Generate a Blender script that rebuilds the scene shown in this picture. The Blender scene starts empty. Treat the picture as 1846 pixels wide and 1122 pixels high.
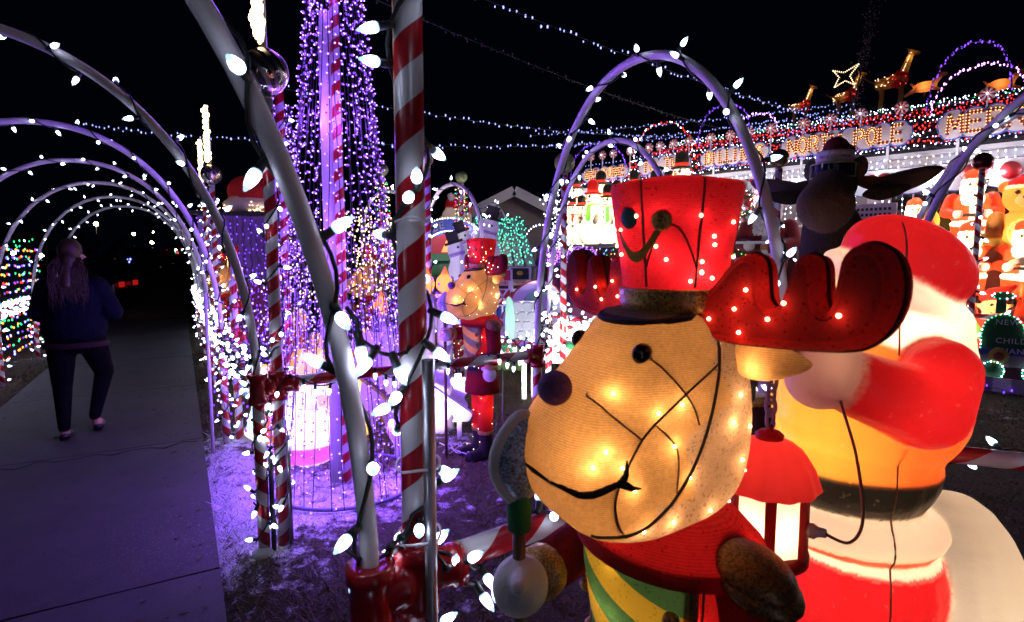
import bpy, bmesh, math, random
import numpy as np
from mathutils import Vector as V, Matrix as M, Quaternion as Q
from mathutils.bvhtree import BVHTree
from mathutils.geometry import tessellate_polygon

R = random.Random(7)
PI = math.pi
sc = bpy.context.scene
COL = sc.collection

# ------------------------------------------------------------------ camera, world, exposure
PITCH = math.radians(5.5)
FPX = 1026.0
CAMZ = 1.55
cam_d = bpy.data.cameras.new('camera')
cam = bpy.data.objects.new('camera', cam_d)
COL.objects.link(cam)
cam.location = (0, 0, CAMZ)
cam.rotation_euler = (PI / 2 - PITCH, 0, 0)
cam_d.sensor_width = 36
cam_d.lens = 36 * FPX / 1846
cam_d.clip_start = 0.02
cam_d.clip_end = 2000
cam_d.dof.use_dof = True
cam_d.dof.focus_distance = 2.9
cam_d.dof.aperture_fstop = 6.3
sc.camera = cam

w = bpy.data.worlds.new('World')
sc.world = w
w.use_nodes = True
bg = w.node_tree.nodes['Background']
bg.inputs[0].default_value = (0.02, 0.03, 0.10, 1)
bg.inputs[1].default_value = 0.012

sc.view_settings.view_transform = 'Standard'
sc.view_settings.look = 'None'
sc.view_settings.exposure = 0.6
sc.view_settings.gamma = 1.0
sc.view_settings.use_curve_mapping = False
sc.render.engine = 'CYCLES'
cy = sc.cycles
cy.use_denoising = True
try:
    cy.denoiser = 'OPENIMAGEDENOISE'
except Exception:
    pass
cy.use_light_tree = True
cy.max_bounces = 5
cy.diffuse_bounces = 2
cy.glossy_bounces = 3
cy.transmission_bounces = 4
cy.transparent_max_bounces = 8
cy.sample_clamp_indirect = 2.0
cy.sample_clamp_direct = 0.0
cy.caustics_reflective = False
cy.caustics_refractive = False


# a picture point (in the photograph's own pixels) as a place in the world, at a known distance or on the ground
def PX(u, v, Y):
    x, z = (u - 923) / FPX, (561 - v) / FPX
    d = V((x, math.cos(PITCH) + math.sin(PITCH) * z, -math.sin(PITCH) + math.cos(PITCH) * z))
    return V((0, 0, CAMZ)) + d * (Y / d.y)


def GX(u, v, h=0.0):
    x, z = (u - 923) / FPX, (561 - v) / FPX
    d = V((x, math.cos(PITCH) + math.sin(PITCH) * z, -math.sin(PITCH) + math.cos(PITCH) * z))
    return V((0, 0, CAMZ)) + d * ((h - CAMZ) / d.z)


# the walkway runs along D; N is across it (c = 0.1 is its right edge)
D = V((-0.503, 0.864, 0))
N = V((0.864, 0.503, 0))


def PP(s, c, z=0.0):
    return D * s + N * c + V((0, 0, z))


# the house front: eave line from EA along FD; BK is the way to the back of the house
HK = 1.25
FD = V((-0.69, 0.724, 0))
BK = V((0.724, 0.69, 0))


def HQ(a, b=0.0, z=1.55):
    return HK * (V((5.4, 6.0, 0)) + FD * a + BK * b) + V((0, 0, z))


def HZ(z):
    return CAMZ + HK * (z - CAMZ)


# ------------------------------------------------------------------ materials
MATS = {}


def new_mat(name):
    m = bpy.data.materials.new(name)
    m.use_nodes = True
    nt = m.node_tree
    for n in list(nt.nodes):
        nt.nodes.remove(n)
    out = nt.nodes.new('ShaderNodeOutputMaterial')
    MATS[name] = m
    return m, nt, out


def nd(nt, typ, **kw):
    n = nt.nodes.new('ShaderNode' + typ)
    for k, v in kw.items():
        if hasattr(n, k) and not k.startswith('i_'):
            setattr(n, k, v)
    return n


def math_n(nt, op, a, b=None, clamp=False):
    n = nt.nodes.new('ShaderNodeMath')
    n.operation = op
    n.use_clamp = clamp
    for i, x in enumerate((a, b)):
        if x is None:
            continue
        if isinstance(x, (int, float)):
            n.inputs[i].default_value = x
        else:
            nt.links.new(x, n.inputs[i])
    return n.outputs[0]


def mix_c(nt, fac, a, b):
    n = nt.nodes.new('ShaderNodeMix')
    n.data_type = 'RGBA'
    for i, x in ((0, fac), (6, a), (7, b)):
        if isinstance(x, (int, float)):
            n.inputs[i].default_value = x
        elif isinstance(x, tuple):
            n.inputs[i].default_value = (*x, 1)
        else:
            nt.links.new(x, n.inputs[i])
    return n.outputs[2]


def noise(nt, scale, detail=3, coord='Object', rough=0.55):
    tc = nd(nt, 'TexCoord')
    n = nd(nt, 'TexNoise')
    n.inputs['Scale'].default_value = scale
    n.inputs['Detail'].default_value = detail
    n.inputs['Roughness'].default_value = rough
    nt.links.new(tc.outputs[coord], n.inputs['Vector'])
    return n.outputs['Fac']


def ramp(nt, fac, lo, hi):
    n = nd(nt, 'MapRange')
    n.inputs[1].default_value = lo
    n.inputs[2].default_value = hi
    nt.links.new(fac, n.inputs[0])
    return n.outputs[0]


def bump(nt, h, strength, dist=0.01):
    b = nd(nt, 'Bump')
    b.inputs['Strength'].default_value = strength
    b.inputs['Distance'].default_value = dist
    nt.links.new(h, b.inputs['Height'])
    return b.outputs[0]


def solid(name, col, rough=0.6, metal=0.0, vary=0.25, nscale=6.0, bmp=0.15, bscale=40.0, spec=0.5, trans=0.0):
    """plain painted or natural surface: colour broken by noise, fine bump, optional translucency"""
    m, nt, out = new_mat(name)
    p = nd(nt, 'BsdfPrincipled')
    f = ramp(nt, noise(nt, nscale), 0.3, 0.75)
    dark = tuple(c * (1 - vary) for c in col)
    c = mix_c(nt, f, dark, col)
    nt.links.new(c, p.inputs['Base Color'])
    p.inputs['Roughness'].default_value = rough
    p.inputs['Metallic'].default_value = metal
    p.inputs['Specular IOR Level'].default_value = spec
    if bmp:
        nt.links.new(bump(nt, noise(nt, bscale), bmp, 0.004), p.inputs['Normal'])
    if trans:
        t = nd(nt, 'BsdfTranslucent')
        nt.links.new(c, t.inputs[0])
        mx = nd(nt, 'MixShader')
        mx.inputs[0].default_value = trans
        nt.links.new(p.outputs[0], mx.inputs[1])
        nt.links.new(t.outputs[0], mx.inputs[2])
        nt.links.new(mx.outputs[0], out.inputs[0])
    else:
        nt.links.new(p.outputs[0], out.inputs[0])
    return m


def emit(name, col, strength, sample=True):
    m, nt, out = new_mat(name)
    e = nd(nt, 'Emission')
    e.inputs[0].default_value = (*col, 1)
    e.inputs[1].default_value = strength
    nt.links.new(e.outputs[0], out.inputs[0])
    m.cycles.emission_sampling = 'FRONT' if sample else 'NONE'
    return m


def candy(name, hand, pitch, red=(0.50, 0.012, 0.022), white=(0.78, 0.76, 0.76)):
    """white pipe wound with red tape: stripes run round the object's own Z axis"""
    m, nt, out = new_mat(name)
    tc = nd(nt, 'TexCoord')
    sx = nd(nt, 'SeparateXYZ')
    nt.links.new(tc.outputs['Object'], sx.inputs[0])
    a = math_n(nt, 'ARCTAN2', sx.outputs[1], sx.outputs[0])
    a = math_n(nt, 'MULTIPLY', a, hand / (2 * PI))
    z = math_n(nt, 'DIVIDE', sx.outputs[2], pitch)
    wob = math_n(nt, 'MULTIPLY', noise(nt, 2.0), 0.25)
    t = math_n(nt, 'FRACT', math_n(nt, 'ADD', math_n(nt, 'ADD', a, z), wob))
    s = math_n(nt, 'GREATER_THAN', t, 0.49)
    grime = ramp(nt, noise(nt, 14, 5), 0.35, 0.8)
    wc = mix_c(nt, grime, tuple(c * 0.8 for c in white), white)
    rc = mix_c(nt, grime, tuple(c * 0.75 for c in red), red)
    p = nd(nt, 'BsdfPrincipled')
    nt.links.new(mix_c(nt, s, wc, rc), p.inputs['Base Color'])
    p.inputs['Roughness'].default_value = 0.28
    h = math_n(nt, 'ADD', s, math_n(nt, 'MULTIPLY', noise(nt, 30), 0.5))
    nt.links.new(bump(nt, h, 0.35, 0.0015), p.inputs['Normal'])
    nt.links.new(p.outputs[0], out.inputs[0])
    return m


def moulded(name, trans=0.55, gloss=True):
    """thin moulded plastic, spray painted: paint from the vertex colour, light passes through it"""
    m, nt, out = new_mat(name)
    at = nd(nt, 'Attribute')
    at.attribute_name = 'Paint'
    p = nd(nt, 'BsdfPrincipled')
    c = mix_c(nt, ramp(nt, noise(nt, 18, 4), 0.3, 0.8), at.outputs['Color'], at.outputs['Color'])
    worn = math_n(nt, 'MULTIPLY', ramp(nt, noise(nt, 55, 5), 0.64, 0.78), 0.14)
    c = mix_c(nt, worn, c, (0.75, 0.7, 0.62))
    nt.links.new(c, p.inputs['Base Color'])
    p.inputs['Roughness'].default_value = 0.32 if gloss else 0.6
    fold = math_n(nt, 'ADD', noise(nt, 26, 3), math_n(nt, 'MULTIPLY', noise(nt, 7, 2), 3.0))
    nt.links.new(bump(nt, fold, 0.45, 0.010), p.inputs['Normal'])
    t = nd(nt, 'BsdfTranslucent')
    nt.links.new(c, t.inputs[0])
    mx = nd(nt, 'MixShader')
    mx.inputs[0].default_value = trans
    nt.links.new(p.outputs[0], mx.inputs[1])
    nt.links.new(t.outputs[0], mx.inputs[2])
    nt.links.new(mx.outputs[0], out.inputs[0])
    return m


def lantern_cloth(name, col, trans=0.6, rib=70.0, glitter=0.0, stripes=None):
    """ribbed mesh fabric stretched over wire: weave lines, speckle of glitter, lets light through"""
    m, nt, out = new_mat(name)
    tc = nd(nt, 'TexCoord')
    wv = nd(nt, 'TexWave')
    wv.wave_type = 'BANDS'
    wv.bands_direction = 'Z'
    wv.inputs['Scale'].default_value = rib * 1.45
    wv.inputs['Distortion'].default_value = 2.6
    wv.inputs['Detail'].default_value = 3
    wv.inputs['Detail Scale'].default_value = 0.6
    nt.links.new(tc.outputs['Object'], wv.inputs['Vector'])
    wf = wv.outputs['Fac']
    base = mix_c(nt, wf, tuple(c * 0.70 for c in col), col)
    base = mix_c(nt, ramp(nt, noise(nt, 160, 4, rough=0.8), 0.35, 0.65), mix_c(nt, 0.28, base, (0, 0, 0)), base)
    base = mix_c(nt, ramp(nt, noise(nt, 9, 4), 0.35, 0.7), mix_c(nt, 0.25, base, (0, 0, 0)), base)
    if stripes:
        sx = nd(nt, 'SeparateXYZ')
        nt.links.new(tc.outputs['Object'], sx.inputs[0])
        q = math_n(nt, 'ADD', math_n(nt, 'MULTIPLY', sx.outputs[2], 1 / 0.115), math_n(nt, 'MULTIPLY', sx.outputs[1], 3.2))
        s = math_n(nt, 'GREATER_THAN', math_n(nt, 'FRACT', q), 0.5)
        c2 = mix_c(nt, wf, tuple(c * 0.7 for c in stripes), stripes)
        base = mix_c(nt, s, base, c2)
    p = nd(nt, 'BsdfPrincipled')
    nt.links.new(base, p.inputs['Base Color'])
    p.inputs['Roughness'].default_value = 0.75
    nt.links.new(bump(nt, wf, 0.5, 0.002), p.inputs['Normal'])
    if glitter:
        vo = nd(nt, 'TexVoronoi')
        vo.inputs['Scale'].default_value = 260
        nt.links.new(tc.outputs['Object'], vo.inputs['Vector'])
        sp = nd(nt, 'SeparateXYZ')
        nt.links.new(vo.outputs['Color'], sp.inputs[0])
        g = math_n(nt, 'GREATER_THAN', sp.outputs[0], 1 - glitter)
        nt.links.new(g, p.inputs['Metallic'])
        nt.links.new(math_n(nt, 'SUBTRACT', 0.75, math_n(nt, 'MULTIPLY', g, 0.5)), p.inputs['Roughness'])
        nm = nd(nt, 'NormalMap')
        nt.links.new(vo.outputs['Color'], nm.inputs['Color'])
        nm.inputs['Strength'].default_value = 0.5
        nm.space = 'WORLD'
    t = nd(nt, 'BsdfTranslucent')
    nt.links.new(base, t.inputs[0])
    mx = nd(nt, 'MixShader')
    mx.inputs[0].default_value = trans
    nt.links.new(p.outputs[0], mx.inputs[1])
    nt.links.new(t.outputs[0], mx.inputs[2])
    nt.links.new(mx.outputs[0], out.inputs[0])
    return m


def glitter_mat(name, col, metal=0.7):
    m, nt, out = new_mat(name)
    tc = nd(nt, 'TexCoord')
    vo = nd(nt, 'TexVoronoi')
    vo.inputs['Scale'].default_value = 300
    nt.links.new(tc.outputs['Object'], vo.inputs['Vector'])
    sp = nd(nt, 'SeparateXYZ')
    nt.links.new(vo.outputs['Color'], sp.inputs[0])
    p = nd(nt, 'BsdfPrincipled')
    c = mix_c(nt, sp.outputs[0], tuple(x * 0.25 for x in col), tuple(min(1, x * 1.5) for x in col))
    nt.links.new(c, p.inputs['Base Color'])
    p.inputs['Metallic'].default_value = metal
    p.inputs['Roughness'].default_value = 0.35
    nt.links.new(bump(nt, sp.outputs[1], 0.9, 0.004), p.inputs['Normal'])
    nt.links.new(p.outputs[0], out.inputs[0])
    return m


def snow_mask(nt):
    """where the thin snow has stayed on the lawn (world position)"""
    g = nd(nt, 'NewGeometry')
    n1 = nd(nt, 'TexNoise')
    n1.inputs['Scale'].default_value = 0.75
    n1.inputs['Detail'].default_value = 2
    n2 = nd(nt, 'TexNoise')
    n2.inputs['Scale'].default_value = 9
    n2.inputs['Detail'].default_value = 5
    n2.inputs['Roughness'].default_value = 0.7
    for n in (n1, n2):
        nt.links.new(g.outputs['Position'], n.inputs['Vector'])
    vm = nd(nt, 'VectorMath', operation='DISTANCE')
    nt.links.new(g.outputs['Position'], vm.inputs[0])
    vm.inputs[1].default_value = (-1.55, 3.6, 0)
    near = ramp(nt, vm.outputs['Value'], 2.2, 0.6)
    s = math_n(nt, 'ADD', math_n(nt, 'MULTIPLY', n1.outputs['Fac'], 0.9), math_n(nt, 'MULTIPLY', n2.outputs['Fac'], 0.9))
    s = math_n(nt, 'ADD', s, math_n(nt, 'MULTIPLY', near, 0.26))
    return ramp(nt, s, 1.075, 1.20)


# shared materials
mt_red, nt, out = new_mat('red_plastic_fitting')
p = nd(nt, 'BsdfPrincipled'); p.inputs['Roughness'].default_value = 0.22
nt.links.new(mix_c(nt, ramp(nt, noise(nt, 20, 4), 0.35, 0.7), (0.28, 0.008, 0.012), (0.42, 0.012, 0.018)), p.inputs['Base Color'])
nt.links.new(p.outputs[0], out.inputs[0])
mt_candyR = candy('candy_stripe_right', -1, 0.135)
mt_candyL = candy('candy_stripe_left', 1, 0.14)
mt_rail = candy('candy_stripe_rail', 1, 0.28)
mt_pvc = solid('white_pvc_pipe', (0.74, 0.73, 0.74), 0.35, vary=0.12, nscale=12, bmp=0.06)
mt_wire = solid('dark_green_wire', (0.012, 0.022, 0.018), 0.5, vary=0.3, bmp=0)
mt_blackwire = solid('black_wire', (0.012, 0.011, 0.012), 0.6, vary=0.2, bmp=0)
mt_steel = solid('galvanised_steel', (0.42, 0.43, 0.45), 0.35, 0.9, vary=0.3, nscale=25)
mt_led = emit('cool_white_led', (0.68, 0.72, 1.0), 6.4)
mt_led_edge = emit('cool_white_led_edge', (0.42, 0.66, 1.0), 1.1, False)
mt_led_far = emit('cool_white_led_small', (0.66, 0.72, 1.0), 8.5, True)
mt_purple = emit('purple_led_lens', (0.19, 0.05, 1.0), 1.7, False)
mt_purple_tip = emit('purple_led_tip', (0.52, 0.30, 1.0), 3.2, False)
mt_string_far = emit('blue_white_string_led', (0.30, 0.34, 1.0), 2.0, False)
mt_purple_far = emit('purple_led_small', (0.22, 0.06, 1.0), 1.7, False)
mt_blue_far = emit('blue_led_small', (0.12, 0.14, 1.0), 7, False)
mt_magenta_far = emit('pink_purple_led_small', (0.75, 0.25, 1.0), 7, False)
mt_warm = emit('warm_white_bulb', (1.0, 0.66, 0.34), 6, False)
mt_warm_soft = emit('warm_white_mini_bulb', (1.0, 0.66, 0.36), 3, True)
mt_redled = emit('red_led', (1.0, 0.035, 0.03), 2.2, True)
mt_greenled = emit('green_led', (0.03, 0.75, 0.22), 2.4, False)
mt_teal = emit('teal_led', (0.12, 1.0, 0.62), 1.6, True)
mt_orangeled = emit('orange_led', (1.0, 0.28, 0.03), 3.0, False)
mt_violet_net = emit('violet_net_led', (0.50, 0.16, 1.0), 2.6, True)
mt_mould = moulded('moulded_plastic', 0.6)
mt_mould_dim = moulded('moulded_plastic_thick', 0.35)
mt_white = solid('white_painted_board', (0.76, 0.75, 0.76), 0.5, vary=0.1)
mt_black = solid('black_matte', (0.012, 0.012, 0.014), 0.7, bmp=0.1)
mt_dark = solid('dark_trim', (0.03, 0.03, 0.035), 0.6)


# ------------------------------------------------------------------ mesh helpers
class MB:
    def __init__(s):
        s.v, s.f, s.mi, s.sm = [], [], [], []

    def add(s, vs, fs, mi=0, smooth=True, X=None):
        o = len(s.v)
        s.v += [tuple(X @ V(p)) if X is not None else tuple(p) for p in vs]
        s.f += [tuple(i + o for i in f) for f in fs]
        s.mi += [mi] * len(fs)
        s.sm += [smooth] * len(fs)
        return s

    def box(s, c, size, mi=0, X=None, rz=0.0, rx=0.0, ry=0.0):
        a, b, d = (q / 2 for q in size)
        vs = [V((x, y, z)) for x in (-a, a) for y in (-b, b) for z in (-d, d)]
        T = M.Translation(c) @ M.Rotation(rz, 4, 'Z') @ M.Rotation(ry, 4, 'Y') @ M.Rotation(rx, 4, 'X')
        vs = [T @ p for p in vs]
        return s.add(vs, [(0, 1, 3, 2), (4, 6, 7, 5), (0, 4, 5, 1), (2, 3, 7, 6), (0, 2, 6, 4), (1, 5, 7, 3)], mi, False, X)

    def tube(s, pts, r, n=8, mi=0, closed=False, caps=True, X=None):
        pts = [V(p) for p in pts]
        k = len(pts)
        rs = r if isinstance(r, (list, tuple)) else [r] * k
        vs, fs = [], []
        up = None
        for i, p in enumerate(pts):
            a = pts[(i - 1) % k] if (closed or i > 0) else p
            b = pts[(i + 1) % k] if (closed or i < k - 1) else p
            t = (b - a)
            if t.length < 1e-9:
                t = V((0, 0, 1))
            t.normalize()
            if up is None:
                up = V((0, 0, 1)) if abs(t.z) < 0.9 else V((1, 0, 0))
            x = up - t * up.dot(t)
            if x.length < 1e-6:
                x = t.orthogonal()
            x.normalize()
            y = t.cross(x)
            up = x
            for j in range(n):
                q = 2 * PI * j / n
                vs.append(p + (x * math.cos(q) + y * math.sin(q)) * rs[i])
        m = k if closed else k - 1
        for i in range(m):
            for j in range(n):
                a, b = i * n + j, i * n + (j + 1) % n
                c, d = ((i + 1) % k) * n + (j + 1) % n, ((i + 1) % k) * n + j
                fs.append((a, b, c, d))
        if caps and not closed:
            fs.append(tuple(range(n))[::-1])
            fs.append(tuple((k - 1) * n + j for j in range(n)))
        return s.add(vs, fs, mi, True, X)

    def lathe(s, prof, n=16, mi=0, X=None, ex=1.0, ey=1.0):
        """profile [(r, z)...] turned round Z"""
        vs, fs = [], []
        for (r, z) in prof:
            for j in range(n):
                q = 2 * PI * j / n
                vs.append((r * ex * math.cos(q), r * ey * math.sin(q), z))
        for i in range(len(prof) - 1):
            for j in range(n):
                a, b = i * n + j, i * n + (j + 1) % n
                fs.append((a, b, b + n, a + n))
        if prof[0][0] > 1e-6:
            fs.append(tuple(range(n))[::-1])
        if prof[-1][0] > 1e-6:
            fs.append(tuple((len(prof) - 1) * n + j for j in range(n)))
        return s.add(vs, fs, mi, True, X)

    def ball(s, c, r, n=12, m=8, mi=0, X=None, rot=None):
        rx, ry, rz = r if isinstance(r, (list, tuple)) else (r, r, r)
        prof_v = []
        T = M.Translation(V(c)) @ (rot if rot is not None else M.Identity(4)) @ M.Diagonal((rx, ry, rz, 1))
        if X is not None:
            T = X @ T
        vs, fs = [V((0, 0, -1))], []
        for i in range(1, m):
            a = -PI / 2 + PI * i / m
            for j in range(n):
                q = 2 * PI * j / n
                vs.append(V((math.cos(a) * math.cos(q), math.cos(a) * math.sin(q), math.sin(a))))
        vs.append(V((0, 0, 1)))
        L = len(vs) - 1
        for j in range(n):
            fs.append((0, 1 + (j + 1) % n, 1 + j))
            fs.append((L, L - n + j, L - n + (j + 1) % n))
        for i in range(m - 2):
            for j in range(n):
                a, b = 1 + i * n + j, 1 + i * n + (j + 1) % n
                fs.append((a, b, b + n, a + n))
        return s.add(vs, fs, mi, True, T)

    def slab(s, outline, th, bev=0.0, mi=0, X=None, layers=1, smooth=True):
        """2-D outline (x, z) given thickness along y, rim rounded by bev"""
        k = len(outline)
        P = [V((a, b)) for a, b in outline]
        area = sum(P[i].x * P[(i + 1) % k].y - P[(i + 1) % k].x * P[i].y for i in range(k))
        sg = 1 if area > 0 else -1
        nr = []
        for i in range(k):
            e1 = (P[i] - P[i - 1]); e2 = (P[(i + 1) % k] - P[i])
            e1 = e1.normalized() if e1.length > 1e-9 else e2.normalized()
            e2 = e2.normalized() if e2.length > 1e-9 else e1
            t = (e1 + e2)
            t = t.normalized() if t.length > 1e-6 else e1
            nr.append(V((t.y, -t.x)) * sg)
        ys = [(-th / 2, bev)]
        if bev > 0:
            for i in range(1, layers + 1):
                q = PI / 2 * i / layers
                ys.append((-th / 2 + (1 - math.cos(q)) * min(th / 2, bev), bev * (1 - math.sin(q))))
            ys += [(-y, o) for y, o in reversed(ys)]
        else:
            ys.append((th / 2, 0))
        vs, fs = [], []
        for y, o in ys:
            for i in range(k):
                q = P[i] - nr[i] * o
                vs.append((q.x, y, q.y))
        L = len(ys)
        for l in range(L - 1):
            for i in range(k):
                a, b = l * k + i, l * k + (i + 1) % k
                fs.append((a, b, b + k, a + k) if sg > 0 else (a, a + k, b + k, b))
        cap0 = tuple(range(k)); cap1 = tuple((L - 1) * k + i for i in range(k))
        if sg > 0:
            cap0 = cap0
            cap1 = cap1[::-1]
        else:
            cap0 = cap0[::-1]
        s.add(vs, fs, mi, smooth and bev > 0, X)
        o = len(s.v) - len(vs)
        if k > 8:
            for base, want in ((0, -1), ((L - 1) * k, 1)):
                pl = [V(vs[base + i]) for i in range(k)]
                for t in tessellate_polygon([pl]):
                    nrm = (pl[t[1]] - pl[t[0]]).cross(pl[t[2]] - pl[t[0]])
                    t = tuple(t) if nrm.y * want > 0 else tuple(t)[::-1]
                    s.f.append(tuple(base + o + i for i in t)); s.mi.append(mi); s.sm.append(False)
            return s
        s.f += [tuple(i + o for i in cap0), tuple(i + o for i in cap1)]
        s.mi += [mi, mi]
        s.sm += [False, False]
        return s

    def mesh(s, name, mats):
        me = bpy.data.meshes.new(name)
        me.from_pydata(s.v, [], s.f)
        for m in (mats if isinstance(mats, (list, tuple)) else [mats]):
            me.materials.append(m)
        me.polygons.foreach_set('material_index', s.mi)
        me.polygons.foreach_set('use_smooth', s.sm)
        me.update()
        return me

    def build(s, name, mats, parent=None, loc=None, kind=None, label=None):
        return obj(name, s.mesh(name, mats), parent, loc, kind, label)


def obj(name, me, parent=None, loc=None, kind=None, label=None, mat=None):
    o = bpy.data.objects.new(name, me)
    COL.objects.link(o)
    if parent is not None:
        o.parent = parent
    if mat is not None:
        o.matrix_local = mat
    if loc is not None:
        o.location = loc
    if kind:
        o['kind'] = kind
    if label:
        o['label'] = label
    return o


def tag(o, label, cat, group=None):
    o['label'] = label
    o['category'] = cat
    if group:
        o['group'] = group
    return o


def thing(name, label, cat, loc=(0, 0, 0), rz=0.0, group=None, scale=1.0):
    o = bpy.data.objects.new(name, None)
    COL.objects.link(o)
    o.empty_display_size = 0.1
    o.location = loc
    o.rotation_euler = (0, 0, rz)
    o.scale = (scale,) * 3
    return tag(o, label, cat, group)


def copy_thing(root, loc, rz=None, label=None):
    r = root.copy()
    COL.objects.link(r)
    r.location = loc
    if rz is not None:
        r.rotation_euler = (0, 0, rz)
    if label:
        r['label'] = label
    for ch in root.children:
        c = ch.copy()
        COL.objects.link(c)
        c.parent = r
        for g in ch.children:
            d = g.copy()
            COL.objects.link(d)
            d.parent = c
    return r


def lamp(parent, loc, power, col, rad=0.03, name='bulb_light'):
    l = bpy.data.lights.new(name, 'POINT')
    l.energy = power
    l.color = col
    l.shadow_soft_size = rad
    o = bpy.data.objects.new(name, l)
    COL.objects.link(o)
    if parent is not None:
        o.parent = parent
    o.location = loc
    return o


def blob(prims, voxel, smooth=4):
    """several rounded solids fused into one continuous skin"""
    b = MB()
    for pr in prims:
        if pr[0] == 'e':
            b.ball(pr[1], pr[2], 20, 14, rot=(pr[3] if len(pr) > 3 else None))
        elif pr[0] == 'c':
            p0, p1, r0, r1 = V(pr[1]), V(pr[2]), pr[3], pr[4]
            k = 6
            pts, rs = [], []
            d = (p1 - p0).normalized()
            for i in range(1, 6):
                a = PI / 2 * i / 5
                pts.append(p0 - d * r0 * math.cos(a)); rs.append(max(r0 * math.sin(a), 1e-4))
            for i in range(1, k):
                t = i / k
                pts.append(p0.lerp(p1, t)); rs.append(r0 + (r1 - r0) * t)
            for i in range(0, 5):
                a = PI / 2 * i / 5
                pts.append(p1 + d * r1 * math.sin(a)); rs.append(max(r1 * math.cos(a), 1e-4))
            b.tube(pts, rs, 16)
        elif pr[0] == 'm':
            pr[1](b)
    me = b.mesh('tmp', [])
    o = bpy.data.objects.new('tmp', me)
    COL.objects.link(o)
    md = o.modifiers.new('r', 'REMESH')
    md.mode = 'VOXEL'
    md.voxel_size = voxel
    md.use_smooth_shade = True
    if smooth:
        m2 = o.modifiers.new('s', 'SMOOTH')
        m2.factor = 0.5
        m2.iterations = smooth
    dg = bpy.context.evaluated_depsgraph_get()
    res = bpy.data.meshes.new_from_object(o.evaluated_get(dg))
    bpy.data.objects.remove(o)
    bpy.data.meshes.remove(me)
    return res


def paint(me, fn):
    n = len(me.vertices)
    co = np.empty(n * 3, 'f'); me.vertices.foreach_get('co', co)
    co = co.reshape(n, 3)
    cols = np.ones((n, 4), 'f')
    for i in range(n):
        c = fn(V(co[i]))
        cols[i, :3] = c
    a = me.color_attributes.new('Paint', 'FLOAT_COLOR', 'POINT')
    a.data.foreach_set('color', cols.ravel())
    return me


class PartList(list):
    def items(s): return list(s)
    def values(s): return [m_ for _, m_ in s]


def split(me, zone):
    """cut one skin into named parts by where each face lies; the paint is carried over"""
    n = len(me.vertices)
    co = np.empty(n * 3, 'f'); me.vertices.foreach_get('co', co); co = co.reshape(n, 3)
    pc = None
    if 'Paint' in me.color_attributes:
        pc = np.empty(n * 4, 'f'); me.color_attributes['Paint'].data.foreach_get('color', pc); pc = pc.reshape(n, 4)
    nor = np.empty(n * 3, 'f'); me.vertices.foreach_get('normal', nor); nor = nor.reshape(n, 3)
    grp = {}
    for p in me.polygons:
        grp.setdefault(zone(p.center), []).append(tuple(p.vertices))
    res = PartList()
    pieces = []
    for k, fs in grp.items():
        par = {}
        def root(i):
            while par[i] != i:
                par[i] = par[par[i]]; i = par[i]
            return i
        for f in fs:
            for i in f: par.setdefault(i, i)
            a = root(f[0])
            for i in f[1:]:
                par[root(i)] = a
        isl = {}
        for f in fs: isl.setdefault(root(f[0]), []).append(f)
        big = max(isl.values(), key=len)
        for fl in isl.values():
            if fl is not big and len(fl) < max(14, .12 * len(big)):
                big.extend(fl)
        for fl in isl.values():
            if fl is big or len(fl) >= max(14, .12 * len(big)):
                pieces.append((k, fl))
    for k, fs in pieces:
        ids = sorted({i for f in fs for i in f})
        mp = {g: l for l, g in enumerate(ids)}
        m2 = bpy.data.meshes.new(k)
        m2.from_pydata(co[ids].tolist(), [], [tuple(mp[i] for i in f) for f in fs])
        m2.polygons.foreach_set('use_smooth', [True] * len(fs))
        if pc is not None:
            a = m2.color_attributes.new('Paint', 'FLOAT_COLOR', 'POINT')
            a.data.foreach_set('color', pc[ids].ravel())
        m2.update()
        m2.normals_split_custom_set_from_vertices(nor[ids].tolist())
        res.append((k, m2))
    return res


def text_mesh(txt, size, depth=0.0, shear=0.0, spacing=1.0):
    c = bpy.data.curves.new('t', 'FONT')
    c.body = txt
    c.size = size
    c.extrude = depth
    c.shear = shear
    c.space_character = spacing
    c.align_x = 'CENTER'
    c.align_y = 'CENTER'
    c.resolution_u = 3
    o = bpy.data.objects.new('t', c)
    COL.objects.link(o)
    dg = bpy.context.evaluated_depsgraph_get()
    me = bpy.data.meshes.new_from_object(o.evaluated_get(dg))
    bpy.data.objects.remove(o)
    return me


def frame_to(p, d, spin=0.0):
    """matrix that stands local Z along d at p"""
    q = V((0, 0, 1)).rotation_difference(V(d).normalized())
    return M.Translation(p) @ q.to_matrix().to_4x4() @ M.Rotation(spin, 4, 'Z')


def face_mat(p, right, up=(0, 0, 1)):
    """matrix for upright boards: local x along 'right', local z up, local -y outward"""
    x = V(right).normalized(); z = V(up); y = z.cross(x).normalized()
    m = M.Identity(4)
    for i in range(3):
        m[i][0], m[i][1], m[i][2], m[i][3] = x[i], y[i], z[i], p[i]
    return m
# ------------------------------------------------------------------ ground, walkway
m, nt, out = new_mat('lawn_turf')
p = nd(nt, 'BsdfPrincipled')
c = mix_c(nt, ramp(nt, noise(nt, 22, 6, rough=0.7), 0.3, 0.75), (0.030, 0.024, 0.013), (0.125, 0.092, 0.048))
c = mix_c(nt, ramp(nt, noise(nt, 1.3, 3), 0.4, 0.7), c, mix_c(nt, 0.5, c, (0.03, 0.05, 0.014)))
sm = snow_mask(nt)
nt.links.new(mix_c(nt, sm, c, (0.78, 0.80, 0.84)), p.inputs['Base Color'])
p.inputs['Roughness'].default_value = 0.9
nt.links.new(bump(nt, noise(nt, 70, 6), 0.9, 0.02), p.inputs['Normal'])
nt.links.new(p.outputs[0], out.inputs[0])
mt_lawn = m


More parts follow.
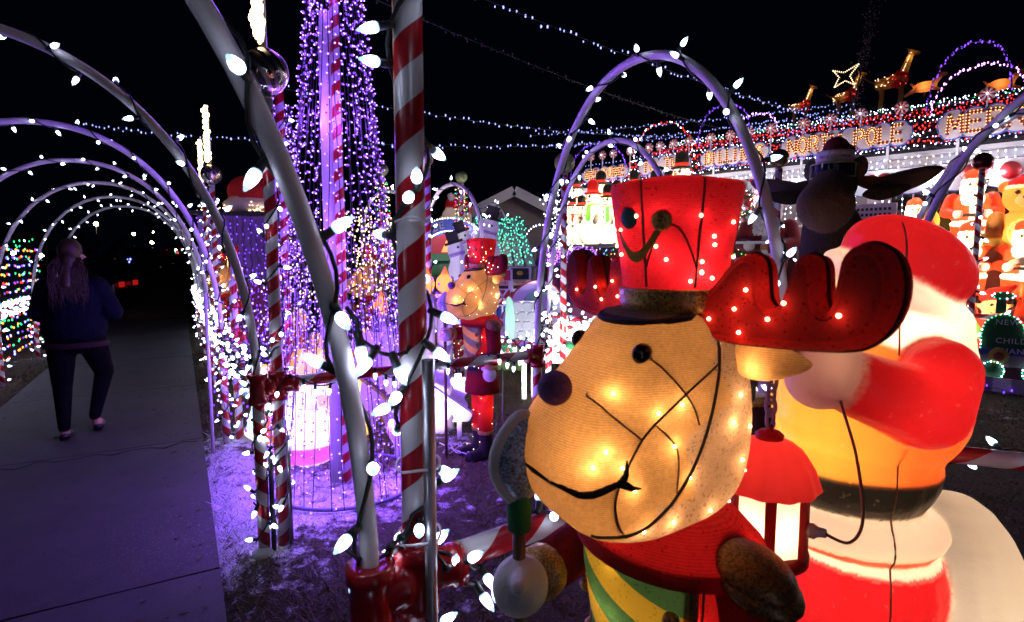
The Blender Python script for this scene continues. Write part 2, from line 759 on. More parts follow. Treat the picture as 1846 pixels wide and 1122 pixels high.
def ground_h(x, y):
    q = N.x * x + N.y * y
    s = D.x * x + D.y * y
    h = 0.010 + 0.012 * math.sin(x * 2.1 + y * 1.3) * math.sin(y * 2.7 - x * 0.6) + 0.008 * math.sin(x * 6.1) * math.cos(y * 5.3)
    if -1.72 < q < 0.14:
        e = min(q + 1.72, 0.14 - q)
        h -= min(0.09, e * 1.6)
    return h


b = MB()
gx = [-260, -120, -60, -30, -18] + [-12 + 0.14 * i for i in range(150)] + [12, 18, 30, 60, 120, 260]
gy = [-60, -25, -10, -4] + [-1.5 + 0.13 * i for i in range(100)] + [13, 16, 20, 28, 40, 70, 140, 320]
vs = [(x, y, ground_h(x, y) if abs(x) < 30 and -5 < y < 30 else 0.0) for y in gy for x in gx]
nx = len(gx)
b.add(vs, [(j * nx + i, j * nx + i + 1, (j + 1) * nx + i + 1, (j + 1) * nx + i) for j in range(len(gy) - 1) for i in range(nx - 1)])
b.build('lawn_ground', mt_lawn, kind='structure')

# dead winter grass standing up through the snow
m, nt, out = new_mat('grass_blades')
p = nd(nt, 'BsdfPrincipled')
c = mix_c(nt, ramp(nt, noise(nt, 3.0, 5, rough=0.8), 0.35, 0.7), (0.075, 0.068, 0.028), (0.24, 0.165, 0.085))
sm = math_n(nt, 'MULTIPLY', snow_mask(nt), 0.72)
nt.links.new(mix_c(nt, sm, c, (0.72, 0.74, 0.8)), p.inputs['Base Color'])
p.inputs['Roughness'].default_value = 0.85
nt.links.new(p.outputs[0], out.inputs[0])
mt_blade = m
rg = np.random.RandomState(5)
npts = 150000
yy = 0.6 + (rg.rand(npts) ** 1.7) * 8.5
xx = (rg.rand(npts) * 2 - 1) * (yy * 1.02 + 0.5)
q = N.x * xx + N.y * yy
keep = ((q > 0.065) | (q < -1.66)) & ((xx * 0.724 + yy * 0.69) < HK * 8.0)
xx, yy = xx[keep], yy[keep]
k = len(xx)
hh = 0.020 + 0.042 * rg.rand(k) ** 1.5
hh *= 0.75 + 0.5 * np.sin(xx * 2.3 + yy) * np.cos(yy * 3.1)
hh = np.clip(hh, 0.010, 0.08)
an = rg.rand(k) * 2 * PI
ln = 0.6 + rg.rand(k) * 1.3
an2 = rg.rand(k) * 2 * PI
wd = 0.0020 + 0.0016 * rg.rand(k) + yy * 0.00045
z0 = np.array([ground_h(a, c_) for a, c_ in zip(xx, yy)]) - 0.004
A = np.stack([xx - wd * np.cos(an), yy - wd * np.sin(an), z0], 1)
B = np.stack([xx + wd * np.cos(an), yy + wd * np.sin(an), z0], 1)
Cc = np.stack([xx + hh * ln * np.cos(an2), yy + hh * ln * np.sin(an2), z0 + hh], 1)
vs = np.stack([A, B, Cc], 1).reshape(-1, 3)
me = bpy.data.meshes.new('grass')
me.vertices.add(3 * k); me.vertices.foreach_set('co', vs.astype('f').ravel())
me.loops.add(3 * k); me.loops.foreach_set('vertex_index', np.arange(3 * k, dtype='i'))
me.polygons.add(k); me.polygons.foreach_set('loop_start', np.arange(k, dtype='i') * 3)
me.polygons.foreach_set('loop_total', np.full(k, 3, dtype='i'))
me.materials.append(mt_blade)
me.update(calc_edges=True)
o = obj('grass', me, kind='stuff')
o['label'] = 'short dead brown grass dusted with snow beside the walkway'
o['category'] = 'grass'

# walkway: cast slabs with open joints
m, nt, out = new_mat('concrete')
p = nd(nt, 'BsdfPrincipled')
c = mix_c(nt, ramp(nt, noise(nt, 1.1, 8, rough=0.72), 0.32, 0.68), (0.034, 0.032, 0.034), (0.066, 0.063, 0.066))
c = mix_c(nt, math_n(nt, 'MULTIPLY', ramp(nt, noise(nt, 60, 3), 0.6, 0.72), 0.45), c, (0.016, 0.015, 0.015))
g = nd(nt, 'NewGeometry')
vm = nd(nt, 'VectorMath', operation='DISTANCE'); nt.links.new(g.outputs['Position'], vm.inputs[0]); vm.inputs[1].default_value = (-1.75, 3.05, 0.02)
frost = math_n(nt, 'ADD', ramp(nt, vm.outputs['Value'], 0.7, 0.0), ramp(nt, noise(nt, 1.2, 2), 0.52, 0.85))
fleck = ramp(nt, noise(nt, 85, 4, rough=0.8), 0.60, 0.70)
fleck = math_n(nt, 'MULTIPLY', fleck, frost, True)
c = mix_c(nt, math_n(nt, 'MULTIPLY', fleck, 0.8), c, (0.75, 0.76, 0.8))
nt.links.new(c, p.inputs['Base Color'])
p.inputs['Roughness'].default_value = 0.72
nt.links.new(bump(nt, noise(nt, 130, 5), 0.5, 0.003), p.inputs['Normal'])
nt.links.new(p.outputs[0], out.inputs[0])
mt_conc = m
mt_soil = solid('joint_dirt', (0.02, 0.018, 0.015), 0.95)
b = MB()
L0, L1 = -2.6, 60
ang = math.atan2(D.y, D.x)
b.box(PP((L0 + L1) / 2, -0.77, -0.03), (L1 - L0, 1.70, 0.05), rz=ang)
path = b.build('walkway', mt_soil, kind='structure')
s = -1.62
i = 0
while s < 40:
    b = MB()
    ln = 2.33
    g_ = 0.008
    # uneven sawn joint edges, top face slightly crowned
    e0 = [(s + g_ + 0.006 * R.random(), -1.64 + 1.74 * t / 8) for t in range(9)]
    e1 = [(s + ln - g_ - 0.006 * R.random(), -1.64 + 1.74 * t / 8) for t in range(9)]
    tilt = R.uniform(-0.003, 0.003)
    top = [PP(a, c_, 0.02 + tilt) for a, c_ in e0] + [PP(a, c_, 0.02 - tilt) for a, c_ in reversed(e1)]
    bot = [V((v_.x, v_.y, -0.006)) for v_ in top]
    n_ = len(top)
    b.add(top + bot, [tuple(range(n_))[::-1]] + [(j, (j + 1) % n_, n_ + (j + 1) % n_, n_ + j) for j in range(n_)], smooth=False)
    b.build('slab', mt_conc, path)
    s += ln
    i += 1
# a fine crack that wanders across one slab
pts = [PP(5.28 + 0.05 * math.sin(t * 2.3) + R.uniform(-0.02, 0.02), 0.06 - 0.115 * t, 0.0225) for t in range(15)]
MB().tube(pts, [0.0045 * R.uniform(0.5, 1.4) for _ in pts], 5).build('crack', mt_soil, path)
# the crossing pavement and the road far down the walkway
mt_asph = solid('asphalt', (0.05, 0.05, 0.052), 0.85, nscale=3, bmp=0.4, bscale=90)
b = MB(); b.box(PP(26, -8, 0.012), (9, 140, 0.02), rz=ang)
b.build('road', mt_asph, kind='structure')

# ------------------------------------------------------------------ decorated house
mt_siding = solid('beige_siding', (0.42, 0.36, 0.30), 0.6, vary=0.15)
mt_trim = solid('white_trim', (0.72, 0.70, 0.68), 0.45, vary=0.1)
mt_shingle = solid('dark_shingle', (0.035, 0.033, 0.036), 0.9, nscale=9, bmp=0.6, bscale=60)
mt_glass, nt, out = new_mat('window_glass')
p = nd(nt, 'BsdfPrincipled'); p.inputs['Base Color'].default_value = (0.012, 0.013, 0.016, 1); p.inputs['Roughness'].default_value = 0.06
nt.links.new(p.outputs[0], out.inputs[0])

house = thing('house', 'long beige house with white eaves behind the rows of roof lights', 'house', HQ(0, 0, 0))
HR = house.location.copy()


def hl(a, b_, z):
    return HQ(a, b_, z) - HR


def hslab(mb, a0, a1, b0, b1, z0, z1, mi=0):
    P = [hl(a, bb, z) for z in (z0, z1) for bb in (b0, b1) for a in (a0, a1)]
    mb.add(P, [(0, 2, 3, 1), (4, 5, 7, 6), (0, 1, 5, 4), (2, 6, 7, 3), (0, 4, 6, 2), (1, 3, 7, 5)], mi, False)


A0, A1 = -3.2, 6.35
ZE = HZ(2.62)
WB = 0.42
b = MB()
hslab(b, A0 + .3, A1 - .3, WB, 6.6, 0, ZE)
b.build('wall', mt_siding, house)
# lap siding boards on the front, each one its own
zz = 0.15
while zz < ZE - 0.3:
    for (s0, s1) in ((A0 + .3, -0.62), (1.52, 4.0), (4.75, A1 - .3)):
        b = MB(); P = [hl(s0, WB - .004, zz), hl(s1, WB - .004, zz), hl(s1, WB - .018, zz), hl(s0, WB - .018, zz),
                       hl(s0, WB - .004, zz + .19), hl(s1, WB - .004, zz + .19), hl(s1, WB - .007, zz + .19), hl(s0, WB - .007, zz + .19)]
        b.add(P, [(0, 1, 2, 3), (4, 7, 6, 5), (3, 2, 6, 7), (0, 4, 5, 1), (0, 3, 7, 4), (1, 5, 6, 2)], 0, False)
        b.build('plank', mt_siding, house)
    zz += 0.2
# windows
for (w0, w1, z0, z1) in ((-0.5, 0.55, 1.25, 2.42), (0.6, 1.4, 1.25, 2.42), (4.1, 4.65, 1.2, 2.35)):
    b = MB()
    z0, z1 = HZ(z0), HZ(z1)
    t = 0.06
    hslab(b, w0, w0 + t, WB - .06, WB - .001, z0, z1); hslab(b, w1 - t, w1, WB - .06, WB - .001, z0, z1)
    hslab(b, w0 + t, w1 - t, WB - .058, WB - .001, z0, z0 + .1); hslab(b, w0 + t, w1 - t, WB - .058, WB - .001, z1 - .1, z1)
    wf = b.build('window', mt_trim, house)
    b = MB(); hslab(b, w0 + t, w1 - t, WB - .02, WB - .0015, z0 + .1, z1 - .1)
    b.build('pane', mt_glass, wf)
    b = MB()
    for kx in (1, 2):
        a = w0 + t + (w1 - w0 - 2 * t) * kx / 3
        hslab(b, a - .008, a + .008, WB - .032, WB - .021, z0 + .1, z1 - .1)
    hslab(b, w0 + t, w1 - t, WB - .034, WB - .021, (z0 + z1) / 2 - .012, (z0 + z1) / 2 + .012)
    b.build('muntin', mt_trim, wf)
# eave: soffit, fascia, gutter lip
b = MB(); hslab(b, A0, A1, 0.02, WB - .002, ZE - .03, ZE - .004); b.build('soffit', mt_trim, house)
b = MB(); hslab(b, A0, A1, -0.004, 0.016, ZE - .03, HZ(2.735)); hslab(b, A0, A1, -0.05, -0.006, HZ(2.69), HZ(2.745))
b.build('fascia', mt_trim, house)
# roof: courses of shingles as stepped boards
ZR = 4.02
roof = MB()
hslab(roof, A0, A1, 3.49, 3.51, HZ(ZR) - .3, HZ(ZR) - .02)
P = [hl(A0, -.03, HZ(2.75)), hl(A1, -.03, HZ(2.75)), hl(A1, 3.5, HZ(ZR)), hl(A0, 3.5, HZ(ZR)), hl(A0, 7.03, HZ(2.75)), hl(A1, 7.03, HZ(2.75))]
roof.add(P, [(0, 3, 2, 1), (3, 4, 5, 2), (0, 4, 3), (1, 2, 5)], 0, False)
rf = roof.build('roof', mt_shingle, house)
nc = 18
for i in range(nc):
    t0, t1 = i / nc, (i + 1) / nc
    b = MB()
    def rp(a, t, up):
        return hl(a, -.03 + 3.53 * t, HZ(2.75) + (HZ(ZR) - HZ(2.75)) * t + up)
    b.add([rp(A0, t0, .035), rp(A1, t0, .035), rp(A1, t1, .012), rp(A0, t1, .012), rp(A0, t0, .002), rp(A1, t0, .002), rp(A1, t1, .002), rp(A0, t1, .002)],
          [(0, 3, 2, 1), (0, 1, 5, 4), (0, 4, 7, 3), (1, 2, 6, 5)], 0, False)
    b.build('shingle', mt_shingle, rf)
# porch posts and scalloped candy board under the eave
for a in (1.45, 4.0):
    b = MB(); hslab(b, a - .07, a + .07, 0.06, 0.24, 0, ZE - .035); b.build('column', mt_trim, house)
b = MB(); hslab(b, A0, A1, -0.35, WB - .03, 0.0, 0.22); b.build('porch_floor', solid('porch_boards', (0.16, 0.11, 0.085), 0.7), house)


def scallop(a0, a1, z_top, depth, n):
    o_ = []
    wdt = (a1 - a0) * HK
    o_ += [(0, 0)]
    for i in range(n):
        x0 = wdt * i / n; x1 = wdt * (i + 1) / n
        for j in range(9):
            q = PI * j / 8
            o_.append(((x0 + x1) / 2 - (x1 - x0) / 2 * math.cos(q), -depth * 0.62 - depth * 0.38 * math.sin(q)))
    o_ += [(wdt, 0)]
    return o_


mt_bluepaint = solid('blue_outline_paint', (0.07, 0.13, 0.5), 0.5)
mt_redpaint = solid('red_paint', (0.42, 0.015, 0.02), 0.45)
mt_cream = solid('cream_board', (0.80, 0.72, 0.66), 0.5, vary=0.12)
sb = thing('scalloped_board', 'long white scalloped board with red sweets hanging below the eave', 'board', HQ(4.75, -.09, ZE - .06))
X = face_mat(V((0, 0, 0)), -FD)
zs = 0
MB().slab(scallop(-0.9, 4.75, 0, 0.38, 13), 0.02, 0, X=X).build('board', mt_white, sb)
ol = scallop(-0.9, 4.75, 0, 0.38, 13)[1:-1]
MB().tube([X @ V((x, -0.013, z)) for x, z in ol], 0.009, 6).build('outline', mt_bluepaint, sb)
for i in range(30):
    x = 0.12 + i * 0.234 + R.uniform(-.05, .05)
    r_ = (0.115, 0.055, 0.085, 0.05, 0.115, 0.075)[i % 6]
    z = -0.15 + R.uniform(-.06, .06) * (1.2 - r_ * 6)
    b = MB(); b.lathe([(0, .008), (r_, .008), (r_, -.0)], 18, X=X @ M.Translation((x, -.0115, z)) @ M.Rotation(PI / 2, 4, 'X'))
    b.build('sweet', mt_redpaint, sb)
    if r_ < .055:
        b = MB(); b.lathe([(0, .004), (r_ * .5, .004), (r_ * .5, 0)], 12, X=X @ M.Translation((x, -.021, z)) @ M.Rotation(PI / 2, 4, 'X'))
        b.build('sweet_middle', mt_white, sb)

# ------------------------------------------------------------------ neighbour's gable, sheds and play houses
mt_brown = solid('brown_grey_siding', (0.34, 0.28, 0.27), 0.7, vary=0.15)
nb = thing('neighbour_house', 'brown gabled house standing in the dark behind the green roof', 'house', PX(927, 347, 15) * V((1, 1, 0)) if False else (PX(927, 347, 15).x, 15, 0))
apex = PX(927, 347, 15).z
hw = 3.4
ez = apex - hw * 0.5
b = MB()
b.add([(-hw, 0, 0), (hw, 0, 0), (hw, 0, ez), (0, 0, apex - .12), (-hw, 0, ez), (-hw, 9, 0), (hw, 9, 0), (hw, 9, ez), (0, 9, apex - .12), (-hw, 9, ez)],
      [(0, 1, 2, 3, 4), (5, 9, 8, 7, 6), (1, 6, 7, 2), (0, 4, 9, 5)], 0, False)
b.build('wall', mt_brown, nb)
zz = 0.1
while zz < apex - .3:
    half = hw if zz < ez else max(0.05, (apex - .14 - zz) / 0.5)
    b = MB(); b.box((0, -.02, zz + .1), (half * 2 - .1, .03, .185), rx=0.06)
    b.build('plank', mt_brown, nb)
    zz += .2
for s_ in (-1, 1):
    b = MB()
    L_ = math.hypot(hw + .45, (hw + .45) * .5)
    b.box((s_ * (hw + .45) / 2, 4.3, apex - (hw + .45) * .25), (L_, 9.8, .12), ry=s_ * math.atan(.5))
    r_ = b.build('roof', mt_shingle, nb)
    b = MB(); b.box((s_ * (hw + .45) / 2, -.64, apex - (hw + .45) * .25 - .03), (L_, .05, .24), ry=s_ * math.atan(.5))
    b.build('bargeboard', mt_trim, nb)
b = MB(); b.box((1.1, -.06, apex - 2.35), (.9, .06, .7)); wn = b.build('window', mt_trim, nb)
b = MB(); b.box((1.1, -.095, apex - 2.35), (.74, .01, .54)); b.build('pane', solid('pale_blind', (.45, .44, .45), .5), wn)  # pale grey pane


def playhouse(u0, u1, v_top, v_eave, v_base, Y, wall_m, roof_m, name, label, led, planks=7, depth=1.6, inset=0.22):
    p0, p1 = PX(u0, v_base, Y), PX(u1, v_base, Y)
    ze, zt = PX(u0, v_eave, Y).z, PX(u0, v_top, Y + depth * .5).z
    wd = p1.x - p0.x
    t = thing(name, label, 'playhouse', ((p0.x + p1.x) / 2, Y, 0))
    b = MB(); b.box((0, depth / 2, ze / 2), (wd, depth, ze)); b.build('wall', wall_m, t)
    b = MB()
    h = wd / 2 + .12
    i_ = inset * wd
    P = [(-h, -.14, ze + .005), (h, -.14, ze + .005), (h - i_, depth / 2, zt), (-h + i_, depth / 2, zt), (-h, depth + .14, ze + .005), (h, depth + .14, ze + .005)]
    b.add(P, [(0, 1, 2, 3), (3, 2, 5, 4), (0, 3, 4), (1, 5, 2), (0, 4, 5, 1)], 0, False)
    rf = b.build('roof', roof_m, t)
    for i in range(planks):
        a0, a1 = -h + 2 * h * i / planks + .012, -h + 2 * h * (i + 1) / planks - .012
        c0, c1 = a0 * (h - i_) / h, a1 * (h - i_) / h
        P = [V((a0, -.14, ze + .01)), V((a1, -.14, ze + .01)), V((c1, depth / 2, zt + .006)), V((c0, depth / 2, zt + .006))]
        up = V((0, -.018, .02))
        MB().add(P + [q + up for q in P], [(4, 5, 6, 7), (0, 1, 5, 4), (1, 2, 6, 5), (2, 3, 7, 6), (3, 0, 4, 7)], 0, False).build('plank', roof_m, rf)
    # net of lights pinned to the roof slope
    nl = thing('net_light', label.split(' with ')[0].replace('wooden ', '') + ' roof net of glowing lights', 'net light', ((p0.x + p1.x) / 2, Y, 0))
    wb, lb = MB(), MB()
    def rp(a, q):
        x0 = -h + 2 * h * a
        return V((x0 * (1 - q * i_ / h), -.14 + (depth / 2 + .14) * q - .03, ze + .01 + (zt - ze) * q + .035))
    rows = 9
    for r_i in range(rows):
        pts = [rp(a / 20, (r_i + .5 * abs(math.sin(a * 1.3)) + .2) / rows) for a in range(1, 20)]
        wb.tube(pts, .0035, 4, caps=False)
        for q_ in pts:
            for _ in range(2):
                c_ = q_ + V((R.uniform(-.03, .03), R.uniform(-.03, 0), R.uniform(-.02, .03)))
                lb.ball(c_, (.008, .008, .011), 5, 4)
    wb.build('wire', mt_wire, nl)
    lb.build('bulbs', led, nl, kind='stuff')
    return t


mt_greenwall = solid('green_painted_wall', (0.16, 0.30, 0.05), 0.6)
mt_greyplank = solid('grey_roof_plank', (0.24, 0.27, 0.34), 0.7)
mt_purpwall = solid('magenta_painted_wall', (0.42, 0.07, 0.22), 0.6)
mt_purproof = solid('purple_roof_plank', (0.20, 0.10, 0.42), 0.6)
gh = playhouse(842, 950, 398, 484, 640, 7.6, mt_greenwall, mt_greyplank, 'playhouse', 'green wooden playhouse with grey plank roof behind nutcracker cutouts', mt_teal, inset=.2)
ph = playhouse(985, 1075, 452, 482, 640, 8.1, mt_purpwall, mt_purproof, 'playhouse', 'magenta wooden playhouse with purple plank roof next to the snowman shelf', mt_violet_net, planks=6, inset=.12)
# edging of red mini lights along the ridge and right hip of the green roof
mt_darkteal = solid('dark_teal_hip', (0.02, 0.09, 0.11), 0.6)
# ------------------------------------------------------------------ strings of lights
def bulb_mesh(name, led, n=10, full=True):
    b = MB()
    if full:
        prof = [(.0075, 0), (.0098, .005), (.0110, .011), (.0106, .018), (.0086, .027), (.0055, .036), (.0024, .043), (0, .0450)]
        b.lathe(prof[:2], n, 2); b.f.pop(); b.mi.pop(); b.sm.pop()
        b.lathe(prof[1:6], n, 1)
        b.lathe(prof[5:], n, 2)
        b.lathe([(0, -.030), (.0066, -.030), (.0084, -.024), (.0084, .001), (0, .002)], n, 0)
    else:
        b.lathe([(.006, 0), (.0105, .010), (.009, .024), (0, .042)], 5, 1)
        b.lathe([(.006, -.02), (.008, 0)], 4, 0)
    return b, b.mesh(name, [mt_wire, led, mt_led_edge])


C9B, C9 = bulb_mesh('c9_bulb', mt_led)
C9L, _ = bulb_mesh('c9_bulb_small', mt_led, full=False)


def resample(pts, step):
    pts = [V(p) for p in pts]
    out_, acc, nxt = [], 0.0, 0.0
    for a, b in zip(pts, pts[1:]):
        L = (b - a).length
        while nxt <= acc + L:
            out_.append(a.lerp(b, (nxt - acc) / L if L else 0))
            nxt += step
        acc += L
    return out_


def tangents(pts):
    k = len(pts)
    return [(pts[min(i + 1, k - 1)] - pts[max(i - 1, 0)]).normalized() for i in range(k)]


def c9_string(pts, rad, label, group=None, spacing=0.12, pitch=0.3, indiv=True, scale=1.0, hang=0.0, spin=0.0, wire_r=0.0044, led=None, cat='light string', name='light_string', extra=None):
    """a wire wound round a pipe with big faceted bulbs standing off it"""
    step = min(0.03, pitch / 9)
    P = resample(pts, step)
    T = tangents(P)
    org = P[0]
    root = thing(name, label, cat, org, group=group)
    wire, up = [], None
    fr = []
    for i, (p, t) in enumerate(zip(P, T)):
        if up is None:
            up = t.orthogonal().normalized()
        x = (up - t * up.dot(t)).normalized(); y = t.cross(x); up = x
        q = 2 * PI * i * step / pitch + spin + 0.35 * math.sin(i * 0.37 + spin)
        rr = rad + wire_r + 0.002 + 0.003 * abs(math.sin(i * .23 + spin))
        wire.append(p + (x * math.cos(q) + y * math.sin(q)) * rr - org)
        fr.append((x, y, t, q))
    wb = MB(); wb.tube(wire, wire_r, 5, caps=False)
    wb.build('wire', mt_wire, root)
    jb = MB()
    nb_ = int(len(P) * step / spacing)
    for b_i in range(nb_):
        i = min(len(P) - 1, int((b_i + .5 + R.uniform(-.3, .3)) * spacing / step))
        x, y, t, q = fr[i]
        q2 = q + R.uniform(-.9, .9)
        d = (x * math.cos(q2) + y * math.sin(q2)) + t * R.uniform(-.9, .9)
        if hang:
            d = d * (1 - hang) + V((R.uniform(-.15, .15), R.uniform(-.15, .15), -1)) * hang
        d.normalize()
        X = frame_to(wire[i] + d * 0.022 * scale, d, R.random() * 6) @ M.Scale(scale, 4)
        if indiv:
            obj('bulb', C9 if led is None else led, root, mat=X)
        else:
            jb.v_off = len(jb.v)
            src = C9L
            jb.v += [tuple(X @ V(v_)) for v_ in src.v]
            jb.f += [tuple(k + jb.v_off for k in f) for f in src.f]
            jb.mi += src.mi; jb.sm += src.sm
    if not indiv:
        jb.build('bulbs', [mt_wire, mt_led if led is None else led], root, kind='stuff')
    return root


def mini_string(pts, label, led, group=None, spacing=0.08, size=0.011, wire=True, jitter=0.02, cat='light string', wire_r=0.003, name='light_string', drop=0.0, parent=None, wmat=None, lit=None):
    """thin wire with small lamps; many, so they are one piece"""
    P = resample(pts, spacing)
    org = V(P[0]) if parent is None else V((0, 0, 0))
    root = thing(name, label, cat, org, group=group) if parent is None else parent
    if wire:
        MB().tube([V(p) - org for p in pts], wire_r, 4, caps=False).build('wire', wmat or mt_blackwire, root)
    leds = led if isinstance(led, list) else [led]
    lb = MB()
    for i, p in enumerate(P):
        c = p - org + V((R.uniform(-1, 1), R.uniform(-1, 1), R.uniform(-1, 1) - drop)) * jitter
        if lit is not None and R.random() > lit:
            continue
        sz = size * R.uniform(.75, 1.25)
        lb.ball(c, (sz * .75, sz * .75, sz * 1.25), 5, 4, mi=R.randrange(len(leds)))
    lb.build('bulbs', leds, root, kind='stuff')
    return root


ORD = ['nearest', 'second', 'third', 'fourth', 'fifth', 'sixth', 'seventh', 'eighth', 'ninth', 'tenth']

# ------------------------------------------------------------------ candy striped posts, arches and rails
def stripe_pole(parent, p, h, r, mat, name='pole', z0=0.0):
    b = MB(); b.lathe([(0, 0), (r, 0), (r, h), (0, h)], 24)
    return b.build(name, mat, parent, loc=V((p[0], p[1], z0)))


def fitting(parent, p, z, arms, r=0.043, name='fitting', h=0.15):
    """moulded pipe tee: a sleeve with collars and stubs along each arm"""
    b = MB()
    b.lathe([(r - .008, -h / 2), (r + .006, -h / 2), (r + .006, -h / 2 + .03), (r, -h / 2 + .036), (r, h / 2 - .036), (r + .006, h / 2 - .03), (r + .006, h / 2), (r - .008, h / 2)], 22)
    for d, L in arms:
        d = V(d).normalized()
        X = frame_to(V((0, 0, 0)), d)
        b.lathe([(r * .96, 0), (r * .96, L - .03), (r + .005, L - .026), (r + .005, L), (r - .012, L)], 20, X=X)
    return b.build(name, mt_red, parent, loc=V((p[0], p[1], z)))


mt_ballmat, nt, out = new_mat('mirror_ball_glass')
tc = nd(nt, 'TexCoord')
wv = nd(nt, 'TexWave'); wv.bands_direction = 'DIAGONAL'; wv.inputs['Scale'].default_value = 9; wv.inputs['Distortion'].default_value = 2.5; wv.inputs['Detail'].default_value = 1
nt.links.new(tc.outputs['Object'], wv.inputs['Vector'])
p = nd(nt, 'BsdfPrincipled'); p.inputs['Metallic'].default_value = 0.95; p.inputs['Base Color'].default_value = (.72, .68, .66, 1)
st = math_n(nt, 'GREATER_THAN', wv.outputs['Fac'], .55)
nt.links.new(mix_c(nt, st, (.75, .7, .68), (.42, .36, .33)), p.inputs['Base Color'])
nt.links.new(math_n(nt, 'ADD', math_n(nt, 'MULTIPLY', st, .3), .06), p.inputs['Roughness'])
nt.links.new(p.outputs[0], out.inputs[0])
mt_goldball = solid('tarnished_gold_ball', (.32, .22, .13), .3, .85, vary=.4, nscale=14)
mt_maroonball = solid('maroon_ball', (.16, .015, .02), .22, .5, vary=.4, nscale=14)
mt_greenball = glitter_mat('green_glitter_ball', (.32, .42, .16), .6)


def top_ball(p, z, r, mat, label, group='balls on the striped posts'):
    t = thing('ball_ornament', label, 'ball', (p[0], p[1], z), group=group)
    b = MB(); b.ball((0, 0, 0), r, 26, 18); b.build('ball', mat, t)
    b = MB(); b.lathe([(0, -r - .03), (.03, -r - .03), (.036, -r - .005), (.02, -r + .006)], 14); b.build('cap', mt_steel, t)
    return t


def zip_tie(parent, p, z, r):
    b = MB(); b.tube([V((math.cos(2 * PI * i / 18) * r, math.sin(2 * PI * i / 18) * r * 1.2, .004 * math.sin(i))) for i in range(18)], .0028, 5, closed=True)
    b.build('cable_tie', mt_white, parent, loc=V((p[0], p[1], z)))


def arch_pts(p0, p1, z0, za, n=60, ex=0.92):
    p0, p1 = V((p0[0], p0[1], 0)), V((p1[0], p1[1], 0))
    c = (p0 + p1) / 2; hv = (p1 - p0) / 2
    res = []
    for i in range(n + 1):
        q = PI * i / n
        cx = math.copysign(abs(math.cos(q)) ** 0.95, math.cos(q))
        res.append(c - hv * cx + V((0, 0, z0 + (za - z0) * math.sin(q) ** ex)))
    return res


def pipe_arch(p0, p1, z0, za, label, group, r=0.021):
    P = arch_pts(p0, p1, z0, za)
    o_ = V(P[0])
    t = thing('pipe_arch', label, 'arch', o_, group=group)
    MB().tube([p - o_ for p in P], r, 16).build('pipe', mt_pvc, t)
    return P


RAIL_Z = 0.895
right_S = [(1.04, .290, .398), (3.08, .31, .41), (5.17, .27, .37), (7.2, .26, .35), (9.25, .26, .35), (11.3, .26, .35), (13.3, .26, .35), (-1.0, .30, .40), (-3.05, .30, .40)]  # last two sets unseen behind the camera, added to light the near fronts
PN = ORD[:7] + ['eighth', 'ninth']
posts_right = []
for i, (s, ca, ct) in enumerate(right_S):
    pa, pt = PP(s, ca), PP(s + .04, ct)
    near = i < 3
    t = thing('candy_post', '%s red and white striped double post along the right edge of the walkway' % ORD[i], 'striped post', (pa.x, pa.y, 0), group='striped posts along the walkway')
    rel = pt - pa
    th = 2.34 if i in (0, 1, 3, 4, 7) else 1.35
    stripe_pole(t, rel, th, .0285 if i == 0 else .031, mt_candyR, 'tall_pole')
    stripe_pole(t, (0, 0), RAIL_Z - .04, .030, mt_candyL if i else mt_candyR, 'short_pole')
    fitting(t, (0, 0), RAIL_Z - .01, [(rel, rel.length - .03)], .041, 'socket')
    fitting(t, rel, RAIL_Z - .01, [(N, .10)] if i < 2 else [(N, .08)], .041, 'tee')
    if i == 0:
        b = MB(); b.lathe([(.0, 0), (.0125, 0), (.0125, 1.35), (.0105, 1.35), (.0105, 1.3), (0, 1.3)], 14)
        b.build('steel_stake', mt_steel, t, loc=V((rel.x + .036, rel.y - .040, 0)))
        zip_tie(t, rel + V((.008, -.008, 0)), 1.13, .044); zip_tie(t, rel + V((.008, -.008, 0)), .98, .044); zip_tie(t, rel, 1.62, .034)
    if i == 1:
        b = MB(); b.lathe([(0, 0), (.011, 0), (.011, .62), (0, .62)], 10); b.build('steel_stake', mt_steel, t, loc=V((rel.x + .045, rel.y - .01, 0)))
        b = MB(); b.lathe([(0, 0), (.012, 0), (.012, .55), (0, .55)], 10); b.build('iron_stake', mt_dark, t, loc=V((.045, .01, 0)))
        b = MB(); b.ball((.0, -.02, .01), (.06, .055, .05), 12, 8); b.build('sandbag_foot', solid('grey_cloth', (.5, .5, .52), .9), t)
        zip_tie(t, rel, 1.12, .034)
    if i in (1, 3, 4):
        b = MB(); b.lathe([(0, 0), (.014, 0), (.014, .62), (0, .62)], 10); b.build('conduit', mt_steel, t, loc=V((rel.x, rel.y, 2.56)))
    posts_right.append((t, pa, pt, th))

left_S = [1.04, 3.1, 5.17, 6.9, 8.75, 10.75, 12.7, -1.0, -3.05]  # last two unseen, added with the lit arches behind the camera
posts_left = []
for i, s in enumerate(left_S):
    pa = PP(s, -1.88)
    t = thing('candy_post', '%s short striped post along the left edge of the walkway' % ORD[i], 'striped post', pa, group='striped posts along the walkway')
    stripe_pole(t, (0, 0), RAIL_Z - .04, .030, mt_candyL)
    fitting(t, (0, 0), RAIL_Z - .01, [(D, .08)], .041, 'socket')
    posts_left.append(pa)

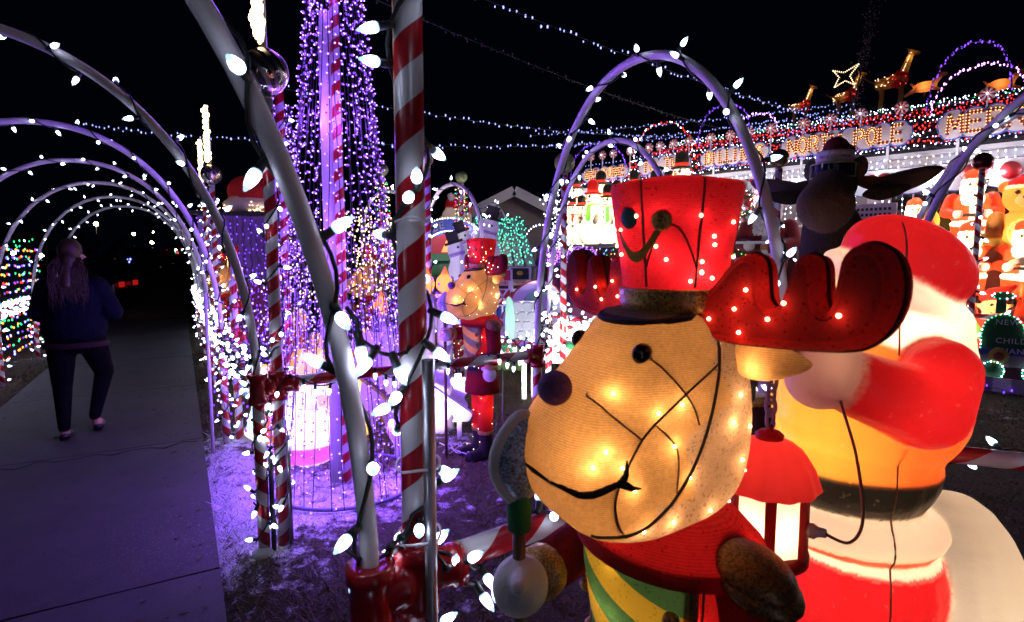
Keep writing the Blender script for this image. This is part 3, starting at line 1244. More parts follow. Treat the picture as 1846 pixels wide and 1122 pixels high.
for i, (s, ca, ct) in enumerate(right_S):
    pa = PP(s, ca); pb = posts_left[i]
    P = pipe_arch(pa, pb, RAIL_Z - .03, 2.48, '%s white pipe arch over the walkway' % ORD[i], 'arches over the walkway', .018 if i == 0 else .0205)
    c9_string(P, .018 if i == 0 else .0205, 'white bulb string wound round the %s walkway arch' % ORD[i], 'bulb strings on the walkway arches',
              spacing=[.135, .135, .125, .12, .12, .12, .12, .07, .07][i], pitch=[.36, .33, .3, .3, .3, .3, .3, .3, .3][i], indiv=i < 4, scale=[1.0, 1.0, 1.0, 1.0, 1.0, 1.05, 1.1, 1, 1][i], spin=i * 1.7)
    # string wound up the posts
    pt = posts_right[i][2]; th = posts_right[i][3]
    up_pts = [V((pt.x, pt.y, z)) for z in np.linspace(.12, th - .02, 40)]
    c9_string(up_pts, .0295 if i == 0 else .032, 'white bulb string wound up the %s tall walkway post' % ORD[i], 'bulb strings on the posts', spacing=[.062, .075, .045, .04, .035, .035, .035, .04, .04][i], pitch=[.34, .30, .2, .2, .2, .2, .2, .2, .2][i], indiv=i < 3, scale=.95, spin=i + .5)
    c9_string([V((pa.x, pa.y, z)) for z in np.linspace(.08, RAIL_Z - .1, 20)], .031, 'white bulb string wound up the %s short walkway post' % ORD[i], 'bulb strings on the posts', spacing=[.085, .09, .05, .04, .035, .035, .035, .04, .04][i], pitch=.25, indiv=i < 3, scale=.95, spin=i * 2.5)


def rail(p0, p1, label, z0=RAIL_Z, z1=None, r=.030, mat=None, group='striped rails between the posts'):
    a = V((p0[0], p0[1], z0)); b_ = V((p1[0], p1[1], z1 if z1 is not None else z0))
    d = (b_ - a)
    t = thing('candy_rail', label, 'rail', a, group=group)
    b = MB(); b.lathe([(0, 0), (r, 0), (r, d.length), (0, d.length)], 20)
    o_ = b.build('pipe', mat or mt_rail, t)
    o_.matrix_local = frame_to(V((0, 0, 0)), d)
    return [a.lerp(b_, k / 20) for k in range(21)]


for i in range(1, 6):
    a, b_ = posts_right[i][1], posts_right[i + 1][1]
    P = rail(a, b_, 'striped rail along the walkway between %s and %s right posts' % (ORD[i], ORD[i + 1]))
    c9_string(P, .031, 'thick bulb garland on the walkway rail past the %s right post' % ORD[i], 'bulb garlands on the walkway rails', spacing=[0, .035, .017, .016, .016, .016, .016][i], pitch=.16, indiv=i < 2, scale=.95)
for i in range(3, 6):
    P = rail(posts_left[i], posts_left[i + 1], 'striped rail left of the walkway past the %s left post' % ORD[i])
    c9_string(P, .031, 'thick bulb garland on the rail past the %s left post' % ORD[i], 'bulb garlands on the walkway rails', spacing=.015, pitch=.16, indiv=False, scale=1.1)
for i in range(3, 7):
    pa = posts_left[i]
    c9_string([V((pa.x, pa.y, z)) for z in np.linspace(.08, RAIL_Z - .1, 20)], .031, 'white bulb string wound up the %s left walkway post' % ORD[i], 'bulb strings on the posts', spacing=.04, pitch=.2, indiv=False, scale=1.1)

# coloured lattice of small lamps hanging left of the walkway
mixed = [mt_redled, mt_greenled, mt_blue_far, mt_orangeled, mt_purple_far]
for k in range(3):
    a = PP(7.0 + k * 2.0, -2.15); b_ = PP(8.95 + k * 2.0, -2.15)
    t = thing('net_light', 'net of red green and blue lamps left of the walkway, %s panel' % ORD[k], 'net light', a, group='coloured net lights')
    wb, lb = MB(), MB()
    nx_, nz_ = 17, 13
    for i in range(nx_):
        for sgn in (1, -1):
            pts = []
            for j in range(nz_):
                xx_ = i + sgn * (j % 2) * .5
                pts.append((b_ - a) * (xx_ / nx_) + V((0, 0, .15 + j * .125)))
            wb.tube(pts, .002, 3, caps=False)
            if sgn == 1:
                for q_ in pts:
                    if R.random() < .8:
                        lb.ball(q_ + V((R.uniform(-.02, .02), R.uniform(-.03, .03), R.uniform(-.02, .02))), (.012, .012, .018), 5, 4, mi=R.randrange(5))
    wb.build('wire', mt_wire, t); lb.build('bulbs', mixed, t, kind='stuff')

# glowing rope lights above the balls, and the balls
for i, lab in ((1, 'large mirror ball on the post beside the nearest upright pipe'), (3, 'mirror ball on the tall post over the far arches'), (4, 'smaller mirror ball partly behind the white arch pipe')):
    pt = posts_right[i][2]
    top_ball(pt, 2.455, .11, mt_ballmat, lab)
    P = [V((pt.x - .03 + .012 * math.sin(k * 1.9), pt.y - .02, 2.60 + .56 * k / 30)) for k in range(31)]
    P2 = P + [V((q_.x + .028, q_.y - .012, q_.z)) for q_ in reversed(P)]
    mini_string(P2, ['', 'thick warm rope light above the large mirror ball', '', 'warm rope light above the far mirror ball', 'warm rope light furthest along the walkway'][i], mt_warm, 'rope lights over the balls', spacing=.013, size=.016, jitter=.014, wire_r=.008, wmat=mt_warm_soft, name='rope_light')

# ------------------------------------------------------------------ garden gate arches and rails
gL, gR = V((.17, 3.78, 0)), V((1.0, 2.02, 0))
g2L, g2R = V((.37, 5.72, 0)), V((1.25, 4.0, 0))
r1L, r1R = V((2.42, 3.55, 0)), V((3.25, 1.8, 0))
r2L, r2R = V((2.95, 4.4, 0)), V((3.75, 2.7, 0))


def gate_post(p, label, h=RAIL_Z - .04, arms=(), mat=None):
    t = thing('candy_post', label, 'striped post', p, group='striped posts in the garden')
    stripe_pole(t, (0, 0), h, .030, mat or mt_candyR)
    fitting(t, (0, 0), RAIL_Z - .01, arms, .041, 'socket')
    return t


pc = posts_right[0][2]; p2 = posts_right[1][2]
gate_post(gL, 'short striped post with round red joint at the foot of the big garden arch', arms=[(p2 - gL, .09), (V((.25, 1.94, 0)), .08)])
gate_post(gR, 'short striped post hidden behind the front reindeer', arms=[(pc - gR, .09)])
gate_post(g2L, 'short striped post at the foot of the smaller garden arch', arms=[])
gate_post(g2R, 'short striped post at the right foot of the smaller garden arch', arms=[])
gate_post(r1L, 'short striped post right of the lit standing figure', arms=[])
gate_post(r2L, 'short striped post by the seated figures on the right', arms=[])
for nm, (a, b_), lab, sp, ind, scl in (('g1', (gL, gR), 'big white garden arch framing the roof signs', .12, True, 1.05), ('g2', (g2L, g2R), 'smaller white garden arch under the big one', .15, True, 1.15),
                            ('r1', (r1L, r1R), 'white arch pipe leaning across the right edge', .2, True, 1.1), ('r2', (r2L, r2R), 'second white arch pipe at the right edge', .2, True, 1.2)):
    P = pipe_arch(a, b_, RAIL_Z - .03, 2.5, lab, 'garden arches', .021)
    c9_string(P, .021, 'white bulb string wound round the ' + lab.replace('white ', '').split(' framing')[0], 'bulb strings on the garden arches', spacing=sp, pitch=.36, indiv=ind, scale=scl, spin=2.2)
P = rail(p2, gL, 'long striped rail in front of the purple cone of lights', RAIL_Z)
c9_string(P, .031, 'hanging bulb string under the long striped rail', 'bulb strings on the rails', spacing=.062, pitch=.4, hang=.8, scale=1.0)
P = rail(pc, gR, 'striped rail running from the nearest post behind the front reindeer', RAIL_Z)
c9_string(P, .031, 'bulb string wound round the rail beside the front reindeer', 'bulb strings on the rails', spacing=.07, pitch=.28)
P = rail(V((1.25, 2.0, 0)), V((2.35, 1.55, 0)), 'striped rail behind the glowing bearded figure', RAIL_Z - .02)
c9_string(P, .031, 'bulb string wound round the rail at the right edge', 'bulb strings on the rails', spacing=.12, pitch=.4)
P = rail(gL, g2L, 'striped rail from the big arch back to the smaller arch', RAIL_Z)
c9_string(P, .031, 'bulb string on the rail between the two garden arches', 'bulb strings on the rails', spacing=.05, pitch=.25)
a = PX(880, 537, 7.0); b_ = PX(1095, 590, 5.3)
P = rail(a, b_, 'dark striped rail crossing in front of the cutouts', a.z, b_.z)
c9_string(P, .031, 'dense bulb string on the rail in front of the cutouts', 'bulb strings on the rails', spacing=.05, pitch=.16, scale=1.15)
a = PX(890, 612, 5.6); b_ = PX(985, 626, 4.6)
P = rail(a, b_, 'lower striped rail left of the big garden arch', a.z, b_.z)
c9_string(P, .031, 'bulb string on the lower rail left of the arch', 'bulb strings on the rails', spacing=.06, pitch=.2, scale=1.1)
a = PX(1712, 566, 6.9); b_ = PX(1900, 580, 6.5)
P = rail(a, b_, 'striped rail in front of the toy train board', a.z, b_.z)
c9_string(P, .031, 'bulb string on the rail by the toy train board', 'bulb strings on the rails', spacing=.16, pitch=.4, scale=1.5, indiv=False)

gposts = [  # place, height, ball, ball radius, hand, label
    ((.52, 5.75), 2.36, mt_greenball, .10, mt_candyL, 'at the foot of the smaller garden arch', 'tarnished glass ball behind the big garden arch'),
    (tuple(PX(1405, 288, 5.4))[:2], 2.36, mt_goldball, .085, mt_candyL, 'behind the right leg of the big arch', 'tarnished gold ball beside the moose hat'),
    (tuple(PX(1772, 292, 6.7))[:2], 2.52, mt_maroonball, .105, mt_candyL, 'in front of the seated figures on the right', 'maroon ball on the post at the right'),
    (tuple(PX(769, 270, 5.3))[:2], 2.36, mt_goldball, .06, mt_candyR, 'just right of the nearest post', 'small brown ball on a thin post by the nearest post'),
    (tuple(PX(508, 300, 4.55))[:2], 2.86, mt_maroonball, .055, mt_candyR, 'in the purple drape of lights', 'small dark ball above the purple drape of lights'),
    (tuple(PX(1440, 560, 7.6))[:2], 1.6, mt_redpaint, .05, mt_candyR, 'beside the standing figure in cloth', 'small red ball on a short post by the porch'),
]
gp_pos = []
for k, (p, h, bm, br, hand, lab, blab) in enumerate(gposts):
    t = thing('candy_post', 'tall red and white striped post ' + lab, 'striped post', (p[0], p[1], 0), group='striped posts in the garden')
    stripe_pole(t, (0, 0), h, .032, hand)
    b = MB(); b.lathe([(0, 0), (.038, 0), (.038, .05), (.033, .06)], 16); b.build('base_collar', mt_pvc, t)
    top_ball(p, h + br + .01, br, bm, blab)
    c9_string([V((p[0], p[1], z)) for z in np.linspace(.15, h - .02, 30)], .033, 'white bulb string wound up the post ' + lab, 'bulb strings on the posts', spacing=[.09, .10, .13, .085, .16, .1][k], pitch=.3, scale=[1.15, 1.1, 1.5, 1.1, 1.1, 1.2][k], spin=k)
    gp_pos.append(p)

# ------------------------------------------------------------------ cones and columns of small lamps
def light_cone(c, z_top, r0, n, label, led, spacing, size, rad_top=.05, ring=True, post=True, group='cones of lamps', wire_r=.0028, z0=.03, lit=1.0, sag=True, glow=0.0):
    tip = led is mt_purple
    t = thing('light_tree', label, 'light tree', (c[0], c[1], 0), group=group)
    if post:
        stripe_pole(t, (0, 0), z_top, .031, mt_candyR)
    if ring:
        MB().tube([V((math.cos(2 * PI * k / 48) * r0, math.sin(2 * PI * k / 48) * r0, .03)) for k in range(48)], .012, 8, closed=True).build('ground_ring', solid('blue_hose', (.25, .22, .5), .4), t)
    leds = led if isinstance(led, list) else [led]
    for k in range(n):
        q = 2 * PI * (k + R.uniform(-.25, .25)) / n
        pts = []
        for j in range(25):
            f = j / 24
            rr = r0 + (rad_top - r0) * f
            rr *= 1 + (.05 * math.sin(f * 9 + k) if sag else 0)
            z = z0 + (z_top - z0) * f
            pts.append(V((math.cos(q + .04 * math.sin(f * 11 + k * 2)) * rr, math.sin(q + .04 * math.sin(f * 11 + k * 2)) * rr, z)))
        MB().tube(pts, wire_r, 4, caps=False).build('strand_wire', mt_blackwire, t)
        lb = MB()
        for p_ in resample(pts, spacing):
            if R.random() > lit:
                continue
            o_ = V((R.uniform(-1, 1), R.uniform(-1, 1), R.uniform(-.6, .6)))
            o_.normalize()
            d = (o_ + V((math.cos(q), math.sin(q), 0)) * .6).normalized()
            X = frame_to(p_ + d * .016, d)
            if tip:
                lb.lathe([(.6 * size, -.3 * size), (.85 * size, .5 * size), (.62 * size, 1.3 * size)], 5, 0, X)
                lb.lathe([(.62 * size, 1.3 * size), (.5 * size, 1.75 * size), (0, 2.1 * size)], 5, 1, X)
            else:
                lb.lathe([(.6 * size, -.3 * size), (.85 * size, .5 * size), (.5 * size, 1.6 * size), (0, 2.0 * size)], 5, R.randrange(len(leds)), X)
        lb.build('strand_bulbs', [led, mt_purple_tip] if tip else leds, t, kind='stuff')
        if glow:
            for f in (.06, .2, .36, .55, .78):
                if (k + int(f * 100)) % 3 == 0:
                    rr = (r0 + (rad_top - r0) * f) * 1.04
                    lamp(t, (math.cos(q) * rr, math.sin(q) * rr, z0 + (z_top - z0) * f), glow, (.26, .075, 1.0), .03)
    return t


mega = (-1.13, 3.78)
mt_tree = light_cone(mega, 4.4, .49, 34, 'tall cone of purple lamps on a striped pole behind the near pipe', mt_purple, .060, .0086, rad_top=.025, glow=2.9)
b = MB(); b.lathe([(0, 0), (.05, 0), (.048, 3.0), (.03, 3.12), (0, 3.12)], 20)
b.build('sleeve_pipe', mt_pvc, mt_tree, loc=V((-.075, .05, 0)))
pd = PX(512, 300, 4.6)
light_cone((pd.x - .02, pd.y + .05), 2.75, .21, 16, 'narrow purple drape of lamps left of the tall cone', mt_purple, .055, .0085, rad_top=.06, post=False, ring=False, glow=1.4)
pm = [(GX(680, 700)[0] * 0 + PX(690, 400, 6.6).x, 6.6), (PX(832, 400, 7.2).x, 7.2)]
mini_mix = [mt_warm_soft, mt_purple_far, mt_redled, mt_warm_soft, mt_greenled]
for k, (p, lab) in enumerate(((pm[0], 'slim column of mixed mini lamps behind the purple cone'), (pm[1], 'slim column of mixed mini lamps beside the coffee sign'))):
    lamp(light_cone(p, 2.42, .15, 10, lab, mini_mix, .05, .007, rad_top=.05, ring=False, group='columns of mixed lamps'), (.2, .2, 1.9), 9, (1, .75, .7), .08)  # lamp added beside each column to brighten the gable behind
    top_ball(p, 2.53, .075, mt_greenball, ['green glitter ball over the column behind the purple cone', 'green glitter ball over the column beside the coffee sign'][k])
# loose purple strands laid and hung across the low garden behind the cone
for k in range(9):
    x0 = -2.25 + k * .17; y0 = 4.9 + .25 * math.sin(k * 2.0)
    pts = [V((x0 + .5 * j / 14, y0 + .12 * math.sin(j * 1.3 + k), .35 + .55 * abs(math.sin(j * .7 + k * .8)) + .06 * k)) for j in range(15)]
    mini_string(pts, 'loose strand of purple lamps hung low behind the cone, %s from the left' % ORD[k].replace('nearest', 'first'), mt_purple, 'loose purple strands', spacing=.06, size=.009, jitter=.035)
    lamp(bpy.data.objects[COL.objects[-1].name].parent, (.25, 0, .3), 1.8, (.28, .09, 1.0), .03)

# purple curtains of lamps hung between poles behind the cone
for k, (xa, ya, xb, yb, zt_, n_) in enumerate(((-2.75, 5.6, -1.75, 5.2, 1.5, 22), (-1.75, 5.25, -.95, 5.0, 1.15, 18), (-2.35, 4.35, -1.75, 4.6, 1.25, 12))):
    t = thing('curtain_lights', 'curtain of small purple lamps behind the cone, %s' % ['furthest left', 'nearest the giant candles', 'beside the second pair of posts'][k], 'curtain lights', (xa, ya, 0), group='purple curtains of lamps')
    wb, lb = MB(), MB()
    wb.tube([V(((xb - xa) * j / 12, (yb - ya) * j / 12, zt_ - .12 * math.sin(PI * j / 12))) for j in range(13)], .004, 4, caps=False)
    for i in range(n_):
        f = (i + .5) / n_
        c = V(((xb - xa) * f, (yb - ya) * f, 0)); top = zt_ - .12 * math.sin(PI * f); L = top - R.uniform(.1, .4)
        wb.tube([c + V((R.uniform(-.02, .02), R.uniform(-.02, .02), top - L * j / 5)) for j in range(6)], .0025, 4, caps=False)
        for j in range(int(L / .06)):
            p_ = c + V((R.uniform(-.03, .03), R.uniform(-.03, .03), top - .06 * j - R.uniform(0, .03)))
            lb.ball(p_, (.0075, .0075, .011), 5, 4, mi=0 if R.random() < .6 else 1)
    wb.build('wire', mt_blackwire, t); lb.build('bulbs', [mt_purple, mt_purple_tip], t, kind='stuff')
    for x in (0, 1):
        MB().tube([V(((xb - xa) * x, (yb - ya) * x, 0)), V(((xb - xa) * x, (yb - ya) * x, zt_ + .02))], .014, 8).build('pole', mt_pvc, t)
    lamp(t, ((xb - xa) * .5, (yb - ya) * .5 - .1, .8), 2.5, (.28, .09, 1.0), .05)

# ------------------------------------------------------------------ strings overhead
def overhead(u0, v0, Y0, u1, v1, Y1, sag, label, led, spacing=.17, size=.017, lit=1.0, jit=.03):
    a, b_ = PX(u0, v0, Y0), PX(u1, v1, Y1)
    pts = [a.lerp(b_, k / 40) - V((0, 0, sag * 4 * (k / 40) * (1 - k / 40))) for k in range(41)]
    return mini_string(pts, label, led, 'strings stretched overhead', spacing=spacing, size=size, jitter=jit, wire_r=.0035, wmat=mt_dark, lit=lit)


overhead(840, -15, 5.0, 1525, 222, 12.0, .12, 'highest white light string running down to the roof', mt_string_far, .105, .0105)
overhead(660, -8, 5.0, 1300, 232, 11.5, .1, 'unlit dark light string crossing below the highest one', mt_dark, .07, .012)
overhead(500, 158, 6.0, 1180, 245, 11.5, .12, 'white light string from the purple cone to the roof', mt_string_far, .105, .0105)
overhead(150, 225, 11, 760, 262, 8.0, .08, 'white light string behind the walkway arches', mt_string_far, .13, .014)
overhead(640, 258, 7.5, 1230, 245, 12, .12, 'lower white light string above the coffee sign', mt_string_far, .105, .0105)
overhead(980, 265, 9, 1420, 215, 12.5, .05, 'white light string over the roof ridge', mt_string_far, .09, .011)
overhead(960, 245, 9, 1500, 190, 13, .04, 'upper white light string over the roof ridge', mt_string_far, .1, .011)
overhead(180, 300, 16, 560, 280, 12, .2, 'faint unlit string low behind the arches', mt_dark, .12, .012)
for k in range(4):
    overhead(1330, 235 - 4 * k, 12.2, 1548, 185 + 9 * k, 12.4, .05 + .07 * k, 'bundle strand of white lamps below the star, %s' % ORD[k].replace('nearest', 'topmost'), mt_string_far, .1, .012)
b0 = PX(1579, -10, 12.6); b1 = PX(1540, 190, 12.6)
t = thing('light_mast', 'dark mast wrapped in unlit lamps behind the star', 'mast', b1)
MB().tube([V((0, 0, 0)), b0 - b1], .02, 8).build('pole', mt_dark, t)
lb = MB()
for k in range(260):
    f = R.random()
    lb.ball((b0 - b1) * f + V((R.gauss(0, .09), R.gauss(0, .05), 0)), .012, 5, 4)
lb.build('bulbs', solid('unlit_lamp', (.3, .28, .25), .3), t, kind='stuff')

# slack wire looped between the paired posts and from the nearest pipe to the nearest post
def slack(p0, p1, dip, label, n=3, scale=1.0):
    p0, p1 = V(p0), V(p1)
    pts = [p0.lerp(p1, k / 12) - V((0, 0, dip * 4 * (k / 12) * (1 - k / 12))) + V((.012 * math.sin(k * 1.7), .012 * math.cos(k * 2.3), 0)) for k in range(13)]
    c9_string(pts, .001, label, 'slack bulb wires between posts', spacing=max(.03, (p1 - p0).length / n), pitch=.4, scale=scale, hang=.3, spin=p0.z * 9)


for i, zs_ in ((1, (.30, .48, .66, .72, 1.05)), (0, (.55, 1.0, 1.45))):
    pa, pt = posts_right[i][1], posts_right[i][2]
    for k, z in enumerate(zs_):
        off = V((-.035, -.02, 0))
        slack(V((pa.x, pa.y, z)) + off, V((pt.x + .03, pt.y - .02, z + .06 * math.sin(k * 2.1))), .05, 'slack wire looped between the %s pair of posts, %s from the ground' % (ORD[i], ORD[k].replace('nearest', 'first')), 2)
pt = posts_right[0][2]
slack((pt.x + .03, pt.y - .03, RAIL_Z + .05), (pt.x + .22, pt.y + .17, RAIL_Z + .02), .10, 'slack wire hanging from the nearest post onto its rail', 3)
# ------------------------------------------------------------------ lights and figures on the roof
def RP(a, t, up=0.06):
    """a place on the front roof slope: a along the house, t from eave (0) to ridge (1)"""
    return HQ(a, -.03 + 3.53 * t, HZ(2.75) + (HZ(ZR) - HZ(2.75)) * t + up)


rows = [(.03, 'w'), (.075, 'r'), (.13, 'r'), (.19, 'w'), (.25, 'w'), (.31, 'r'), (.37, 'r'), (.44, 'r'), (.51, 'w'), (.57, 'w'), (.65, 'r'), (.72, 'r'), (.79, 'r'), (.87, 'w'), (.93, 'g'), (.985, 'w')]
cn = {'w': ('white', [mt_led_far]), 'r': ('red', [mt_redled]), 'g': ('pale green', [mt_greenled, mt_led_far])}
cnt = {}
for t_, k_ in rows:
    cnt[k_] = cnt.get(k_, 0) + 1
    pts = [RP(A0 + .1 + (A1 - .2 - A0) * j / 90, t_ + .012 * math.sin(j * 1.1 + t_ * 30), .05) for j in range(91)]
    mini_string(pts, 'row of %s lamps along the house roof, %s of that colour from the eave' % (cn[k_][0], ORD[cnt[k_] - 1].replace('nearest', 'first')), cn[k_][1], 'rows of lamps along the roof', spacing=.075 if k_ != 'r' else .062, size=.0095 if k_ != 'r' else .0125, jitter=.03)

# icicle lights hanging from the eave
for k in range(6):
    a0 = A0 + .2 + (A1 - .4 - A0) * k / 6; a1 = A0 + .2 + (A1 - .4 - A0) * (k + 1) / 6
    base = HQ(a0, -.05, HZ(2.70))
    t = thing('icicle_lights', 'white icicle lights hanging from the eave, %s stretch from the right' % ORD[k].replace('nearest', 'first'), 'icicle lights', base, group='icicle lights')
    wb, lb = MB(), MB()
    n_ = int((a1 - a0) * HK / .085)
    wb.tube([HQ(a0 + (a1 - a0) * j / 20, -.06, HZ(2.70) + .01 * math.sin(j * 2)) - base for j in range(21)], .003, 4, caps=False)
    for j in range(n_):
        top = HQ(a0 + (a1 - a0) * (j + .5) / n_, -.065, HZ(2.70)) - base
        L = R.choice((.2, .35, .5, .7, .9, 1.15)) * R.uniform(.8, 1.1)
        o0 = R.uniform(0, .07)
        wb.tube([top, top - V((R.uniform(-.02, .02), 0, L))], .002, 3, caps=False)
        for q_ in range(int(L / .085) + 1):
            lb.ball(top - V((R.uniform(-.012, .012), R.uniform(-.012, .012), q_ * .085 + o0)), (.008, .008, .013), 5, 4, mi=0 if R.random() < .75 else 1)
    wb.build('wire', mt_white, t); lb.build('bulbs', [mt_led_far, mt_warm_soft], t, kind='stuff')
    for f in (.17, .5, .83):
        lamp(t, HQ(a0 + (a1 - a0) * f, -.14, HZ(2.42)) - base, 7, (.86, .84, 1.0), .05)

# stroke alphabet for the bulb letters: unit cell 0..1 x 0..1
def arc(cx, cy, rx, ry, a0, a1, n=10):
    return [(cx + rx * math.cos(math.radians(a0 + (a1 - a0) * i / n)), cy + ry * math.sin(math.radians(a0 + (a1 - a0) * i / n))) for i in range(n + 1)]


LET = {
    'W': [[(0, 1), (.25, 0), (.5, .75), (.75, 0), (1, 1)]], 'E': [[(1, 1), (0, 1), (0, 0), (1, 0)], [(0, .52), (.8, .52)]], 'L': [[(0, 1), (0, 0), (.9, 0)]],
    'C': [arc(.5, .5, .5, .5, 45, 315, 14)], 'O': [arc(.5, .5, .5, .5, 0, 360, 18)], 'M': [[(0, 0), (.08, 1), (.5, .25), (.92, 1), (1, 0)]],
    'T': [[(0, 1), (1, 1)], [(.5, 1), (.5, 0)]], 'H': [[(0, 0), (0, 1)], [(1, 0), (1, 1)], [(0, .5), (1, .5)]],
    'B': [[(0, 0), (0, 1), (.6, 1)] + arc(.6, .76, .35, .24, 90, -90, 6)[1:] + [(0, .52)], [(.6, .52)] + arc(.62, .26, .38, .26, 90, -90, 6) + [(0, 0)]],
    'I': [[(.5, 0), (.5, 1)]], 'N': [[(0, 0), (0, 1), (1, 0), (1, 1)]], 'G': [arc(.5, .5, .5, .5, 45, 330, 14) + [(1, .45), (.6, .45)]],
    'S': [arc(.5, .75, .45, .25, 30, 270, 9) + arc(.5, .25, .45, .25, 90, -150, 9)], 'R': [[(0, 0), (0, 1), (.6, 1)] + arc(.6, .75, .38, .25, 90, -90, 7)[1:] + [(0, .5)], [(.5, .5), (1, 0)]],
    'P': [[(0, 0), (0, 1), (.6, 1)] + arc(.6, .74, .38, .26, 90, -90, 7)[1:] + [(0, .48)]], 'Y': [[(0, 1), (.5, .5), (1, 1)], [(.5, .5), (.5, 0)]],
}
mt_letter = solid('dark_red_letter', (.20, .03, .025), .6)
mt_boardpale = solid('pale_cloud_board', (.80, .70, .68), .6, vary=.1)
mt_bulbletter = emit('letter_bulb', (1.0, .42, .15), 2.8, True)


def roof_sign(txt, aL, aR, z0, z1, label, lw=.62):
    x0 = HQ(aL, -.10, 0)
    W = (aL - aR) * HK
    H = z1 - z0
    t = thing('roof_sign', label, 'sign', V((x0.x, x0.y, z0)), group='lit word signs along the eave')
    X = face_mat(V((0, 0, 0)), -FD)
    # cloud shaped outline
    o_ = []
    nb_ = max(5, int(W / .2)); r_ = W / nb_ / 2
    for i in range(nb_):
        o_ += [(W * i / nb_ + r_ - r_ * 1.02 * math.cos(PI * j / 6), H - r_ * .75 + r_ * .75 * math.sin(PI * j / 6)) for j in range(7)]
    o_ += [(W + .05, H * .7), (W + .06, H * .45), (W + .03, H * .2)]
    for i in reversed(range(nb_)):
        o_ += [(W * i / nb_ + r_ + r_ * 1.02 * math.cos(PI * j / 6), r_ * .5 - r_ * .5 * math.sin(PI * j / 6)) for j in range(7)]
    o_ += [(-.03, H * .2), (-.06, H * .45), (-.05, H * .7)]
    MB().slab(o_, .03, 0, X=X).build('board', mt_boardpale, t)
    MB().tube([X @ V((x, -.016, z)) for x, z in o_], .010, 5, closed=True).build('edge', mt_bluepaint, t)
    for fx in (.15, .85):
        b = MB(); b.box(X @ V((W * fx, .06, -.14)), (.03, .03, .5), rz=math.atan2(-FD.y, -FD.x)); b.build('leg_brace', mt_trim, t)
    lb = MB()  # bulb rows below and above; the upper row added to light the board
    for p_ in resample([V((-.04 + (W + .08) * k / 10, -.10, -.035)) for k in range(11)], .055) + resample([V((-.04 + (W + .08) * k / 10, -.12, H + .045)) for k in range(11)], .09):
        lb.ball(X @ (p_ + V((0, R.uniform(-.02, .02), R.uniform(-.012, .012)))), .0095, 5, 4)
    lb.build('edge_bulbs', mt_string_far, t, kind='stuff')
    for f in (.12, .5, .88):  # unseen lamps added in front to brighten the board
        lamp(t, X @ V((W * f, -.28, -.06)), 1.8, (.95, .86, .95), .04)
    n_ = len(txt)
    cw = W * .94 / n_
    for i, ch in enumerate(txt):
        if ch == ' ':
            continue
        lx = W * .03 + cw * i + cw * (1 - lw) / 2; lz = H * .2
        ww = cw * lw if ch != 'I' else cw * .3
        hh_ = H * .62
        b, lb = MB(), MB()
        for st in LET[ch]:
            P2 = [V((lx + x * ww, 0, lz + z * hh_)) for x, z in st]
            hw_ = .020
            for p_, q_ in zip(P2, P2[1:]):
                d = (q_ - p_)
                if d.length < 1e-6:
                    continue
                c = (p_ + q_) / 2
                b.box(V((c.x, -.022, c.z)), (d.length + .03, .010, hw_ * 2), ry=-math.atan2(d.z, d.x), X=X)
            for side in (-1, 1):
                for p_, q_ in zip(P2, P2[1:]):
                    d = (q_ - p_); L = d.length
                    if L < 1e-6:
                        continue
                    nrm = V((-d.z, 0, d.x)).normalized()
                    m_ = max(1, round(L / .044))
                    for j in range(m_):
                        c = p_ + d * ((j + .5) / m_) + nrm * side * hw_ * .78
                        lb.ball(X @ V((c.x, -.032, c.z)), .0075, 5, 4)
        lt = b.build('letter', mt_letter, t)
        lb.build('letter_bulbs', mt_bulbletter, lt, kind='stuff')
    return t


roof_sign('WELCOME', 5.88, 4.99, HZ(2.84), HZ(3.07), 'lit cloud shaped roof sign reading WELCOME', .7)
roof_sign('TO THE', 4.70, 3.88, HZ(2.84), HZ(3.10), 'lit cloud shaped roof sign reading TO THE', .72)
roof_sign('BILLINGS', 3.63, 2.72, HZ(2.84), HZ(3.10), 'lit cloud shaped roof sign reading BILLINGS', .72)
roof_sign('NORTH POLE', 2.48, 1.10, HZ(2.83), HZ(3.12), 'lit cloud shaped roof sign reading NORTH POLE', .72)
roof_sign('MERRY', .78, -.13, HZ(2.83), HZ(3.15), 'lit cloud shaped roof sign reading MERRY', .74)

# peppermint sweets on sticks above the signs
mt_mint, nt, out = new_mat('peppermint_swirl')
tc = nd(nt, 'TexCoord'); sx = nd(nt, 'SeparateXYZ'); nt.links.new(tc.outputs['Object'], sx.inputs[0])
a = math_n(nt, 'MULTIPLY', math_n(nt, 'ARCTAN2', sx.outputs[2], sx.outputs[0]), 8 / (2 * PI))
st = math_n(nt, 'GREATER_THAN', math_n(nt, 'FRACT', a), .5)
p = nd(nt, 'BsdfPrincipled'); p.inputs['Roughness'].default_value = .3
nt.links.new(mix_c(nt, st, (.75, .72, .72), (.45, .02, .03)), p.inputs['Base Color'])
tl = nd(nt, 'BsdfTranslucent'); nt.links.new(mix_c(nt, st, (.75, .72, .72), (.45, .02, .03)), tl.inputs[0])
mx = nd(nt, 'MixShader'); mx.inputs[0].default_value = .4
nt.links.new(p.outputs[0], mx.inputs[1]); nt.links.new(tl.outputs[0], mx.inputs[2]); nt.links.new(mx.outputs[0], out.inputs[0])
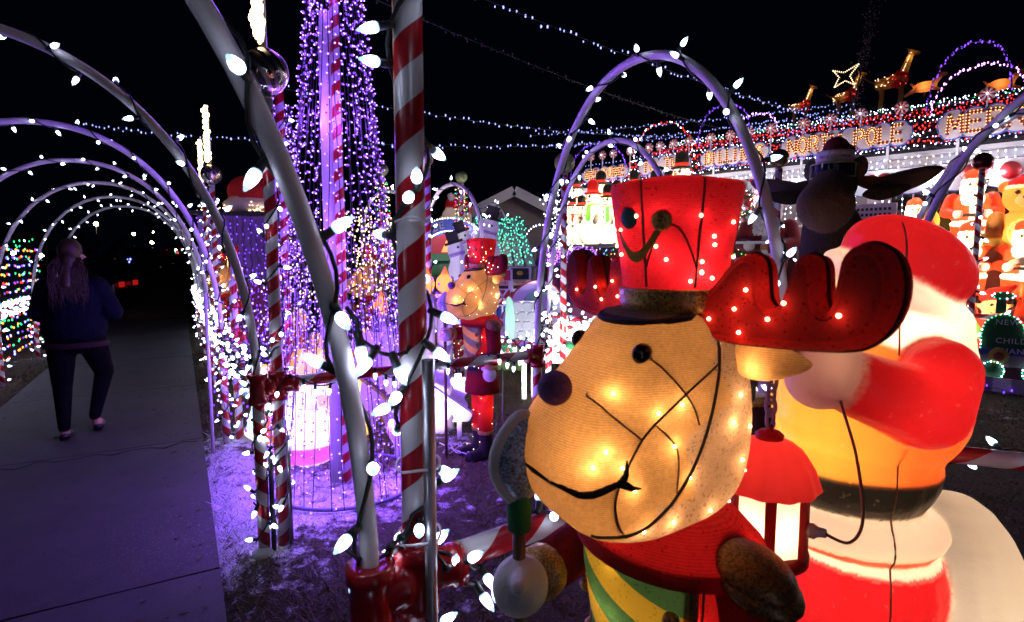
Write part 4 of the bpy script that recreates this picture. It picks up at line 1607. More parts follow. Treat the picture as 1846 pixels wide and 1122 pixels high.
mints = [(5.80, 'first', 'WELCOME'), (5.55, 'second', 'WELCOME'), (5.32, 'third', 'WELCOME'), (4.98, 'fourth', 'WELCOME'), (4.62, 'first', 'TO THE'), (4.42, 'second', 'TO THE'), (4.18, 'third', 'TO THE'), (3.92, 'fourth', 'TO THE'),
         (3.57, 'first', 'BILLINGS'), (3.27, 'second', 'BILLINGS'), (3.0, 'third', 'BILLINGS'), (2.7, 'fourth', 'BILLINGS'), (2.28, 'first', 'NORTH POLE'), (1.96, 'second', 'NORTH POLE'), (1.62, 'third', 'NORTH POLE'), (1.2, 'fourth', 'NORTH POLE'), (.42, 'only', 'MERRY')]
disc = MB(); disc.lathe([(0, -.022), (.075, -.02), (.092, -.008), (.092, .008), (.075, .02), (0, .022)], 24, X=M.Rotation(PI / 2, 4, 'X'))
disc_me = disc.mesh('sweet', mt_mint)
st_b = MB(); st_b.lathe([(0, -.42), (.012, -.42), (.012, -.085), (0, -.085)], 8); st_me = st_b.mesh('stick', mt_white)
for k, (a, o_, wd) in enumerate(mints):
    t = thing('peppermint_lollipop', '%s red and white peppermint lollipop above the %s sign' % (o_, wd), 'lollipop', HQ(a, -.02, HZ(3.28)), math.atan2(-FD.y, -FD.x), 'peppermint lollipops')
    obj('sweet', disc_me, t); obj('stick', st_me, t)
    lamp(t, (0, -.12, 0), .22, [(1, .75, .7), (1, .7, .9), (.7, .9, 1), (1, .6, .6)][k % 4], .02)
    b = MB(); b.ball((0, -.045, 0), .011, 6, 5); b.build('bulb', mt_led_far if k % 3 else mt_warm_soft, t)

# wire-frame giraffes lit from within, on the ridge
mt_gy = lantern_cloth('giraffe_gold_cloth', (.75, .42, .10), .6, 40)
mt_gr = lantern_cloth('giraffe_red_vest', (.55, .02, .02), .6, 40)


def giraffe(a, z, h, label):
    t = thing('lit_giraffe', label, 'giraffe', HQ(a, 3.3, z), math.atan2(-FD.y, -FD.x), 'lit giraffes on the roof')
    s = h
    body = blob([('c', (-.22 * s, 0, .42 * s), (.10 * s, 0, .46 * s), .10 * s, .12 * s), ('c', (.10 * s, 0, .46 * s), (.24 * s, 0, .88 * s), .085 * s, .04 * s), ('c', (.23 * s, 0, .90 * s), (.35 * s, 0, .85 * s), .045 * s, .028 * s),
                 ('c', (.2 * s, .03 * s, .93 * s), (.17 * s, .06 * s, .97 * s), .018 * s, .012 * s), ('c', (.2 * s, -.03 * s, .93 * s), (.17 * s, -.06 * s, .97 * s), .018 * s, .012 * s)], .016 * s, 3)
    body.materials.append(mt_gy); obj('body', body, t)
    b = MB()
    for x in (-.2, .1):
        for y in (-.05, .05):
            b.tube([V((x * s, y * s, .42 * s)), V(((x + .02) * s, y * s, .2 * s)), V((x * s, y * s, 0))], [.04 * s, .026 * s, .022 * s], 8)
    b.build('legs', mt_gy, t)
    b = MB(); b.lathe([(.105 * s, -.12 * s), (.118 * s, -.02 * s), (.112 * s, .1 * s), (.1 * s, .14 * s)], 14, X=M.Translation((.08 * s, 0, .44 * s)) @ M.Rotation(.35, 4, 'Y')); b.build('vest', mt_gr, t)
    MB().tube([V((-.3 * s, 0, .46 * s)), V((-.40 * s, 0, .52 * s)), V((-.47 * s, 0, .58 * s))], [.012 * s, .01 * s, .014 * s], 6).build('tail', mt_gy, t)
    lb = MB()
    for k in range(90):
        x = R.random()
        if x < .5:
            c = V((R.uniform(-.3, .2), R.choice((-.115, .115)) * R.uniform(.7, 1), R.uniform(.34, .54)))
        else:
            f = R.random(); c = V((.10 + .14 * f, R.choice((-1, 1)) * (.08 - .045 * f), .46 + .42 * f))
        lb.ball(c * s, .009, 5, 4, mi=1 if (-.02 < c.x < .2 and c.z < .52) else 0)
    lb.build('bulbs', [mt_warm_soft, mt_redled], t, kind='stuff')
    lamp(t, (0, 0, .46 * s), .6 * s, (1, .6, .25), .05); lamp(t, (.2 * s, 0, .8 * s), .25 * s, (1, .6, .25), .03)
    return t


giraffe(3.53, HZ(ZR) - .02, .86, 'lit giraffe in red vest on the ridge, left of the star')
giraffe(2.77, HZ(ZR) - .02, .95, 'lit giraffe in red vest on the ridge under the star')
giraffe(2.08, HZ(ZR) + .02, 1.15, 'tallest lit giraffe in red vest, right of the star')

# star outline in warm lamps
c = PX(1527, 138, 12.0)
t = thing('lit_star', 'four pointed star outline of warm lamps above the ridge', 'star', c)
pts = []
for (u, v) in ((1502, 128), (1522, 131), (1549, 115), (1532, 137), (1541, 153), (1524, 146), (1504, 158), (1513, 140)):
    pts.append(PX(u, v, 12.0) - c)
MB().tube(pts, .008, 5, closed=True).build('frame', mt_dark, t)
lb = MB()
for p_ in resample(pts + [pts[0]], .042):
    lb.ball(p_, .012, 5, 4)
lb.build('bulbs', mt_warm_soft, t, kind='stuff')
MB().tube([PX(1530, 150, 12.0) - c, PX(1536, 200, 12.0) - c], .012, 6).build('pole', mt_dark, t)

# moulded flying deer, lit
def deer_colour(p):
    if p.z > .30 and p.x > .28: return (.34, .13, .04)
    if p.z < .02: return (.45, .16, .05)
    return (.62, .24, .06)


deer_me = blob([('e', (0, 0, .1), (.30, .13, .15)), ('c', (.2, 0, .16), (.36, 0, .34), .09, .06), ('e', (.42, 0, .36), (.12, .06, .065)), ('c', (-.22, .05, .06), (-.5, .06, -.06), .065, .03), ('c', (-.22, -.05, .06), (-.46, -.06, -.1), .065, .03),
                ('c', (.2, .05, .04), (.44, .06, -.04), .05, .025), ('c', (.2, -.05, .04), (.42, -.06, -.09), .05, .025), ('c', (-.28, 0, .18), (-.36, 0, .26), .04, .02),
                ('c', (.36, .04, .42), (.30, .12, .62), .016, .012), ('c', (.36, -.04, .42), (.30, -.12, .62), .016, .012), ('c', (.33, .09, .52), (.43, .14, .60), .013, .01), ('c', (.33, -.09, .52), (.43, -.14, .60), .013, .01)], .014, 3)
paint(deer_me, deer_colour); deer_me.materials.append(mt_mould)
for k, (u, v, Y, lab) in enumerate(((1667, 163, 10.3, 'lit orange flying deer left of the purple roof arch'), (1803, 160, 9.6, 'lit orange flying deer framed by the purple roof arch'))):
    c = PX(u, v, Y)
    t = thing('flying_deer', lab, 'deer', c, math.atan2(FD.y, FD.x) + PI, 'lit deer over the roof', .60)
    obj('body', deer_me, t)
    MB().tube([V((0, 0, -.06)), V((0, 0, (HZ(ZR) - .3 - c.z) / .6))], .02, 8).build('pole', mt_dark, t)
    lamp(t, (0, 0, .1), 1.1, (1, .72, .45), .06)

# arches of coloured lamps standing on the ridge
for k, (u0, v0, u1, v1, vt, Y0, Y1, led, lab) in enumerate((
        (1672, 190, 1822, 178, 78, 10.2, 8.9, mt_purple_far, 'tall arch of purple lamps on the roof by MERRY'), (1680, 190, 1850, 195, 118, 10.0, 8.9, mt_magenta_far, 'lower arch of pink lamps inside the purple one'),
        (1258, 268, 1352, 235, 188, 12.6, 11.6, mt_purple_far, 'arch of purple lamps above BILLINGS'), (1142, 300, 1250, 275, 222, 13.2, 12.5, [mt_redled, mt_led_far], 'arch of red and white lamps above TO THE'), (1028, 325, 1128, 308, 258, 14.2, 13.3, mt_purple_far, 'arch of purple lamps above WELCOME'),
        (1326, 240, 1400, 232, 205, 12.2, 11.7, mt_magenta_far, 'short arch of pink lamps right of the BILLINGS arch'))):
    p0, p1 = PX(u0, v0, Y0), PX(u1, v1, Y1)
    tp = PX((u0 + u1) / 2, vt, (Y0 + Y1) / 2).z
    zb = (p0.z + p1.z) / 2
    P = arch_pts(p0, p1, zb, tp, 40)
    t = mini_string(P, lab, led, 'arches of lamps on the roof', spacing=.045, size=.015, jitter=.02, wire_r=.012, cat='light arch', name='lamp_arch', wmat=mt_dark)
# ------------------------------------------------------------------ figures built from rounded masses fused into one skin
def sdf(pr, p):
    if pr[2] == 'e':
        c, r = V(pr[3]), pr[4]
        q = p - c
        if len(pr) > 5:
            q = pr[5].inverted() @ q
        r = r if isinstance(r, (list, tuple)) else (r, r, r)
        k0 = V((q.x / r[0], q.y / r[1], q.z / r[2])).length
        k1 = V((q.x / r[0] ** 2, q.y / r[1] ** 2, q.z / r[2] ** 2)).length
        return k0 * (k0 - 1) / max(k1, 1e-6)
    a, b = V(pr[3]), V(pr[4])
    d = b - a
    t = max(0, min(1, (p - a).dot(d) / max(d.length_squared, 1e-9)))
    return (p - a - d * t).length - (pr[5] + (pr[6] - pr[5]) * t)


def zone_of(prims, p):
    best, bi = 9, 0
    for i, pr in enumerate(prims):
        s = abs(sdf(pr, p))
        if s < best:
            best, bi = s, i
    return prims[bi]


def figure(prims, voxel, smooth=4, over=None, fine=False):
    """prims: (part, colour, 'e', centre, radii[, rot]) or (part, colour, 'c', p0, p1, r0, r1); over(p, zone) may repaint/rename"""
    me = blob([('e', *pr[3:]) if pr[2] == 'e' else ('c', *pr[3:]) for pr in prims], voxel, smooth)

    def z(p):
        pr = zone_of(prims, p)
        nm, c = pr[0], pr[1]
        if over:
            r = over(p, nm)
            if r:
                nm, c = r
        return nm, c
    def soft(p):
        # sprayed edges: average the paint over a small neighbourhood
        e = voxel * .9
        acc = V(z(p)[1]) * 2
        for d in ((e, 0, 0), (-e, 0, 0), (0, e, 0), (0, -e, 0), (0, 0, e), (0, 0, -e)):
            acc += V(z(p + V(d))[1])
        return acc / 8
    paint(me, soft if fine else (lambda p: z(p)[1]))
    return me, (lambda p: z(p)[0])


RED, WHT, SKIN, BLK, PINKW = (.46, .012, .02), (.80, .76, .70), (.72, .42, .28), (.012, .012, .012), (.72, .50, .48)

# ---- the tall fabric reindeer drummers
mt_tan = lantern_cloth('tan_ribbed_cloth', (.72, .43, .20), .62, 62, .0)
mt_tang = lantern_cloth('tan_glitter_cloth', (.66, .44, .32), .55, 62, .10)
mt_redc = lantern_cloth('red_ribbed_cloth', (.50, .012, .018), .62, 60, .03)
mt_antler = lantern_cloth('crimson_antler_cloth', (.34, .010, .012), .55, 75, .05)
mt_hatc = lantern_cloth('red_hat_cloth', (.46, .010, .028), .58, 62, .04)
mt_panelg = lantern_cloth('green_yellow_panel', (.05, .17, .07), .6, 80, .05, stripes=(.36, .30, .03))
mt_panelgrey = lantern_cloth('grey_gold_panel', (.14, .15, .16), .4, 80, .05, stripes=(.5, .27, .07))
mt_goldg = glitter_mat('gold_glitter_braid', (.52, .26, .06), .3)
mt_bronzeg = glitter_mat('bronze_glitter_pad', (.22, .10, .03), .3)
mt_silverg = glitter_mat('silver_blue_glitter', (.42, .50, .64), .25)
mt_fur = solid('white_fleece', (.74, .70, .70), .95, vary=.15, nscale=30, bmp=.7, bscale=120)
mt_pom = solid('plum_pompom', (.22, .09, .27), .95, vary=.4, nscale=60, bmp=.9, bscale=160)
mt_felt = solid('black_felt', (.008, .007, .008), .95, bmp=.3, bscale=150)
mt_eye = solid('black_glossy_eye', (.008, .008, .010), .08, bmp=0)
mt_brownpole = solid('brown_pole', (.10, .055, .03), .5)
mt_greenfelt = solid('green_felt', (.01, .16, .05), .9)
mt_goldfelt = solid('yellow_felt', (.50, .26, .03), .85)
mt_bluefelt = solid('teal_felt', (.02, .12, .12), .85)
mt_bootc = lantern_cloth('black_boot_cloth', (.015, .012, .02), .3, 60, .05)


def pillow(outline, hw, power=2.6, n=9, spine=None, mats=None):
    """closed outline (x, z) blown up like a cushion to half width hw along y"""
    cx = sum(a for a, _ in outline) / len(outline); cz = sum(b for _, b in outline) / len(outline)
    b = MB()
    k = len(outline)
    vs, fs = [], []
    for i in range(n + 1):
        s = math.sin(PI / 2 * (-1 + 2 * i / n))
        sc_ = max(0.02, (1 - abs(s) ** power) ** (1 / power))
        for (x, z) in outline:
            vs.append((cx + (x - cx) * sc_, s * hw, cz + (z - cz) * sc_))
    for i in range(n):
        for j in range(k):
            a, c = i * k + j, i * k + (j + 1) % k
            fs.append((a, a + k, c + k, c))
    fs.append(tuple(range(k))); fs.append(tuple(n * k + j for j in range(k))[::-1])
    b.add(vs, fs)
    return b


def smooth_loop(pts, n=60):
    """closed Catmull-Rom through the points"""
    k = len(pts); res = []
    per = max(2, n // k)
    for i in range(k):
        p0, p1, p2, p3 = (V(pts[(i + d) % k]) for d in (-1, 0, 1, 2))
        for j in range(per):
            t = j / per
            res.append(tuple(.5 * ((2 * p1) + (p2 - p0) * t + (2 * p0 - 5 * p1 + 4 * p2 - p3) * t * t + (3 * p1 - p0 - 3 * p2 + p3) * t ** 3)))
    return res


HEAD = [(.095, 1.458), (.02, 1.462), (-.055, 1.447), (-.100, 1.38), (-.118, 1.28), (-.108, 1.18), (-.07, 1.12), (.0, 1.09), (.10, 1.08), (.20, 1.10), (.258, 1.155), (.275, 1.22), (.258, 1.275), (.215, 1.33), (.150, 1.40)]
ANTS = [(.03, 1.43), (.055, 1.463), (.095, 1.500), (.130, 1.535), (.150, 1.550), (.170, 1.553), (.187, 1.540), (.192, 1.512), (.196, 1.488), (.208, 1.476), (.222, 1.485), (.236, 1.520), (.248, 1.548), (.262, 1.552), (.276, 1.543), (.281, 1.518), (.283, 1.492), (.291, 1.478), (.299, 1.488), (.304, 1.520), (.310, 1.548), (.326, 1.563), (.348, 1.564), (.368, 1.549), (.378, 1.518), (.374, 1.482), (.358, 1.452), (.33, 1.433), (.28, 1.424), (.2, 1.418), (.1, 1.415)]
_rein = {}


ANTL = smooth_loop(ANTS, 124)
mt_rim = solid('dark_crimson_binding', (.035, .004, .004), .8)


def rein_meshes():
    if _rein:
        return
    hb = pillow(smooth_loop(HEAD, 60), .122, 4.2, 16)
    _rein['headV'], _rein['headF'] = list(hb.v), list(hb.f)
    _rein['head'] = hb
    body = MB()
    _rein['bvh'] = BVHTree.FromPolygons([V(v_) for v_ in hb.v], hb.f)


def reindeer(loc, rz, label, staff_label, panel, nlight=1.0, detail=True):
    rein_meshes()
    t = thing('reindeer_lantern', label, 'reindeer figure', loc, rz, 'lit fabric reindeer in red uniforms')
    bvh = _rein['bvh']

    def on_head(x, z, side, off=.002):
        h = bvh.ray_cast(V((x, side * .5, z)), V((0, -side, 0)))
        if h[0] is None:
            h = bvh.find_nearest(V((x, side * .05, z)))
        return h[0] + h[1].normalized() * off

    # head: snout cloth in front of the cheek seam, glittery cheek behind
    hb = _rein['head']
    def front(c):
        return c.x > .01 + max(0, (1.32 - c.z)) * .45 + max(0, (1.2 - c.z)) * .7
    me = hb.mesh('head', [mt_tan, mt_tang])
    for p_ in me.polygons:
        p_.material_index = 0 if front(p_.center) else 1
    head = obj('head', me, t)
    seam = [(.0, 1.45), (.004, 1.38), (.02, 1.30), (.05, 1.225), (.095, 1.165), (.15, 1.125), (.215, 1.12)]
    inner = [(.004, 1.38), (.09, 1.325), (.155, 1.275), (.195, 1.20), (.19, 1.15), (.165, 1.115)]
    w2 = [(.155, 1.275), (.2, 1.315), (.215, 1.345)]
    w3 = [(.13, 1.295), (.088, 1.25), (.085, 1.18)]
    w4 = [(.135, 1.40), (.10, 1.365), (.06, 1.32), (.045, 1.285)]
    for side in (1, -1):
        for ln_, r_, of_ in ((seam, .0030, .0004), (inner, .0022, -.0009), (w2, .0016, -.0006), (w3, .0016, -.0006), (w4, .0016, -.0006)):
            dense = []
            for q in range(len(ln_) - 1):
                a0, a1, a2, a3 = (V(ln_[max(0, min(len(ln_) - 1, q + d))]) for d in (-1, 0, 1, 2))
                for j in range(7):
                    u_ = j / 7
                    dense.append(tuple(.5 * ((2 * a1) + (a2 - a0) * u_ + (2 * a0 - 5 * a1 + 4 * a2 - a3) * u_ ** 2 + (3 * a1 - a0 - 3 * a2 + a3) * u_ ** 3)))
            dense.append(ln_[-1])
            b = MB(); b.tube([on_head(x, z, side, of_) for x, z in dense], r_, 6); b.build('seam_wire', mt_brownpole, head)
    b = MB()
    mouth = [(.266, 1.205), (.25, 1.198), (.232, 1.199), (.212, 1.207), (.19, 1.214)]
    dense = []
    for a, c in zip(mouth, mouth[1:]):
        dense += [(a[0] + (c[0] - a[0]) * j / 5, a[1] + (c[1] - a[1]) * j / 5) for j in range(5)]
    dense.append(mouth[-1])
    for side in (1, -1):
        b.tube([on_head(x, z, side, 0) for x, z in dense], [.0045 + .002 * math.sin(PI * i / len(dense)) for i in range(len(dense))], 6)
        b.tube([on_head(.19, 1.214, side, 0), on_head(.183, 1.226, side, 0), on_head(.182, 1.248, side, 0)], [.008, .005, .001], 6)
        b.tube([on_head(.19, 1.214, side, 0), on_head(.172, 1.203, side, 0), on_head(.155, 1.200, side, 0)], [.008, .005, .001], 6)
    h0 = bvh.ray_cast(V((.5, 0, 1.205)), V((-1, 0, 0)))[0]
    b.tube([on_head(.266, 1.205, 1, 0), h0, on_head(.266, 1.205, -1, 0)], .0045, 6)
    b.build('mouth', mt_felt, head)
    b = MB(); b.ball((.238, 0, 1.338), .0285, 18, 12); b.build('nose', mt_pom, head)
    for side in (1, -1):
        c = on_head(.135, 1.400, side, 0)
        b = MB(); b.ball(c, (.018, .012, .017), 14, 10); b.build('eye', mt_eye, head)
        leaf = smooth_loop([(0, -.018), (.03, -.035), (.075, -.03), (.125, .0), (.075, .026), (.03, .028), (0, .015)], 42)
        eb = pillow(leaf, .02, 2.0, 6)
        X = M.Translation((-.045, side * .095, 1.385)) @ M.Rotation(side * math.radians(112), 4, 'Z')
        o_ = eb.build('ear', mt_tan, head); o_.matrix_local = X
        ab = MB(); ab.slab(ANTL, .050, .013, layers=4)
        X = M.Translation((-.01, 0, 0)) @ M.Rotation(side * math.radians(92), 4, 'Z')
        o_ = ab.build('antler', mt_antler, t); o_.matrix_local = X
        rim = MB(); rim.tube([V((a, -.0, c)) for a, c in ANTL], .0036, 6, closed=True)
        r_ = rim.build('antler_wire', mt_rim, o_)
    # hat
    hat = MB(); hat.lathe([(.084, 1.455), (.088, 1.50), (.096, 1.56), (.106, 1.62), (.112, 1.665), (.111, 1.672), (.06, 1.682), (0, 1.685)], 40)
    ho = hat.build('hat', mt_hatc, t)
    hat.f = [f for f in hat.f if len(f) == 4]
    def on_hat(phi, z, off=.0):
        rr = .084 + (z - 1.455) * .135 + off
        return V((rr * math.cos(phi), rr * math.sin(phi), z))
    b = MB(); b.lathe([(.087, 1.457), (.0905, 1.46), (.0945, 1.492), (.091, 1.496)], 40); b.build('hat_band', mt_goldg, ho)
    b = MB()
    vis = [(.05 + .085 * math.cos(a), .105 * math.sin(a)) for a in [-PI / 2 + PI * i / 20 for i in range(21)]]
    vis += [(.03, .09), (.02, 0), (.03, -.09)]
    b.slab(vis, .008, .003, X=M.Translation((0, 0, 1.46)) @ M.Rotation(.14, 4, 'Y') @ M.Rotation(PI / 2, 4, 'X'))
    b.build('visor', mt_felt, ho)
    for phi in (-.9, .35, 1.25, 2.4, 3.6):
        MB().tube([on_hat(phi, 1.50 + .17 * k / 6, -.0018) for k in range(7)], .0022, 6).build('seam_wire', mt_brownpole, ho)
    MB().tube([on_hat(.35 + .9 * k / 16, 1.53 + .07 * math.sin(PI * k / 16), -.002) for k in range(17)], .0017, 5).build('seam_wire', mt_brownpole, ho)
    def disc(phi, z, r_, m_, nm):
        n_ = V((math.cos(phi), math.sin(phi), -.13)).normalized()
        X = frame_to(on_hat(phi, z, 0), n_)
        MB().lathe([(0, .006), (r_ * .8, .006), (r_, .002), (r_, -.004)], 20, X=X).build(nm, m_, ho)
    disc(.08, 1.612, .017, mt_bluefelt, 'button'); disc(.66, 1.606, .0165, mt_goldg, 'button')
    b = MB()
    pts = [(-.20 + .86 * k / 16, 1.600 - .052 * math.sin(PI * (k / 16) ** .9)) for k in range(17)]
    vs = []
    for phi, z in pts:
        vs += [on_hat(phi, z - .009, .003), on_hat(phi, z + .009, .003)]
    b.add(vs, [(2 * k, 2 * k + 2, 2 * k + 3, 2 * k + 1) for k in range(16)]); b.build('strap', mt_goldfelt, ho)
    # coat
    b = MB()
    pcut = [.66, .735] + [.735 + .318 * k / 12 for k in range(1, 13)]
    pfl = [(.66, .124), (.74, .120), (.86, .134), (.98, .152), (1.054, .154)]
    def prad(z):
        for (z0, r0), (z1, r1) in zip(pfl, pfl[1:]):
            if z <= z1:
                return r0 + (r1 - r0) * (z - z0) / (z1 - z0)
        return pfl[-1][1]
    b.lathe([(prad(z), z) for z in pcut], 60, ex=.9, ey=1.1)
    keep_ = []
    for q, f in enumerate(b.f):
        if len(f) > 4:
            continue
        c = sum((V(b.v[i_]) for i_ in f), V()) / 4
        half = .35 + .70 * min(1, ((c.z - .735) / .318) * 1.9)
        if c.z > .735 and abs(math.atan2(c.y / 1.1, c.x / .9)) < half - .06:
            continue
        keep_.append(q)
    b.f = [b.f[q] for q in keep_]; b.mi = [0] * len(b.f); b.sm = [True] * len(b.f)
    coat = b.build('coat', mt_redc, t)
    def on_coat(phi, z, off=0):
        pf = [(.66, .124), (.74, .120), (.86, .134), (.98, .152), (1.05, .154), (1.095, .12), (1.11, .08)]
        for (z0, r0), (z1, r1) in zip(pf, pf[1:]):
            if z <= z1:
                rr = r0 + (r1 - r0) * (z - z0) / (z1 - z0) + off
                break
        return V((rr * .9 * math.cos(phi), rr * 1.1 * math.sin(phi), z))
    b = MB(); vs = []; nz, na = 12, 14
    for i in range(nz + 1):
        z = .735 + .318 * i / nz
        half = .95 * math.sin(math.acos(max(-1, min(1, 1 - 1.9 * i / nz))) * .5 + .35) if i < nz else .9
        half = .35 + .70 * min(1, (i / nz) * 1.9)
        for j in range(na + 1):
            vs.append(on_coat(-half + 2 * half * j / na, z, .006))
    b.add(vs, [(i * (na + 1) + j, i * (na + 1) + j + 1, (i + 1) * (na + 1) + j + 1, (i + 1) * (na + 1) + j) for i in range(nz) for j in range(na)])
    b.build('chest_panel', panel, coat)
    b = MB()
    for sgn in (1, -1):
        b.tube([on_coat(sgn * (.35 + .70 * min(1, (i / 12) * 1.9)), .735 + .318 * i / 12, .006) for i in range(13)], .006, 6)
    b.build('panel_braid', mt_bronzeg, coat)
    for z in (.82, .90, .98):
        for sgn in (1, -1):
            b = MB(); b.ball(on_coat(sgn * .82, z, .012), .014, 10, 8); b.build('button', mt_goldg, coat)
    b = MB(); b.lathe([(.085, 1.118), (.12, 1.105), (.168, 1.056), (.172, 1.035)], 36, ex=.92, ey=1.08); b.f = [f for f in b.f if len(f) == 4]; b.mi = [0] * len(b.f); b.sm = [True] * len(b.f); b.build('collar', mt_redc, coat)
    for phi in (1.15, 1.75, 2.4):
        MB().tube([on_coat(phi, .68 + .36 * k / 8, .001) for k in range(9)], .002, 6).build('seam_wire', mt_brownpole, coat)
    MB().tube([on_coat(1.1 + 4.1 * k / 40, .915, .001) for k in range(41)], .0018, 5).build('seam_wire', mt_brownpole, coat)
    b = MB(); b.lathe([(.112, .70), (.122, .67), (.136, .56), (.138, .53)], 30, ex=.95, ey=1.05); b.build('coat_tail', mt_redc, coat)
    b = MB(); b.lathe([(.116, .70), (.121, .70), (.121, .735), (.116, .735)], 30, ex=.95, ey=1.06); b.build('belt', mt_felt, coat)
    for side in (1, -1):
        b = MB(); b.ball((-.015, side * .185, 1.062), (.058, .070, .030), 20, 12, rot=M.Rotation(side * -.25, 4, 'X')); b.ball((-.015, side * .195, 1.045), (.060, .071, .026), 20, 12, rot=M.Rotation(side * -.25, 4, 'X'))
        b.build('epaulette', mt_bronzeg, t)
        if side == 1:
            a0, a1, a2 = V((-.01, .185, 1.03)), V((-.01, .215, .90)), V((.01, .205, .77))
        else:
            a0, a1, a2 = V((-.01, -.18, 1.01)), V((.08, -.17, .955)), V((.20, -.105, .965))
        b = MB(); b.tube([a0, a1, a2], [.055, .052, .046], 14); arm = b.build('arm', mt_redc, t)
        d = (a2 - a1).normalized()
        b = MB(); b.tube([a2 - d * .004, a2 + d * .028], [.049, .050], 14); b.build('cuff', mt_goldg, arm)
        c = a2 + d * .075
        hand = blob([('e', tuple(c), (.052, .046, .055)), ('c', tuple(c + V((.01, -.03 * side, .03))), tuple(c + V((.03, -.055 * side, .035))), .02, .016)], .008, 3)
        hand.materials.append(mt_fur); obj('mitten', hand, arm)
    for side in (1, -1):
        b = MB(); b.tube([V((0, side * .06, .62)), V((.0, side * .062, .42)), V((0, side * .062, .22))], [.066, .060, .054], 14); b.build('trouser_leg', mt_redc, t)
        b = MB(); b.lathe([(.056, .215), (.060, .22), (.060, .24), (.055, .245)], 16); b.build('trouser_braid', mt_goldg, t, loc=V((0, side * .062, 0)))
        bt = blob([('c', (0, side * .062, .235), (0, side * .062, .08), .052, .055), ('c', (.0, side * .062, .055), (.12, side * .075, .045), .055, .052)], .014, 3)
        bt.materials.append(mt_bootc); obj('boot', bt, t)
    b = MB()
    for y in (.1, -.1):
        b.tube([V((-.12, y, .72)), V((-.13, y, .0))], .007, 8)
    b.build('steel_leg', mt_steel, t)
    # small warm lamps just under the cloth, each one lighting the weave around it
    lb = MB()
    spots = []
    rr = random.Random(11)
    for k in range(38):
        x, z = rr.uniform(-.09, .24), rr.uniform(1.11, 1.44)
        side = 1 if k % 2 else -1
        h = bvh.ray_cast(V((x, side * .5, z)), V((0, -side, 0)))
        if h[0] is not None:
            spots.append((h[0], h[1] if h[1].y * side > 0 else -h[1], .05, (1, .60, .26)))
    for k in range(24):
        phi, z = rr.uniform(0, 2 * PI), rr.uniform(1.49, 1.62)
        p_ = on_hat(phi, z); spots.append((p_, V((math.cos(phi), math.sin(phi), 0)), .045, (1, .55, .25)))
    for k in range(22):
        phi, z = rr.uniform(0, 2 * PI), rr.uniform(.72, 1.06)
        p_ = on_coat(phi, z); spots.append((p_, V((math.cos(phi), math.sin(phi), 0)), .045, (1, .55, .25)))
    for side in (1, -1):
        for k, (l, z) in enumerate(((.15, 1.47), (.17, 1.50), (.21, 1.46), (.315, 1.475), (.235, 1.485), (.1, 1.45), (.16, 1.435))):
            a = side * math.radians(92)
            d_ = V((math.cos(a), math.sin(a), 0)); nrm = V((-math.sin(a), math.cos(a), 0))
            for s2 in (1, -1):
                spots.append((V((-.01, 0, z)) + d_ * l + nrm * .026 * s2, nrm * s2, .022, (1, .5, .22)))
        for k in range(9):
            spots.append((V((.058 * math.cos(k * 2.2), side * .062 + .058 * math.sin(k * 2.2), .26 + .04 * k)), V((math.cos(k * 2.2), math.sin(k * 2.2), 0)), .04, (1, .55, .25)))
        for k in range(3):
            spots.append((V((.10 - .05 * k, side * .07, .11 + .05 * k)), V((.3, side * .3, .8)), .02, (1, .6, .3)))
        lamp(t, V((-.060, side * .135, 1.374)), .11 * nlight, (1, .58, .25), .006)
    for k, (p_, n_, pw, col) in enumerate(spots):
        n_ = n_.normalized()
        lb.ball(p_ + n_ * .0005, .0032, 6, 4)
        if detail or k % 4 == 0:
            lamp(t, p_ - n_ * .013, pw * (1.15 if detail else 3.6) * nlight, col, .003)
    lb.build('bulbs', mt_warm, t, kind='stuff')
    lamp(t, (.06, 0, 1.26), .46 * nlight, (1, .60, .28), .05)
    lamp(t, (0, 0, 1.515), .20 * nlight, (1, .60, .40), .04)
    lamp(t, (0, 0, .95), .85 * nlight, (1, .60, .35), .05)
    lamp(t, (0, .06, .42), .30 * nlight, (1, .6, .35), .03); lamp(t, (0, -.06, .42), .30 * nlight, (1, .6, .35), .03)
    lamp(t, (0, .0, .60), .6 * nlight, (1, .60, .35), .04)
    # the staff it carries
    X = t.matrix_basis
    s = thing('glitter_staff', staff_label, 'staff', X @ V((.268, -.07, 0)), rz, 'staffs held by the reindeer')
    b = MB(); b.lathe([(0, 0), (.0115, 0), (.0115, 1.13), (0, 1.13)], 12); b.build('pole', mt_brownpole, s)
    b = MB(); b.lathe([(.012, 1.075), (.021, 1.075), (.022, 1.13), (.014, 1.135)], 14); b.build('collar', mt_greenfelt, s)
    tear = smooth_loop([(-.012, 1.125), (-.045, 1.165), (-.056, 1.205), (-.042, 1.25), (-.012, 1.285), (.018, 1.27), (.048, 1.225), (.05, 1.175), (.018, 1.125)], 45)
    pillow([(a * .86, 1.135 + (c - 1.125) * .88) for a, c in tear], .036, 2.4, 8).build('ornament', mt_silverg, s)
    rim = MB(); rim.tube([V((a * .86, 0, 1.135 + (c - 1.125) * .88)) for a, c in tear], .012, 8, closed=True); rim.build('fleece_rim', mt_fur, s)
    return t


